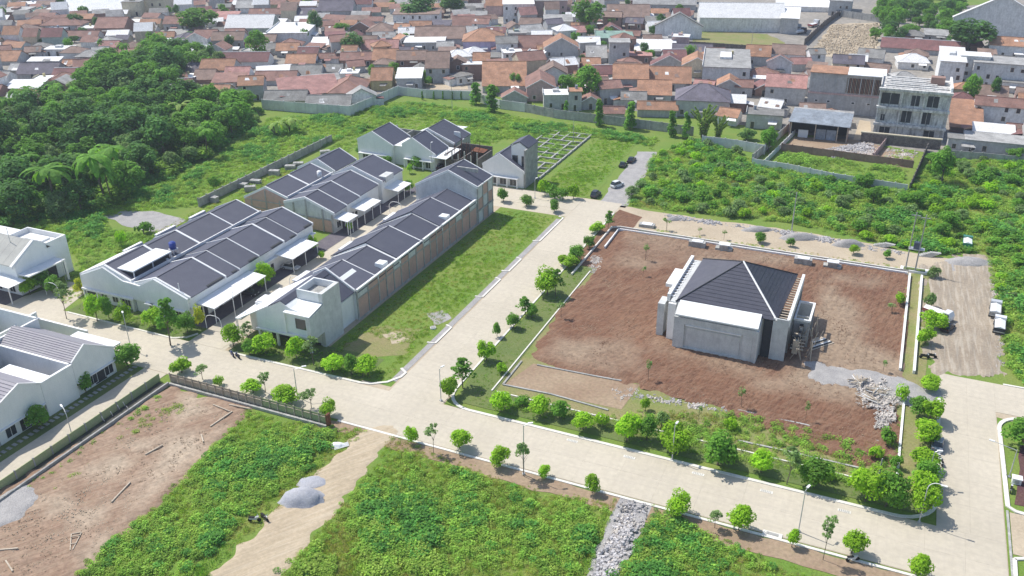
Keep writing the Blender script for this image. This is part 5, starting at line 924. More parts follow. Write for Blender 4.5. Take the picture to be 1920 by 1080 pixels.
# timbers on the dirt plot
for i, (a, b_) in enumerate([((273, 856), (306, 838)), ((210, 945), (245, 908)), ((395, 803), (436, 775)), ((400, 762), (432, 775)), ((378, 818), (382, 832)), ((430, 762), (470, 770)), ((0, 1035), (35, 1032)), ((12, 1055), (25, 1075)), ((560, 940), (600, 1010))][:8]):
    p, q = P(*a), P(*b_); o = thing('timber', ['long grey plank lying across the upper tan strip', 'long broken beam lying on the red soil below the tan strip', 'pale beam along the edge of the weeds', 'pale beam at the top corner of the dirt plot', 'short upright stake by the weed edge', 'white beam end by the footing of the sheet fence', 'plank at the left picture edge', 'short stake near the bottom left corner'][i], 'timber')
    MB().bar((p[0], p[1], .36), (q[0], q[1], .38), .14, 4).obj('beam', M_wood, o)
p = P(140, 1018); o = thing('timber_trestle', 'pale timber trestle frame lying on the dirt plot, bottom left', 'timber frame', (p[0], p[1], .22), -.9)
for a, b_ in (((-1.6, -.6, .1), (1.8, -.2, .15)), ((-1.6, .7, .1), (1.8, .1, .15)), ((-1.6, -.6, .1), (-1.6, .7, .12)), ((-.8, -.5, .25), (-.9, .6, .25)), ((.6, -.35, .2), (.6, .35, .2))): MB().bar(a, b_, .08, 4).obj('beam', M_wood, o)
# ---- piles of sand and gravel
M_sand = mat('blue grey sand', (.36, .37, .41), .97, .12, .8, (.44, .44, .46), bump=.5, bscale=5)
def pile(px, py, rx, ry, h, label, m=M_sand, seed=1, rot=.4):
    x, y, _ = P(px, py); r = random.Random(seed); b = MB(); n, q = 18, 7; k0 = 0
    jit = [[r.uniform(-.12, .12) for _ in range(n)] for _ in range(q + 1)]
    for j in range(q + 1):
        t = j / q
        for i in range(n):
            a = 2 * math.pi * i / n; R_ = (1 - t) * (1 + jit[j][i] * .8) ; X, Y = rotz(rx * R_ * math.cos(a), ry * R_ * math.sin(a), rot); b.v.append((X, Y, h * (1 - (1 - t) ** 2) * (1 + jit[j][i] * .4) if j < q else h))
    for j in range(q):
        for i in range(n): ii = (i + 1) % n; b.f.append((j * n + i, j * n + ii, (j + 1) * n + ii, (j + 1) * n + i)); b.t.append(1.)
    o = b.obj('sand_pile' if m is M_sand else 'gravel_pile', m, None, True); o.location = (x, y, .02); tag(o, label, 'pile'); return o
pile(566, 936, 3.4, 2.3, 1.7, 'smooth blue grey sand pile beside the sandy track'); pile(585, 905, 2.2, 1.6, .5, 'thin spread of grey sand behind the blue grey sand pile', seed=3)
pile(1815, 492, 5, 2.5, 1.1, 'broad flat gravel pile at the far end of the dirt road', M_gravel, 4); pile(1262, 412, 2, 1, .8, 'small gravel mound at the left end of the gravel bank', M_gravel, 5)
pile(1500, 447, 5, 1.6, 1.4, 'long gravel heap at the scrub edge beside the single pole', M_gravel, 6); pile(1590, 460, 4, 1.6, 1.5, 'gravel heap between single pole and power poles', M_gravel, 7); pile(1420, 432, 4, 1.3, 1.1, 'low gravel heap on the bank left of the single pole', M_gravel, 8)
pile(632, 836, 1.6, .8, .6, 'little heap of white rubble beside the top of the sandy track', M_canopy, 9)
for i, (px, py, lb) in enumerate([(1740, 480, 'stacked concrete slabs beside the right power pole'), (1655, 462, 'flat concrete slabs lying between the power poles and the scrub')]):
    x, y, _ = P(px, py); o = thing('slab_stack', lb, 'slabs', (x, y, 0), .1 - i * .3)
    for k in range(6): MB().box(-2 + .45 * k, .6 + .4 * k, -.9 + .15 * k, .5 + .1 * (k % 3), .02 + .16 * k, .15 + .16 * k).obj('slab', M_grey, o)
# ---- lamps
def lamp(bx, by, top, label, arm=1.6, ang=0., group='street lamps of the estate', curved=False, hgt=None):
    x, y, _ = P(bx, by); h = hgt or height_at(bx, by, top); o = thing('street_lamp', label, 'street lamp', (x, y, 0), ang, group)
    b = MB(); b.bar((0, 0, 0), (0, 0, h * (.82 if curved else .97)), .09, 6, .06); b.box(-.2, .2, -.2, .2, 0, .25); b.obj('pole', M_steel, o)
    a = MB()
    if curved:
        pr_ = (0, 0, h * .82)
        for k in range(1, 7): t = k / 6 * 1.9; q = (arm * .5 * (1 - math.cos(t)), 0, h * .82 + h * .18 * math.sin(t)); a.bar(pr_, q, .055, 5); pr_ = q
        a.obj('curved_arm', M_coping, o); MB().box(pr_[0] - .1, pr_[0] + .7, -.14, .14, pr_[2] - .1, pr_[2] + .04).obj('lamp_head', M_coping, o)
    else:
        a.bar((0, 0, h * .95), (arm, 0, h), .045, 5); a.obj('arm', M_steel, o); MB().box(arm - .15, arm + .6, -.15, .15, h - .03, h + .09).obj('lamp_head', M_coping, o)
lamp(1723, 980, 902, 'curved lamp at the rounded corner of the east road', 2.4, -.1, curved=True)
lamp(1497, 997, 917, 'straight lamp standing below the main road, third from the left tree gap', .5, 1.2)
lamp(1260, 863, 797, 'straight lamp on the verge lawn of the building lot, main road side', .5, 1.4)
lamp(982, 890, 795, 'tall thin lamp on the soil verge opposite the lot corner', .8, .6)
lamp(558, 745, 690, 'lamp with slanted arm behind the sheet fence', 1.5, .7)
lamp(246, 655, 588, 'lamp opposite the left corner gardens, beside the round tree', .4, 2.5)
lamp(445, 612, 548, 'lamp at the mouth of the inner street', .3, 1.5)
lamp(137, 823, 770, 'curved white lamp on the lower left street', 2.6, 2.7, curved=True)
lamp(660, 463, 413, 'lamp in the middle of the inner street', .4, 1.5)
lamp(868, 295, 262, 'lamp before the farthest white houses', .4, 1.5); lamp(810, 322, 268, 'tall lamp between the two farthest gabled houses', .4, 1.5)
lamp(1892, 895, 842, 'leaning lamp with horizontal arm on the wine red bed at the right edge', 3.2, 2.9)
lamp(1738, 905, 845, 'lamp hidden among the trees of the east road row', .5, .3); lamp(827, 752, 690, 'faint lamp at the lot corner beside the first round tree', .5, 1.2)
lamp(1003, 372, 335, 'lamp at the far junction near the small round trees', .4, 1.2); lamp(125, 530, 489, 'white post lamp beside the pale roofed left house', .3, 1.5)
for i, (px, py) in enumerate([(402, 618), (558, 543), (742, 400), (100, 555)]):
    x, y, _ = P(px, py); o = thing('gate_hoop', ['white gate hoop at the mouth of the dark driveway', 'white gate hoop beside the silver car carport', 'white gate hoop by the farthest carports', 'white gate hoop in the garden of the pale roofed left house'][i], 'gate hoop', (x, y, 0), .1)
    b = MB(); pr_ = (-1.7, 0, 0)
    for q in [(-1.7, 0, 2.2), (-1.2, 0, 2.9), (-.4, 0, 3.15), (.8, 0, 3.1), (1.5, 0, 2.7), (1.8, 0, 2.0), (1.8, 0, 0)]: b.bar(pr_, q, .07, 5); pr_ = q
    b.obj('hoop', M_coping, o)
# ---- poles with transformer
def pole(px, py, top, label, cross=True, r_=.17):
    x, y, _ = P(px, py); h = height_at(px, py, top); o = thing('utility_pole', label, 'utility pole', (x, y, 0)); MB().bar((0, 0, 0), (0, 0, h), r_, 8, r_ * .6).obj('pole', M_grey, o)
    if cross: MB().box(-1, 1, -.06, .06, h - .8, h - .65).obj('cross_arm', M_steel, o); [MB().bar((a, 0, h - .65), (a, 0, h - .4), .06, 5).obj('insulator', M_dark, o) for a in (-.9, 0, .9)]
    return o, x, y, h
tp, x, y, h = pole(1697, 507, 398, 'left pole of the tall pair carrying the transformer')
pole(1484, 433, 360, 'single pale pole rising from the gravel bank', cross=False)
pole(1715, 511, 403, 'right pole of the tall pair carrying the transformer'); pole(1645, 905, 860, 'short pole stub among the small trees of the inner plot', False)
b = MB(); b.box(-.2, 3.0, -.6, .9, 5.3, 5.45); b.obj('platform', M_steel, tp); b = MB(); b.box(.7, 1.9, -.4, .7, 5.46, 6.9); [b.bar((.9 + .4 * k, .1, 6.9), (.9 + .4 * k, .1, 7.3), .07, 5) for k in range(3)]; b.obj('transformer', mat('blue grey transformer', (.12, .15, .20), .5), tp)
o = thing('pole_plinth', 'white concrete plinth under the twin transformer poles', 'plinth', (7.2, 197.3, 0)); MB().box(-1.2, 4.6, -1, 1, 0, .5).obj('slab', M_coping, o); MB().box(-.6, 3.8, -.7, .7, .5, .55).obj('turf_top', M_lawn, o)
for i, (px, py, top) in enumerate([(848, 208, 140), (1408, 95, 45), (1572, 115, 85), (1200, 60, 15), (1130, 58, 10), (1058, 150, 75), (1075, 270, 225), (1310, 60, 30)]): pole(px, py, top, ['thin pole by the pale wall below the village', 'thin mast beside the green yard of the white warehouse', 'thin pole behind the white flat roof with grilles', 'pole before the dark tree at the top', 'pole left of the dark tree at the top', 'pole before the grey gabled house', 'short pole at the far lots', 'short mast near the long white warehouse'][i], cross=i in (0, 1), r_=.1)
# ---- vehicles
M_tyre = mat('tyre rubber', (.02, .02, .02), .8)
def paint(n, c): return mat('car paint ' + n, c, .28, .03, 2, spec=.6)
def car(x, y, rz, label, col, L=4.3, W=1.75, suv=False, z=.03, cat='car', name='parked_car'):
    o = thing(name, label, cat, (x, y, z), rz); h1 = .95 if suv else .82; h2 = 1.75 if suv else 1.42; c0, c1 = (-L * .46, L * .20) if suv else (-L * .34, L * .18)
    def shell(sec):                         # lofted cross sections along the car: (x, half width, z bottom, z top)
        b = MB()
        for x_, hw, zb, zt, tw in sec: b.v += [(x_, -hw, zb), (x_, -hw, zb + (zt - zb) * .55), (x_, -hw * tw, zt), (x_, hw * tw, zt), (x_, hw, zb + (zt - zb) * .55), (x_, hw, zb)]
        for i in range(len(sec) - 1):
            for j in range(6): a, c = i * 6 + j, i * 6 + (j + 1) % 6; b.f.append((a, c, c + 6, a + 6)); b.t.append(1.)
        b.f += [(0, 5, 4, 3, 2, 1), tuple(len(b.v) - 6 + j for j in range(6))]; b.t += [1., 1.]; return b
    w2 = W / 2
    shell([(-L / 2, w2 * .82, .35, .75, .9), (-L * .47, w2 * .96, .25, h1 * .95, .92), (-L * .25, w2, .22, h1, .93), (L * .2, w2, .22, h1, .93), (L * .42, w2 * .95, .25, h1 * .88, .88), (L / 2, w2 * .78, .35, .6, .85)]).obj('body', col, o)
    shell([(c0, w2 * .86, h1 - .06, h1, .98), (c0 + .35, w2 * .86, h1 - .06, h2 - .05, .82), ((c0 + c1) / 2, w2 * .87, h1 - .06, h2, .82), (c1 - .55, w2 * .86, h1 - .06, h2 - .06, .82), (c1 + .35, w2 * .84, h1 - .06, h1, .95)]).obj('windows', M_glass, o)
    MB().box(c0 + .45, c1 - .6, -w2 * .70, w2 * .70, h2 - .03, h2 + .03).obj('roof', col, o)
    wh = MB().bar((0, -.1, 0), (0, .1, 0), .32, 12).mesh('wheel', M_tyre); hb_ = MB().bar((0, -.11, 0), (0, .11, 0), .17, 8).mesh('hub', M_steel)
    for sx in (-L * .31, L * .31):
        for sy in (-w2 + .08, w2 - .08): q = link('wheel', wh, o, (sx, sy, .32)); link('hub', hb_, q)
    for sy in (-w2 * .62, w2 * .62): MB().box(L / 2 - .12, L / 2 - .02, sy - .18, sy + .18, .52, .66).obj('headlight', M_coping, o); MB().box(-L / 2 + .01, -L / 2 + .1, sy - .16, sy + .16, .6, .78).obj('tail_light', mat('red lens', (.3, .01, .01), .3), o)
    return o
def cpx(px, py): g = P(px, py); return g[0], g[1]
car(*cpx(1117, 368), 1.5, 'dark grey car at the mouth of the gravel yard', paint('dark grey', (.035, .033, .045)), suv=True)
car(*cpx(1157, 350), 1.15, 'white car parked in the middle of the gravel yard', paint('white', (.72, .73, .75)), suv=True)
car(*cpx(1184, 303), 1.55, 'black car at the far end of the gravel yard', paint('black', (.015, .015, .02)), L=4.8)
car(*cpx(1168, 312), 1.55, 'small dark car behind the black car in the gravel yard', paint('dark green', (.03, .05, .045)), L=3.6)
car(-118.8, 145.6, 0.05, 'silver car under the middle carport of the inner street', paint('silver', (.5, .52, .54)))
car(-119.3, 131.6, 0.05, 'dark car deep under the long double carport', paint('dark grey', (.035, .033, .045)))
car(-120.5, 219.8, 1.5, 'dark car under the flat carport of the farthest house', paint('dark red', (.05, .02, .035)))
car(*cpx(1776, 618), 1.2, 'black car in the shade behind the bright trees on the dirt road', paint('black', (.015, .015, .02)), L=3.8)
car(*cpx(1757, 838), 1.5, 'blue grey car in the shade of the trees on the east road', paint('blue grey', (.25, .29, .34)), L=3.7)
def truck(x, y, rz, label, cab, bed, L=5.6, W=2.0, H=2.1, name='pickup_truck'):
    o = thing(name, label, 'truck', (x, y, 0), rz); w2 = W / 2
    b = MB(); b.prism([(L * .22, -w2, .5), (L / 2, -w2, .5), (L / 2, -w2, 1.3), (L * .42, -w2, H), (L * .22, -w2, H)], (0, W, 0)); b.obj('cab', cab, o); MB().box(L * .30, L * .44, -w2 - .02, w2 + .02, 1.35, H - .2).obj('windows', M_glass, o)
    MB().box(-L / 2, L * .2, -w2 * .98, w2 * .98, .75, .95).obj('bed_floor', M_steel, o)
    for a in ((-L / 2, L * .2, -w2, -w2 + .08), (-L / 2, L * .2, w2 - .08, w2), (-L / 2, -L / 2 + .08, -w2 + .09, w2 - .09)): MB().box(*a, .95, 1.6).obj('bed_side', bed, o)
    MB().prism([(-L / 2 + .1, -w2 + .1, 1.62), (-L / 2 + .1, 0, 1.95), (-L / 2 + .1, w2 - .1, 1.62)], (L * .68, 0, 0)).obj('tarp', M_canopy, o)
    wh = MB().bar((0, -.13, 0), (0, .13, 0), .4, 12).mesh('wheel', M_tyre)
    for sx in (-L * .3, L * .33):
        for sy in (-w2 + .1, w2 - .1): link('wheel', wh, o, (sx, sy, .4))
truck(*cpx(1757, 596), -.45, 'white tarped truck behind the bright trees on the dirt road', paint('white', (.72, .73, .75)), mat('faded red boards', (.35, .12, .10), .8))
truck(*cpx(1864, 588), 1.5, 'grey truck standing on the right edge of the dirt road', paint('silver', (.5, .52, .54)), M_grey); truck(*cpx(1872, 618), 1.5, 'white and dark truck just below the grey one on the dirt road', paint('white', (.72, .73, .75)), M_dark)
truck(*cpx(1812, 462), 1.55, 'small green truck half hidden in the scrub', paint('green', (.05, .22, .15)), mat('green boards', (.06, .25, .16), .7), L=4.6)
truck(*cpx(1525, 50), 1.2, 'white truck in the yard of the long white warehouse', paint('white', (.72, .73, .75)), paint('red', (.4, .03, .03)), L=8, W=2.5, H=3.1)
truck(*cpx(1500, 63), 1.0, 'dark truck beside the white one in the warehouse yard', paint('dark grey', (.035, .033, .045)), paint('white', (.72, .73, .75)), L=7, W=2.4, H=2.8)
def moto(px, py, rz, label, col):
    x, y, _ = P(px, py); o = thing('motorbike', label, 'motorbike', (x, y, .03), rz); wh = MB().bar((0, -.06, 0), (0, .06, 0), .3, 10).mesh('wheel', M_tyre)
    link('wheel', wh, o, (-.65, 0, .3)); link('wheel', wh, o, (.65, 0, .3))
    MB().prism([(-.7, -.13, .45), (.3, -.13, .35), (.55, -.13, .8), (.3, -.13, .85), (-.1, -.13, .65), (-.8, -.13, .75)], (0, .26, 0)).obj('body', col, o); MB().box(-.8, .05, -.15, .15, .74, .84).obj('seat', M_tyre, o)
    b = MB(); b.bar((.65, 0, .3), (.45, 0, 1.0), .04, 5); b.bar((.42, -.35, 1.02), (.42, .35, 1.02), .03, 5); b.obj('handlebar', M_steel, o); MB().box(.5, .62, -.1, .1, .75, .95).obj('headlight', M_coping, o)
moto(436, 668, 2.6, 'blue motorbike at the corner of the inner street, left of two', paint('blue', (.03, .05, .22))); moto(446, 671, 2.7, 'dark blue motorbike at the corner of the inner street, right of two', paint('navy', (.02, .03, .10)))
moto(478, 978, .4, 'silver motorbike beside the sandy track, left of the pair', paint('silver', (.5, .52, .54))); moto(497, 975, -.3, 'dark red motorbike beside the sandy track, right of the pair', paint('dark red', (.12, .02, .03)))
moto(1763, 870, 1.9, 'white motorbike under the east road trees', paint('white', (.72, .73, .75))); moto(1760, 862, 1.7, 'white scooter just behind the white motorbike on the east road', paint('white', (.72, .73, .75)))
moto(1733, 672, .2, 'black motorbike at the end of the white pipes, left one', paint('black', (.015, .015, .02))); moto(1746, 671, .1, 'black motorbike at the end of the white pipes, right one', paint('black', (.015, .015, .02)))
moto(1895, 920, 1.4, 'white motorbike by the kerb end at the right edge', paint('white', (.72, .73, .75)))
moto(1598, 1052, .5, 'white motorbike in the shade of a verge tree near the bottom', paint('white', (.72, .73, .75)))
o = thing('guard_booth', 'small white box at the kerb end by the wine red bed', 'box', P(1905, 905)); MB().box(-.6, .6, -.5, .5, 0, .9).obj('cabinet', M_coping, o); MB().box(-.7, .7, -.6, .6, .9, 1.0).obj('lid', M_coping, o); MB().box(-.3, .3, -.53, -.51, .2, .7).obj('door', M_steel, o)
tpx('mid', 1914, 850, 780, 60, 'on the wine red bed at the right picture edge', G1)
o = thing('manhole_cover', 'round pale manhole cover in the short grass strip', 'manhole', P(812, 616)); MB().bar((0, 0, 0), (0, 0, .3), .6, 10).obj('ring', M_coping, o); MB().bar((0, 0, .3), (0, 0, .36), .5, 10).obj('lid', M_grey, o)
o = thing('wheelbarrow_pile', 'bundle of white rods and grey boards by the green track side', 'rods', P(640, 838), .8)
for k in range(6): MB().bar((-1.2, .2 * k - .5, .1), (1.2, .15 * k - .3, .15 + .03 * k), .06, 4).obj('rod', M_coping, o)
for i, (px, py) in enumerate([(1620, 740), (1635, 750), (1612, 732), (1645, 765), (1625, 722)]):
    x, y, _ = P(px, py); o = thing('bamboo_bundle', ['white bundle of split poles fanning out of the rubble heap', 'pale poles lying over the rubble heap'][i % 2], 'poles', (x, y, .65), i * .8 + .3, 'pole bundles on the rubble')
    for k in range(9): a = rk.uniform(-.5, .5); MB().bar((0, 0, .1 * k), (3.4 * math.cos(a), 3.4 * math.sin(a), rk.uniform(.0, .7)), .07, 4).obj('pole', M_wood if k % 3 else M_coping, o)
# ================================================================ the village beyond the fields
RC_ = {'orange': (.46, .25, .155), 'red': (.33, .185, .15), 'brown': (.31, .215, .175), 'maroon': (.24, .115, .11), 'grey': (.28, .275, .26), 'pale': (.44, .435, .42), 'white': (.80, .80, .79), 'violet': (.17, .155, .19), 'blue': (.36, .41, .47), 'rose': (.47, .25, .22), 'green': (.25, .38, .32)}
WC_ = {'white': (.80, .80, .79), 'grey': (.52, .52, .515), 'brick': (.34, .215, .175), 'cream': (.62, .56, .42), 'lilac': (.50, .44, .62), 'green': (.40, .48, .44), 'yellow': (.66, .57, .30), 'pink': (.56, .40, .38)}
VR = {k: mat('village roof ' + k, c, .82, .17, .35, tuple(x * .62 for x in c) if k != 'white' else (.70, .70, .69), bscale=2.2, rnd=.14, stain=.40 if k != 'white' else .15, stain_col=(.17, .155, .14)) for k, c in RC_.items()}
VW = {k: mat('village wall ' + k, c, .9, .12, .5, bscale=1.5, rnd=.10, stain=.35, stain_col=(.20, .19, .18)) for k, c in WC_.items()}
RNAME = {'orange': 'orange tiled', 'red': 'red brown tiled', 'brown': 'brown tiled', 'maroon': 'maroon', 'grey': 'grey sheet', 'pale': 'pale grey', 'white': 'white', 'violet': 'violet grey', 'blue': 'blue grey metal', 'rose': 'rose red', 'green': 'pale green'}
SH = {'h': 'gabled', 'g': 'gabled', 'f': 'flat', 'p': 'hipped', 'm': 'sloping'}
ca = math.atan2(.406, .914)
OCC = []
def near(px, py):
    for x, y, r_, t in [(120, 20, 170, 'near the long white hall'), (470, 60, 95, 'around the green framed hall'), (905, 75, 75, 'beside the lilac house'), (945, 145, 70, 'around the biggest orange roof'), (1060, 95, 70, 'beside the grey gabled house'), (1245, 150, 75, 'by the column trees'), (1380, 60, 130, 'before the white warehouse'), (1560, 165, 90, 'beside the grilled grey block'), (1700, 160, 80, 'beside the blackened block'), (1860, 170, 110, 'at the right edge'), (600, 170, 110, 'behind the pale corner wall'), (400, 130, 80, 'at the top end of the wood'), (780, 150, 80, 'behind the straight pale wall'), (1140, 200, 90, 'behind the column trees'), (60, 150, 130, 'left of the wood'), (750, 30, 110, 'at the top centre'), (1000, 20, 110, 'by the top street'), (1240, 15, 110, 'left of the warehouse'), (600, 30, 110, 'at the top centre left')]:
        if math.hypot(px - x, (py - y) * 1.4) < r_: return t
    return 'in the left village' if px < 400 else 'in the middle village' if px < 1000 else 'in the right village'
def building(x, y, ang, w_, d, h, kind, rc, wc, label, rise=.27, wins=True, over=.5, cat='house', name='village_house'):
    """x, y = middle of the front wall's foot; local x along the front, local y away from the viewer"""
    o = thing(name, label, cat, (x, y, 0), ang, 'village houses'); R, Wm = VR[rc], VW[wc]; hw = w_ / 2; t = .14
    if kind == 'h':
        zr = h + d * rise; MB().prism([(-hw, 0, 0), (-hw, d, 0), (-hw, d, h), (-hw, d / 2, zr - .05), (-hw, 0, h)], (w_, 0, 0)).obj('wall', Wm, o); k_ = zr - h
        for s_, a, b_ in ((0, -over, d / 2), (1, d + over, d / 2)): z_ = h - k_ * over / (d / 2); MB().prism([(-hw - over * .6, a, z_ + .03), (-hw - over * .6, b_, zr + .03), (-hw - over * .6, b_, zr + t), (-hw - over * .6, a, z_ + t)], (w_ + over * 1.2, 0, 0)).obj('roof', R, o)
        MB().box(-hw - over * .6, hw + over * .6, d / 2 - .14, d / 2 + .14, zr + .1, zr + .27).obj('ridge_cap', R if rc != 'maroon' else M_coping, o)
    elif kind == 'g':
        zr = h + w_ * rise; MB().prism([(-hw, 0, 0), (hw, 0, 0), (hw, 0, h), (0, 0, zr - .05), (-hw, 0, h)], (0, d, 0)).obj('wall', Wm, o); k_ = zr - h
        for s_ in (-1, 1): xo = s_ * (hw + over); z_ = h - k_ * over / hw; MB().prism([(xo, -over, z_ + .03), (0, -over, zr + .03), (0, -over, zr + t), (xo, -over, z_ + t)], (0, d + 2 * over, 0)).obj('roof', R, o)
        b = MB(); [b.prism([(s_ * (hw + over), -over - .12, h - k_ * over / hw - .2), (0, -over - .12, zr - .15), (0, -over - .12, zr + t), (s_ * (hw + over), -over - .12, h - k_ * over / hw + t)], (0, .1, 0)) for s_ in (-1, 1)]; b.obj('barge_board', M_coping if rc in ('maroon', 'orange', 'red') else R, o)
    elif kind == 'p':
        zr = h + min(w_, d) / 2 * rise * 2; MB().box(-hw, hw, 0, d, 0, h).obj('wall', Wm, o); e = over; i_ = min(w_, d) / 2
        a, b_, c, d_ = (-hw - e, -e, h), (hw + e, -e, h), (hw + e, d + e, h), (-hw - e, d + e, h); r0, r1 = ((-hw + i_, d / 2, zr), (hw - i_, d / 2, zr)) if w_ >= d else ((0, i_, zr), (0, d - i_, zr))
        if w_ >= d: fs = [[a, b_, r1, r0], [b_, c, r1], [c, d_, r0, r1], [d_, a, r0]]
        else: fs = [[a, b_, r0], [b_, c, r1, r0], [c, d_, r1], [d_, a, r0, r1]]
        for f in fs: MB().prism([(p[0], p[1], p[2] + .02) for p in f], (0, 0, t)).obj('roof', R, o)
        b = MB(); b.bar((r0[0], r0[1], zr + .15), (r1[0], r1[1], zr + .15), .14, 4); [b.bar((p[0], p[1], p[2] + .15), (q[0], q[1], q[2] + .18), .12, 4) for p, q in ((a, r0), (b_, r1 if w_ >= d else r0), (c, r1), (d_, r0 if w_ >= d else r1))]; b.obj('hip_cap', VR['orange'] if rc in ('orange', 'red') else R, o)
    elif kind == 'f':
        MB().box(-hw, hw, 0, d, 0, h).obj('wall', Wm, o); MB().box(-hw - .35, hw + .35, -.5, d + .3, h + .01, h + .22).obj('roof', R, o)
        if w_ > 6 and d > 5 and (int(x) % 3 == 0): MB().box(-hw * .3, hw * .2, d * .4, d * .7, h + .225, h + 1.1).obj('roof_room', Wm, o)
    elif kind == 'm':
        MB().prism([(-hw, 0, 0), (-hw, d, 0), (-hw, d, h + d * .16), (-hw, 0, h)], (w_, 0, 0)).obj('wall', Wm, o); MB().prism([(-hw - .4, -.7, h - .08), (-hw - .4, d + .4, h + d * .16 + .1), (-hw - .4, d + .4, h + d * .16 + .22), (-hw - .4, -.7, h + .04)], (w_ + .8, 0, 0)).obj('roof', R, o)
    if wins and h > 2.4:
        rr = random.Random(int(x * 7 + y)); n = max(1, int(w_ / 3.6)); fl = max(1, int((h + .4) / 3))
        for f in range(fl):
            for k in range(n):
                if rr.random() < .58:
                    xx = -hw + w_ * (k + .5) / n + rr.uniform(-.5, .5); zz = .9 + f * 3; hh = rr.uniform(1.1, 1.6)
                    if f == 0 and k == rr.randrange(n): zz, hh = .05, 2.1
                    q = MB(); q.box(xx - .62, xx + .62, -.07, -.005, zz - .08, zz + hh + .08); q = q.obj('window', M_coping if rr.random() < .5 else M_wood, o); MB().box(xx - .5, xx + .5, -.09, -.072, zz, zz + hh).obj('pane', M_glass, q)
    ra = random.Random(int(x * 13 + y * 5)); oth = ra.choice(['grey', 'pale', 'brown', 'orange', 'maroon', 'red', 'white'])
    if cat == 'house' and w_ < 22 and h < 9:
        if ra.random() < .55:
            sd_ = ra.choice([-1, 1]); lw = ra.uniform(1.6, 3.2); a0 = sd_ * (hw + .02); a1 = sd_ * (hw + lw); y0 = ra.uniform(0, d * .4); y1 = ra.uniform(d * .6, d); hl = min(h - .5, ra.uniform(2.2, 2.9))
            MB().prism([(a0, y0, hl + .5), (a1, y0, hl - .1), (a1, y0, hl), (a0, y0, hl + .6)], (0, y1 - y0, 0)).obj('lean_to_roof', VR[oth], o); MB().box(min(a0, a1 - sd_ * .2), max(a0, a1 - sd_ * .2), y0 + .2, y1 - .2, 0, hl - .12).obj('lean_to_wall', Wm, o)
        if ra.random() < .4: pz_ = ra.uniform(-hw * .6, hw * .3); MB().prism([(pz_, -2.2, 2.25), (pz_ + ra.uniform(2, 4), -2.2, 2.25), (pz_ + 3, -.02, 2.75), (pz_, -.02, 2.75)], (0, 0, .07)).obj('porch_roof', VR[ra.choice(['white', 'pale', 'grey', 'rose'])], o)
        if kind == 'h' and ra.random() < .6:
            for q_ in range(ra.randrange(1, 4)):
                u_ = ra.uniform(-hw * .8, hw * .5); a_0 = ra.uniform(.05, .5) * d / 2; a_1 = a_0 + ra.uniform(.9, 2.2); zf = lambda yy: h + (zr - h) * yy / (d / 2) + t + .03
                if a_1 < d / 2: MB().prism([(u_, a_0, zf(a_0)), (u_ + ra.uniform(.8, 2), a_0, zf(a_0)), (u_ + 1.2, a_1, zf(a_1)), (u_, a_1, zf(a_1))], (0, 0, .03)).obj('roof_patch', VR[ra.choice(['pale', 'white', 'grey', 'brown', 'orange', rc])], o)
        if kind == 'f' and ra.random() < .6:
            b = MB(); u_ = ra.uniform(-hw * .6, hw * .5); b.bar((u_, d * .7, h + .22), (u_, d * .7, h + 1.5), .5, 8); b.obj('water_tank', VR['blue'] if ra.random() < .5 else VW['yellow'], o); MB().box(-hw - .3, -hw - .1, -.4, d + .2, h + .22, h + .8).obj('roof_parapet', Wm, o)
    px, py = proj(x, y); OCC.append((x - math.sin(ang) * d / 2, y + math.cos(ang) * d / 2, max(w_, d) * .52)); return o
def vh(x0, x1, yt, ye, yg, kind, rc, wc, label=None, rot=0., rise=.27, wins=True, cat='house', name='village_house'):
    cx = (x0 + x1) / 2; g = P(cx, yg); h = max(1.8, height_at(cx, yg, ye)); dist = math.dist((0, 0, HC), g); w_ = (x1 - x0) * dist / F; ang = ca + rot - turn(cx); wins = wins and not (label and ('hall' in label or 'warehouse' in label))
    best = (1e9, 6)
    for i in range(60):
        d = 2.5 + i * .6; n_ = (-math.sin(ang), math.cos(ang))
        if kind in ('h',): dd, zz = d / 2, h + d * rise
        elif kind == 'p': dd, zz = (d / 2, h + min(w_, d) * rise) if w_ >= d else (d - w_ / 2, h + w_ * rise)
        elif kind == 'g': dd, zz = d, h + w_ * rise
        elif kind == 'm': dd, zz = d, h + d * .16
        else: dd, zz = d, h + .1
        e = abs(proj(g[0] + n_[0] * dd, g[1] + n_[1] * dd, zz)[1] - yt)
        if e < best[0]: best = (e, d)
    lab = label or hlabel(h, wc, rc, kind, cx, yg)
    return building(g[0], g[1], ang, w_, best[1], h, kind, rc, wc, lab, rise, wins, cat=cat, name=name)
def turn(px): return .40 * min(1, max(0, (px - 1050) / 550))
def hlabel(h, wc, rc, kind, px, py):
    a = ('two storey ' if h > 5.2 else ''); b = f"house with {RNAME[rc]} {SH[kind]} roof {near(px, py)}"; f = a + WNAME(wc) + ' ' + b
    return f if len(f.split()) <= 13 else a + b
def WNAME(w): return {'white': 'white', 'grey': 'grey', 'brick': 'brick', 'cream': 'cream', 'lilac': 'lilac', 'green': 'pale green', 'yellow': 'yellow', 'pink': 'pink'}[w]
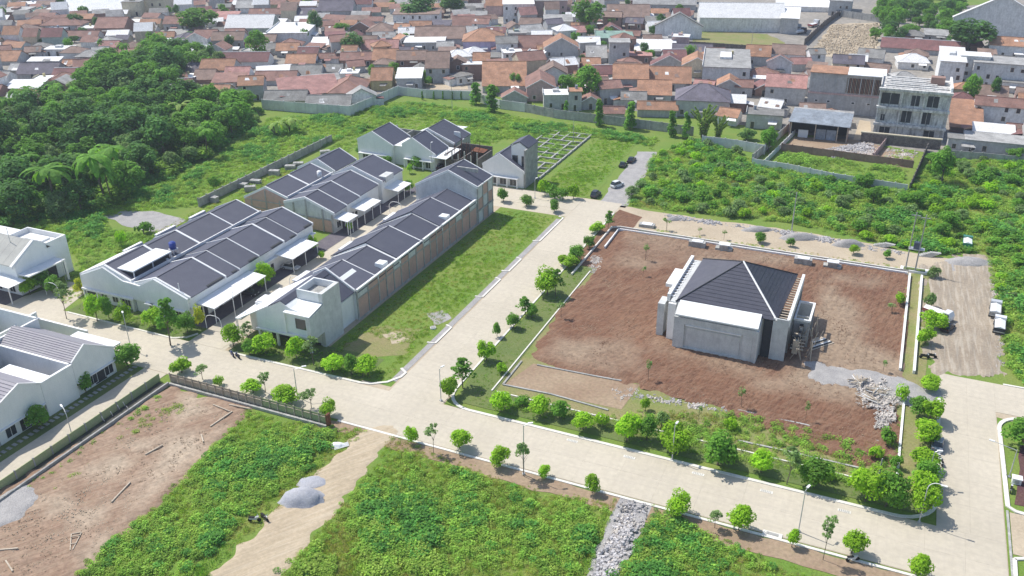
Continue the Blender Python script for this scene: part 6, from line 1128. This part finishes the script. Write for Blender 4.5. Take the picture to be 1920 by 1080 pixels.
for s in [
 (532, 636, 143, 176, 190, 'm', 'rose', 'grey', 'long shed with rose red sheet roof behind the pale corner wall', .3), (575, 640, 140, 160, 172, 'm', 'pale', 'grey', 'beige roofed shed joined to the rose red sheet roof', .3),
 (497, 572, 170, 190, 197, 'h', 'grey', 'grey'), (575, 655, 178, 200, 210, 'h', 'grey', 'grey'), (655, 705, 160, 180, 200, 'g', 'pale', 'white', 'small white gabled house at the angle of the pale wall', .2), (618, 680, 142, 175, 190, 'p', 'red', 'grey'),
 (697, 735, 127, 150, 170, 'h', 'orange', 'yellow', 'yellow two storey house with orange roof near the pale wall'), (745, 790, 128, 146, 168, 'm', 'white', 'grey'), (538, 590, 102, 118, 130, 'h', 'orange', 'white'), (600, 635, 100, 109, 122, 'h', 'red', 'white'), (632, 667, 96, 100, 120, 'f', 'grey', 'brick'),
 (545, 600, 122, 145, 150, 'h', 'grey', 'grey'), (595, 640, 120, 135, 142, 'h', 'grey', 'grey'), (480, 553, 133, 150, 160, 'h', 'red', 'grey'), (486, 545, 123, 136, 142, 'm', 'white', 'grey', None, .25), (407, 500, 98, 115, 128, 'h', 'maroon', 'white', 'long maroon roofed house beside the dark round tree'), (378, 436, 111, 131, 145, 'h', 'orange', 'grey'), (340, 372, 118, 134, 145, 'h', 'violet', 'grey'), (330, 365, 138, 145, 157, 'f', 'white', 'grey'), (365, 400, 130, 150, 157, 'h', 'brown', 'brick'),
 (427, 508, 28, 52, 68, 'h', 'white', 'green', 'hall with wide white roof and green upper frame'), (505, 575, 42, 62, 84, 'f', 'white', 'white', 'white two storey building right of the wide white roofed hall'), (522, 562, 72, 88, 96, 'p', 'red', 'grey'), (583, 620, 70, 86, 95, 'm', 'white', 'grey'), (400, 455, 60, 75, 90, 'h', 'brown', 'grey'), (488, 520, 62, 68, 80, 'f', 'white', 'cream'), (410, 445, 92, 97, 100, 'm', 'white', 'grey'),
 (137, 234, -4, 19, 27, 'h', 'white', 'white', 'long white roofed hall at the top left', .27), (234, 264, 0, 4, 30, 'f', 'grey', 'cream'), (266, 308, -8, 0, 25, 'f', 'pale', 'cream', 'cream two storey house with paired windows at the top left'),
 (0, 38, 13, 23, 34, 'f', 'pale', 'brick'), (82, 148, 34, 48, 58, 'p', 'red', 'grey'), (92, 115, 51, 57, 66, 'f', 'blue', 'grey'), (50, 85, 30, 42, 50, 'p', 'red', 'grey'), (58, 92, 58, 65, 72, 'f', 'grey', 'brick'), (20, 60, 45, 63, 72, 'p', 'brown', 'grey'), (87, 128, 86, 93, 106, 'f', 'white', 'white'), (58, 108, 107, 117, 122, 'm', 'white', 'grey'), (38, 102, 118, 138, 150, 'h', 'violet', 'grey', 'house with broad violet grey roof left of the wood'), (100, 138, 128, 146, 155, 'h', 'maroon', 'grey'), (118, 140, 112, 123, 132, 'h', 'orange', 'grey'), (15, 70, 150, 165, 174, 'm', 'white', 'grey', 'low house with crooked white sheet roof left of the wood'), (17, 65, 167, 182, 192, 'p', 'orange', 'grey'), (68, 92, 142, 148, 160, 'f', 'white', 'cream'), (-5, 30, 95, 114, 122, 'h', 'orange', 'grey'), (22, 60, 118, 130, 140, 'h', 'pale', 'grey'), (183, 232, 32, 52, 66, 'h', 'red', 'brick'), (183, 205, 42, 48, 62, 'f', 'white', 'white'), (240, 262, 36, 42, 55, 'f', 'white', 'grey'), (120, 180, 58, 68, 76, 'h', 'red', 'grey'), (-5, 22, 75, 88, 95, 'p', 'red', 'grey'), (30, 66, 3, 8, 14, 'f', 'white', 'pink'), (60, 78, 14, 22, 30, 'f', 'green', 'green'), (83, 112, 12, 20, 30, 'f', 'white', 'brick'), (150, 178, 48, 54, 60, 'f', 'white', 'pink'), (310, 340, 30, 44, 60, 'h', 'red', 'grey'), (312, 345, 55, 66, 74, 'm', 'pale', 'grey'), (268, 305, 70, 84, 92, 'p', 'brown', 'grey'),
 (740, 822, 15, 27, 50, 'f', 'brown', 'white', 'boxy white two storey house at the top centre'), (780, 870, 50, 72, 86, 'h', 'brown', 'grey'), (870, 943, 53, 78, 100, 'p', 'orange', 'lilac', 'lilac two storey house with orange hipped roof'), (760, 832, 67, 80, 96, 'f', 'white', 'grey', 'grey house with broad white flat roof left of the lilac house'), (850, 918, 30, 50, 60, 'h', 'red', 'grey'), (945, 1000, -6, 8, 44, 'f', 'white', 'white', 'white two storey block by the top street'), (1003, 1062, -8, 2, 30, 'f', 'grey', 'pink', 'row of coloured shop fronts by the top street'), (1022, 1072, 28, 40, 56, 'm', 'pale', 'white'), (965, 1035, 66, 90, 102, 'h', 'red', 'grey'), (1022, 1082, 62, 88, 122, 'g', 'orange', 'grey', 'tall grey gabled house with orange roof and wide front wall', .0),
 (906, 986, 115, 160, 174, 'h', 'orange', 'grey', 'house with the biggest orange roof, right behind the pale wall'), (888, 918, 99, 113, 130, 'h', 'orange', 'cream'), (868, 904, 116, 121, 150, 'f', 'white', 'brick'), (800, 842, 97, 127, 156, 'h', 'brown', 'grey'), (842, 874, 103, 118, 148, 'g', 'brown', 'brick'), (942, 988, 163, 182, 194, 'g', 'red', 'grey'), (988, 1040, 130, 163, 190, 'g', 'red', 'pink'), (1020, 1068, 168, 178, 206, 'f', 'white', 'grey', 'grey box with bright white roof beside the boundary wall'), (1066, 1090, 165, 172, 208, 'f', 'orange', 'grey'), (1090, 1125, 172, 190, 206, 'g', 'red', 'grey'),
 (1118, 1185, 58, 72, 90, 'f', 'green', 'green', 'pale green flat block beside the tall grey tower house'), (1142, 1178, 72, 80, 122, 'f', 'pale', 'grey', 'tall grey tower house with ochre window band'), (1176, 1220, 97, 105, 120, 'f', 'rose', 'brick'), (1150, 1213, 120, 147, 172, 'h', 'orange', 'grey'), (1215, 1292, 125, 155, 170, 'h', 'orange', 'grey'), (1196, 1256, 150, 177, 195, 'h', 'orange', 'green'), (1192, 1265, 75, 95, 104, 'm', 'white', 'grey'), (1222, 1286, 98, 122, 134, 'g', 'maroon', 'grey', 'maroon gabled roof with bold white edges'), (1280, 1330, 96, 122, 145, 'g', 'orange', 'cream'), (1318, 1400, 92, 127, 160, 'f', 'pale', 'white', 'white house with broad concrete terrace roof and dark balcony'), (1345, 1385, 138, 160, 180, 'g', 'orange', 'grey'), (1378, 1408, 150, 163, 182, 'h', 'red', 'grey'), (1268, 1362, 158, 190, 220, 'p', 'violet', 'grey', 'house with big violet grey hipped roof behind the bamboo'), (1368, 1394, 178, 193, 212, 'm', 'white', 'brick'), (1196, 1268, 190, 205, 220, 'h', 'orange', 'grey'), (1132, 1170, 200, 212, 226, 'h', 'red', 'grey'), (1100, 1137, 85, 108, 118, 'h', 'pale', 'grey'), (1092, 1125, 108, 122, 132, 'h', 'orange', 'grey'), (1262, 1332, 82, 100, 108, 'h', 'violet', 'grey'), (1100, 1140, 145, 172, 185, 'h', 'brown', 'grey'),
 (1398, 1440, 85, 105, 124, 'h', 'orange', 'grey'), (1447, 1503, 84, 101, 122, 'h', 'brown', 'white'), (1438, 1480, 104, 116, 142, 'g', 'red', 'white'), (1402, 1455, 128, 146, 152, 'p', 'red', 'grey'), (1435, 1503, 140, 163, 196, 'h', 'rose', 'grey', 'house with rose red roof over a long stained grey wall'), (1400, 1462, 204, 216, 242, 'f', 'grey', 'grey'), (1412, 1436, 142, 148, 165, 'f', 'white', 'grey'),
 (1758, 1796, 88, 116, 168, 'f', 'white', 'white', 'tall narrow white box house right of the blackened block'), (1797, 1840, 98, 106, 160, 'f', 'white', 'white', 'white box house behind the big shaded wall'), (1828, 1906, 106, 120, 168, 'f', 'pale', 'white'), (1862, 1935, 70, 86, 110, 'h', 'orange', 'white', 'white house with orange roof and green window at the right edge'), (1800, 1935, 4, 36, 72, 'g', 'white', 'white', 'large white gabled hall at the top right'), (1786, 1834, 188, 244, 250, 'm', 'orange', 'brick', 'steep terracotta lean-to roof beside the dark lane'), (1834, 1925, 184, 200, 232, 'h', 'red', 'white'), (1830, 1890, 232, 248, 264, 'm', 'white', 'grey', 'low house with tilted white sheet roof at the right edge'), (1820, 1925, 252, 268, 292, 'f', 'pale', 'grey'), (1838, 1880, 160, 180, 194, 'h', 'brown', 'brick'), (1890, 1925, 232, 250, 262, 'h', 'red', 'grey'), (1780, 1830, 252, 262, 285, 'f', 'grey', 'grey'), (1880, 1925, 148, 156, 175, 'f', 'grey', 'white'),
 (1317, 1462, 6, 33, 60, 'h', 'white', 'white', 'long white warehouse with bright roof', .12), (1462, 1560, -14, 12, 22, 'h', 'white', 'white', 'rear wing of the white warehouse', .1), (1463, 1492, 14, 34, 64, 'm', 'white', 'grey', 'covered loading bay at the end of the white warehouse'), (1140, 1215, 8, 32, 46, 'h', 'brown', 'grey'), (1190, 1300, -14, 8, 22, 'h', 'pale', 'grey'), (1230, 1312, 26, 48, 72, 'g', 'grey', 'white', 'white gabled hall with grey roof left of the warehouse'), (1662, 1782, 74, 92, 102, 'h', 'maroon', 'grey', 'long maroon roof beyond the blackened block'), (1555, 1590, -12, 2, 30, 'f', 'pale', 'grey'), (1735, 1770, 55, 66, 78, 'm', 'pale', 'grey'),
 (445, 487, 0, 14, 25, 'h', 'pale', 'white'), (400, 440, 22, 36, 44, 'm', 'rose', 'grey'), (470, 530, 16, 26, 38, 'h', 'red', 'grey'), (560, 600, 14, 28, 40, 'h', 'violet', 'grey'), (600, 660, 0, 20, 38, 'h', 'violet', 'grey'), (610, 640, 48, 58, 66, 'h', 'red', 'grey'), (690, 735, 42, 60, 72, 'p', 'brown', 'grey'), (680, 745, 75, 92, 102, 'h', 'rose', 'grey'), (640, 700, 98, 112, 125, 'h', 'red', 'brick'), (700, 740, 60, 70, 82, 'h', 'pale', 'white'), (820, 850, 78, 88, 100, 'h', 'pale', 'grey'), (700, 745, 92, 112, 125, 'h', 'orange', 'brick'), (745, 800, 95, 112, 126, 'h', 'brown', 'brick'), (770, 800, 118, 136, 150, 'g', 'grey', 'grey'), (905, 960, 98, 108, 116, 'f', 'grey', 'brick')]:
    s = list(s); rot = s[9] if len(s) > 9 else 0.
    if s[8:9] == []: s.append(None)
    vh(*s[:8], s[8], rot=rot)
# ---- special buildings
CX = (math.cos(ca), math.sin(ca)); CYv = (-math.sin(ca), math.cos(ca))
def place(px, py): g = P(px, py); return g[0], g[1]
x, y = place(1700, 262); o = thing('unfinished_block', 'blackened three storey concrete block with open window holes', 'building', (x, y, 0), ca - .40)
W_, D_ = 20.5, 20.; M_black = mat('blackened concrete', (.74, .73, .70), .95, .15, .6, (.52, .51, .49), stain=.8, stain_col=(.07, .07, .065), bscale=2)
MB().box(-W_ / 2, W_ / 2, .9, D_ * .85, 0, 15.6).obj('wall', M_black, o)
for z in (3.9, 9.2, 14.9): MB().box(-W_ / 2 - .3, W_ / 2 + .3, -.4, .88, z, z + .75).obj('floor_edge', M_black, o)
for xx in (-10, -3.6, 2.8, 10): MB().box(xx - .25, xx + .25, .2, .88, 0, 14.9).obj('concrete_column', M_black, o)
for z, L_ in ((5.2, [(-8.2, 1.2, 2), (-1.4, 2.8, 3.6), (4.4, 2.4, 3.8)]), (10.6, [(-6.9, 5.2, 3.4), (.4, 2.4, 3.2), (5.4, 3.2, 3.4)]), (.6, [(-7, 3, 2.6), (6, 3, 2.6)])):
    for xx, ww, hh in L_: q = MB().box(xx - ww / 2, xx + ww / 2, .84, .895, z, z + hh).obj('hole_shade_panel', M_dark, o); MB().bar((xx, .8, z), (xx, .8, z + hh), .08, 4).obj('mullion', M_black, q)  # holes are flat panels with the inside shade painted dark
for k in range(9): MB().box(-10 + (k % 3) * 1.2, 6 + (k % 2) * 4, 1.4 + k * 1.6, 2.5 + k * 1.6, 15.62, 15.75 + .25 * (k % 3)).obj('roof_slab', M_black, o)
MB().box(4, 8, 9, 12, 15.62, 18).obj('stair_head', VW['brick'], o); MB().box(9.7, 10.3, 1, D_ * .85, 15.62, 16.9).obj('parapet', M_coping, o); MB().box(-10.3, -9.9, 1, D_ * .85, 15.62, 16.4).obj('parapet', M_black, o)
OCC.append((x, y + 10, 14))
x, y = place(1690, 268); o = thing('retaining_wall', 'dark rubble retaining wall below the blackened block', 'wall', (x, y, 0), ca - .40); MB().box(-12, 11, -3.4, -2.6, 0, 3.0).obj('masonry', M_stonew, o); MB().box(-12.2, 11.2, -3.5, -2.4, 3.0, 3.3).obj('wall_coping', VW['cream'], o)
x, y = place(1584, 214); o = thing('grilled_block', 'long grey two storey block with bright white roof and bamboo grilles upstairs', 'building', (x, y, 0), ca - .38)
MB().box(-13, 11, 0, 11, 0, 13.5).obj('wall', VW['grey'], o)
for k in range(6): MB().box(-12.6 + k * 4, -12.3 + k * 4, -.25, -.01, 0, 13.4).obj('concrete_column', VW['grey'], o)
MB().box(-13, 11, -.3, -.01, 6.4, 7.0).obj('floor_beam', VW['pink'], o)
MB().box(-1, 11, -.06, -.01, 7.4, 12.4).obj('opening_shade_panel', M_dark, o)  # flat panel, shade behind the grille painted dark
for k in range(24): MB().box(-.9 + k * .49, -.75 + k * .49, -.22, -.1, 7.2, 12.6).obj('bamboo_bar', VR['orange'] if k % 3 else M_wood, o)
MB().box(-1, 11.2, -1.2, 11.2, 13.6, 13.85).obj('white_roof', M_canopy, o); MB().box(-13.3, -1.05, -.8, 11.2, 13.6, 13.8).obj('orange_roof', VR['orange'], o)
for k, xx in enumerate((-10, -6, 2, 7)): q = MB().box(xx - .6, xx + .6, -.08, -.02, 3.6, 4.4).obj('window', M_coping, o); MB().box(xx - .45, xx + .45, -.1, -.085, 3.7, 4.3).obj('pane', M_glass, q)
OCC.append((x, y + 5, 14))
x, y = place(1533, 262); o = thing('open_shed', 'open fronted shed with blue grey metal roof and corrugated doors', 'shed', (x, y, 0), ca - .36)
MB().prism([(-9.5, -1.5, 5.4), (9, -1.5, 5.0), (9.6, 8, 7.0), (-8.6, 8, 7.4)], (0, 0, .15)).obj('metal_roof', VR['blue'], o); MB().box(-8.8, 9.6, 8.05, 11, 6.9, 7.05).obj('roof_strip', VR['pale'], o)
MB().box(-9, 8.8, 7.4, 7.7, 0, 6.2).obj('back_wall', M_dark, o); MB().box(-9, -8.7, -1, 7.4, 0, 5.2).obj('side_wall', VW['brick'], o); MB().box(8.5, 8.8, -1, 7.4, 0, 5.).obj('side_wall', VW['brick'], o)  # back wall coloured dark for the shade inside the open front
for a in (-.8, 2.3): MB().box(a, a + 2.9, .4, .55, 0, 3.3).obj('corrugated_door', VR['blue'], o)
MB().box(-6.2, -3.2, 1, 1.6, 0, 2.4).obj('white_crate', M_canopy, o)
for a in (-8.6, -1.2, 5.4, 8.3): MB().box(a, a + .25, -1, -.75, 0, 5.1).obj('post', M_wood, o)
OCC.append((x, y + 4, 11)); OCC.append((x, y - 8, 8))
# ---- walls
def wall_line(pts, h, label, m=M_grey, sp=3.2, name='boundary_wall', px=True, post=True, t=.16):
    q = [P(*p)[:2] if px else p for p in pts]; o = thing(name, label, 'wall', (q[0][0], q[0][1], 0)); ms = {}
    for a, b_ in zip(q[:-1], q[1:]):
        L_ = math.dist(a, b_); n = max(1, round(L_ / sp)); an = math.atan2(b_[1] - a[1], b_[0] - a[0]); s_ = L_ / n; me = MB().box(.04, s_ - .04, -t / 2, t / 2, 0, h).mesh('wall_panel', m); mp_ = MB().box(-.13, .13, -.18, .18, 0, h + .2).mesh('wall_post', m)
        for k in range(n):
            for mm, nm in ((me, 'wall_panel'), (mp_, 'wall_post')): c = link(nm, mm, o, (a[0] - q[0][0] + (b_[0] - a[0]) * k / n, a[1] - q[0][1] + (b_[1] - a[1]) * k / n, 0)); c.rotation_euler = (0, 0, an)
    return o
M_pwall = mat('pale boundary wall', (.70, .71, .69), .92, .1, .5, stain=.25, stain_col=(.35, .355, .34), rnd=.07)
wall_line([(493, 205), (575, 212), (657, 218), (700, 200), (748, 178)], 3.6, 'tall pale wall with the sharp corner between grass field and village', M_pwall, 4)
wall_line([(748, 178), (800, 184), (884, 187), (938, 204), (985, 210)], 3.2, 'straight pale wall with dark cypress bushes, centre of the village edge', M_pwall, 4)
wall_line([(985, 210), (1038, 221), (1130, 232), (1240, 246), (1300, 255)], 3.0, 'grey boundary wall behind the narrow column trees', M_grey, 4)
wall_line([(1316, 272), (1380, 280), (1434, 290)], 3.0, 'white concrete panel wall in the scrub below the low flat house', M_pwall, 3.2)
wall_line([(1410, 305), (1428, 290), (1478, 245)], 2.6, 'long oblique grey wall on the left of the shed yard', M_grey, 3.2); wall_line([(1430, 312), (1490, 252)], 1.6, 'lower second wall parallel to the oblique grey wall', M_pwall, 3.2)
wall_line([(1410, 312), (1475, 322), (1560, 340), (1700, 362)], 2.4, 'front precast wall of the shed yard, partly covered by shrubs', M_pwall, 3.2); wall_line([(1465, 282), (1600, 300), (1712, 315)], 2.2, 'middle brick wall across the shed yard', VW['brick'], 3.2)
wall_line([(1704, 360), (1722, 320), (1738, 282)], 2.4, 'dark oblique wall on the right of the shed yard', M_stonew, 3.2); wall_line([(1636, 300), (1662, 268)], 2.0, 'short wall dividing the shed yard from the rubble corner', VW['pink'], 3)
wall_line([(1780, 295), (1840, 300), (1920, 308)], 2.2, 'grey wall between scrub and the houses at the right edge', M_grey, 3.2); wall_line([(1508, 85), (1545, 50), (1580, 25)], 3, 'long dark wall left of the excavated yard', M_stonew, 5); wall_line([(1580, 32), (1650, 42)], 3.4, 'far grey wall of the excavated yard', M_grey, 5)
wall_line([(15, 385), (90, 378), (175, 372)], 2.6, 'grey wall glimpsed between the trunks at the lower left of the wood', M_grey, 3.2); wall_line([(1270, 85), (1390, 93), (1480, 100)], 2.2, 'dark low wall in front of the green yard', M_stonew, 4)
for i, px in enumerate((813, 830, 865, 848, 793)): tpx('column', px, 186 + i * .3, 170, 6, 'small cypress against the straight pale wall', 'cypresses at the pale wall')
sheet('green_yard', wob([(1290, 84), (1310, 56), (1440, 64), (1470, 80), (1460, 98), (1390, 90)], 1, 5, True, 30), .03, M_drygr); sheet('excavated_yard', wob([(1515, 105), (1560, 45), (1650, 42), (1645, 110)], 1, 5, True, 31), .03, M_path)
sheet('warehouse_yard', wob([(1465, 85), (1500, 40), (1570, 20), (1580, 30), (1515, 95)], 1, 5, True, 32), .025, M_villg); sheet('far_field', wob([(1640, 8), (1700, -30), (1900, -30), (1900, 4), (1800, 12)], 1, 8, True, 33), .03, M_turf); sheet('far_field', wob([(490, 20), (520, -8), (650, -20), (640, 2), (590, 22)], 1, 8, True, 34), .03, M_turf)
sheet('yard_soil', wob([(1470, 282), (1490, 256), (1600, 262), (1715, 290), (1705, 315)], .6, 4, True, 35), .03, M_tan); sheet('pale_terrace', [(798, 160), (812, 152), (876, 158), (878, 168), (800, 168)], .04, M_path); sheet('pale_path', [(1600, 262), (1612, 225), (1632, 228), (1635, 262)], .035, M_path)
scatter('yard_rubble', 'earth and rubble heaps in the shed yard', [(1540, 282), (1640, 262), (1650, 300), (1560, 298)], 1.6, [C_s2, C_s1], .8, 1.6, 41, cat='rubble'); scatter('yard_rubble', 'white refuse and weeds in the right corner of the shed yard', [(1662, 275), (1725, 285), (1708, 312), (1650, 304)], 1.4, [C_s2, C_w3], .7, 1.5, 42, cat='rubble')
scatter('yard_weeds', 'weeds growing between the walls of the shed yard', [(1430, 318), (1470, 285), (1700, 318), (1700, 356), (1560, 335)], .9, [C_w3, C_w1], .8, 1.5, 43, cat='weeds'); scatter('dug_soil', 'heaped spoil over the excavated yard', [(1520, 100), (1562, 48), (1648, 45), (1640, 108)], .3, [stonemesh('clod_d', M_path, 6, 1.2, .5, 15, .7)], .8, 2., 44, cat='soil')
# ---- remaining roofs of the village, filling the gaps between the ones above; the nearest as houses, the far rest as one mass
rv = random.Random(99); zones = [([(-260, 215), (-420, 236), (-1000, 320), (-1100, 900), (-520, 900), (-330, 560), (-190, 330), (-225, 262)], 330), ([(-150, 300), (-70, 300), (40, 286), (40, 420), (-20, 640), (-330, 640), (-230, 400)], 170), ([(40, 290), (120, 270), (190, 330), (190, 420), (40, 400)], 26)]
wood2 = wood; cand = []
for poly, nmax in zones:
    got = 0
    for _ in range(nmax * 60):
        if got >= nmax: break
        x, y = rv.uniform(min(p[0] for p in poly), max(p[0] for p in poly)), rv.uniform(min(p[1] for p in poly), max(p[1] for p in poly))
        if not inside(x, y, poly) or inside(x, y, wood2): continue
        px, py = proj(x, y)
        if not (-30 < px < 1950 and -20 < py < 300): continue
        if 1290 < px < 1660 and py < 110: continue
        if 1640 < px < 1800 and py < 75: continue
        rr = rv.uniform(4.2, 6.4)
        if any((x - a) ** 2 + (y - b) ** 2 < (rr + c * .84) ** 2 for a, b, c in OCC): continue
        OCC.append((x, y, rr * .95)); cand.append((x, y, rr)); got += 1
cand.sort(key=lambda c: math.hypot(c[0], c[1])); nmade = sum(1 for o in THINGS if o.name.startswith('village_house'))
farb = {}; 
for i, (x, y, rr) in enumerate(cand):
    px, py = proj(x, y); kind = rv.choices('hpgfm', [5, 2.2, 1.2, 1.5, 1.0])[0]; rc = rv.choices(['orange', 'red', 'brown', 'maroon', 'grey', 'pale', 'white', 'violet', 'rose'], [3, 5, 4, 1.3, 1.8, 1.8, 1.9, .8, .8])[0] if kind != 'f' else rv.choice(['white', 'pale', 'grey', 'pale'])
    wc = rv.choices(['white', 'grey', 'brick', 'cream', 'pink', 'green'], [4, 4, 2, 1.5, .7, .5])[0]; h = rv.choice([2.8, 3, 3.1, 3.2, 5.8]); w_ = rr * rv.uniform(1.45, 1.9); d = rr * rv.uniform(1.3, 1.6); a_ = ca - turn(px) + rv.gauss(0, .12) + rv.choice([0, 0, 0, .35])
    if nmade + i < 298: building(x + math.sin(a_) * d / 2, y - math.cos(a_) * d / 2, a_, w_, d, h, kind, rc, wc, hlabel(h, wc, rc, kind, px, py), wins=py > 30); continue
    for key, quads in (('w' + wc, [[(-1, -1, 0), (1, -1, 0), (1, -1, 1), (-1, -1, 1)], [(1, -1, 0), (1, 1, 0), (1, 1, 1), (1, 0, 1.5), (1, -1, 1)], [(-1, 1, 0), (-1, -1, 0), (-1, -1, 1), (-1, 0, 1.5), (-1, 1, 1)], [(1, 1, 0), (-1, 1, 0), (-1, 1, 1), (1, 1, 1)]]), ('r' + rc, [[(-1.1, -1.12, .95), (1.1, -1.12, .95), (1.1, 0, 1.56), (-1.1, 0, 1.56)], [(1.1, 1.12, .95), (-1.1, 1.12, .95), (-1.1, 0, 1.56), (1.1, 0, 1.56)]])):
        for q in quads:
            fc = farb.setdefault(key, [])
            fc.append([(x + rotz(p[0] * w_ / 2, p[1] * d / 2, a_)[0], y + rotz(p[0] * w_ / 2, p[1] * d / 2, a_)[1], p[2] * h) for p in q])
me = bpy.data.meshes.new('distant_houses'); V_, F_, I_ = [], [], []
for mi, (key, fs) in enumerate(farb.items()):
    me.materials.append(VW[key[1:]] if key[0] == 'w' else VR[key[1:]])
    for q in fs: k = len(V_); V_ += q; F_.append(tuple(range(k, k + len(q)))); I_.append(mi)
me.from_pydata(V_, [], F_); me.polygons.foreach_set('material_index', I_); me.update()
if V_: o = link('distant_houses', me); tag(o, 'far mass of small tiled roofs at the top left of the village', 'houses', None, 'stuff')
for _ in range(320):
    x, y = rv.uniform(-700, 60), rv.uniform(300, 640); px, py = proj(x, y)
    if not (0 < px < 1300 and 0 < py < 180) or inside(x, y, wood2) or any((x - a) ** 2 + (y - b) ** 2 < (c * .72 + .4) ** 2 for a, b, c in OCC): continue
    tree(rv.choice(['jungle', 'jungle_mid', 'bush']), x, y, rv.uniform(4, 8), rv.uniform(2.2, 3.6), 'between roofs ' + near(px, py), 'trees among the village houses')
# ================================================================ thin morning haze over the whole place
hz = MB().box(-1400, 500, -160, 1300, -1.2, 92).obj('haze', bpy.data.materials.new('haze'))
hm = hz.data.materials[0]; hm.use_nodes = True; hn = hm.node_tree; hn.nodes.clear(); ho = hn.nodes.new('ShaderNodeOutputMaterial'); hv = hn.nodes.new('ShaderNodeVolumePrincipled')
hv.inputs['Density'].default_value = .0002; hv.inputs['Color'].default_value = (.80, .87, 1, 1); hv.inputs['Anisotropy'].default_value = .2; hn.links.new(hv.outputs[0], ho.inputs['Volume']); hz['kind'] = 'stuff'; hz['label'] = 'thin pale haze in the air'
# ================================================================ labels: look-alikes are told apart by their order across the picture
bpy.context.view_layer.update()
bylab = {}
for o in THINGS:
    if o.get('label'): bylab.setdefault(o['label'], []).append(o)
def keyx(o):
    l = o.matrix_world.translation
    if l.length < .01:
        cs = [c for c in o.children if c.type == 'MESH']; v = sum((Vector(b) for b in cs[0].bound_box), Vector()) / 8 if cs else l; l = v
    return proj(l.x, l.y, l.z)[0]
for lb, os_ in bylab.items():
    if len(os_) > 1:
        os_.sort(key=keyx); n = len(os_)
        for i, o in enumerate(os_):
            if n == 2: t = ['left of two', 'right of two'][i]
            elif i == 0: t = 'leftmost'
            elif i == n - 1: t = 'rightmost'
            else: t = (ORD[i] if i < len(ORD) else f'{i+1}th') + ' from left'
            words = lb.split(); room = 16 - len(t.split())
            o['label'] = ' '.join(words[:room]) + ', ' + t
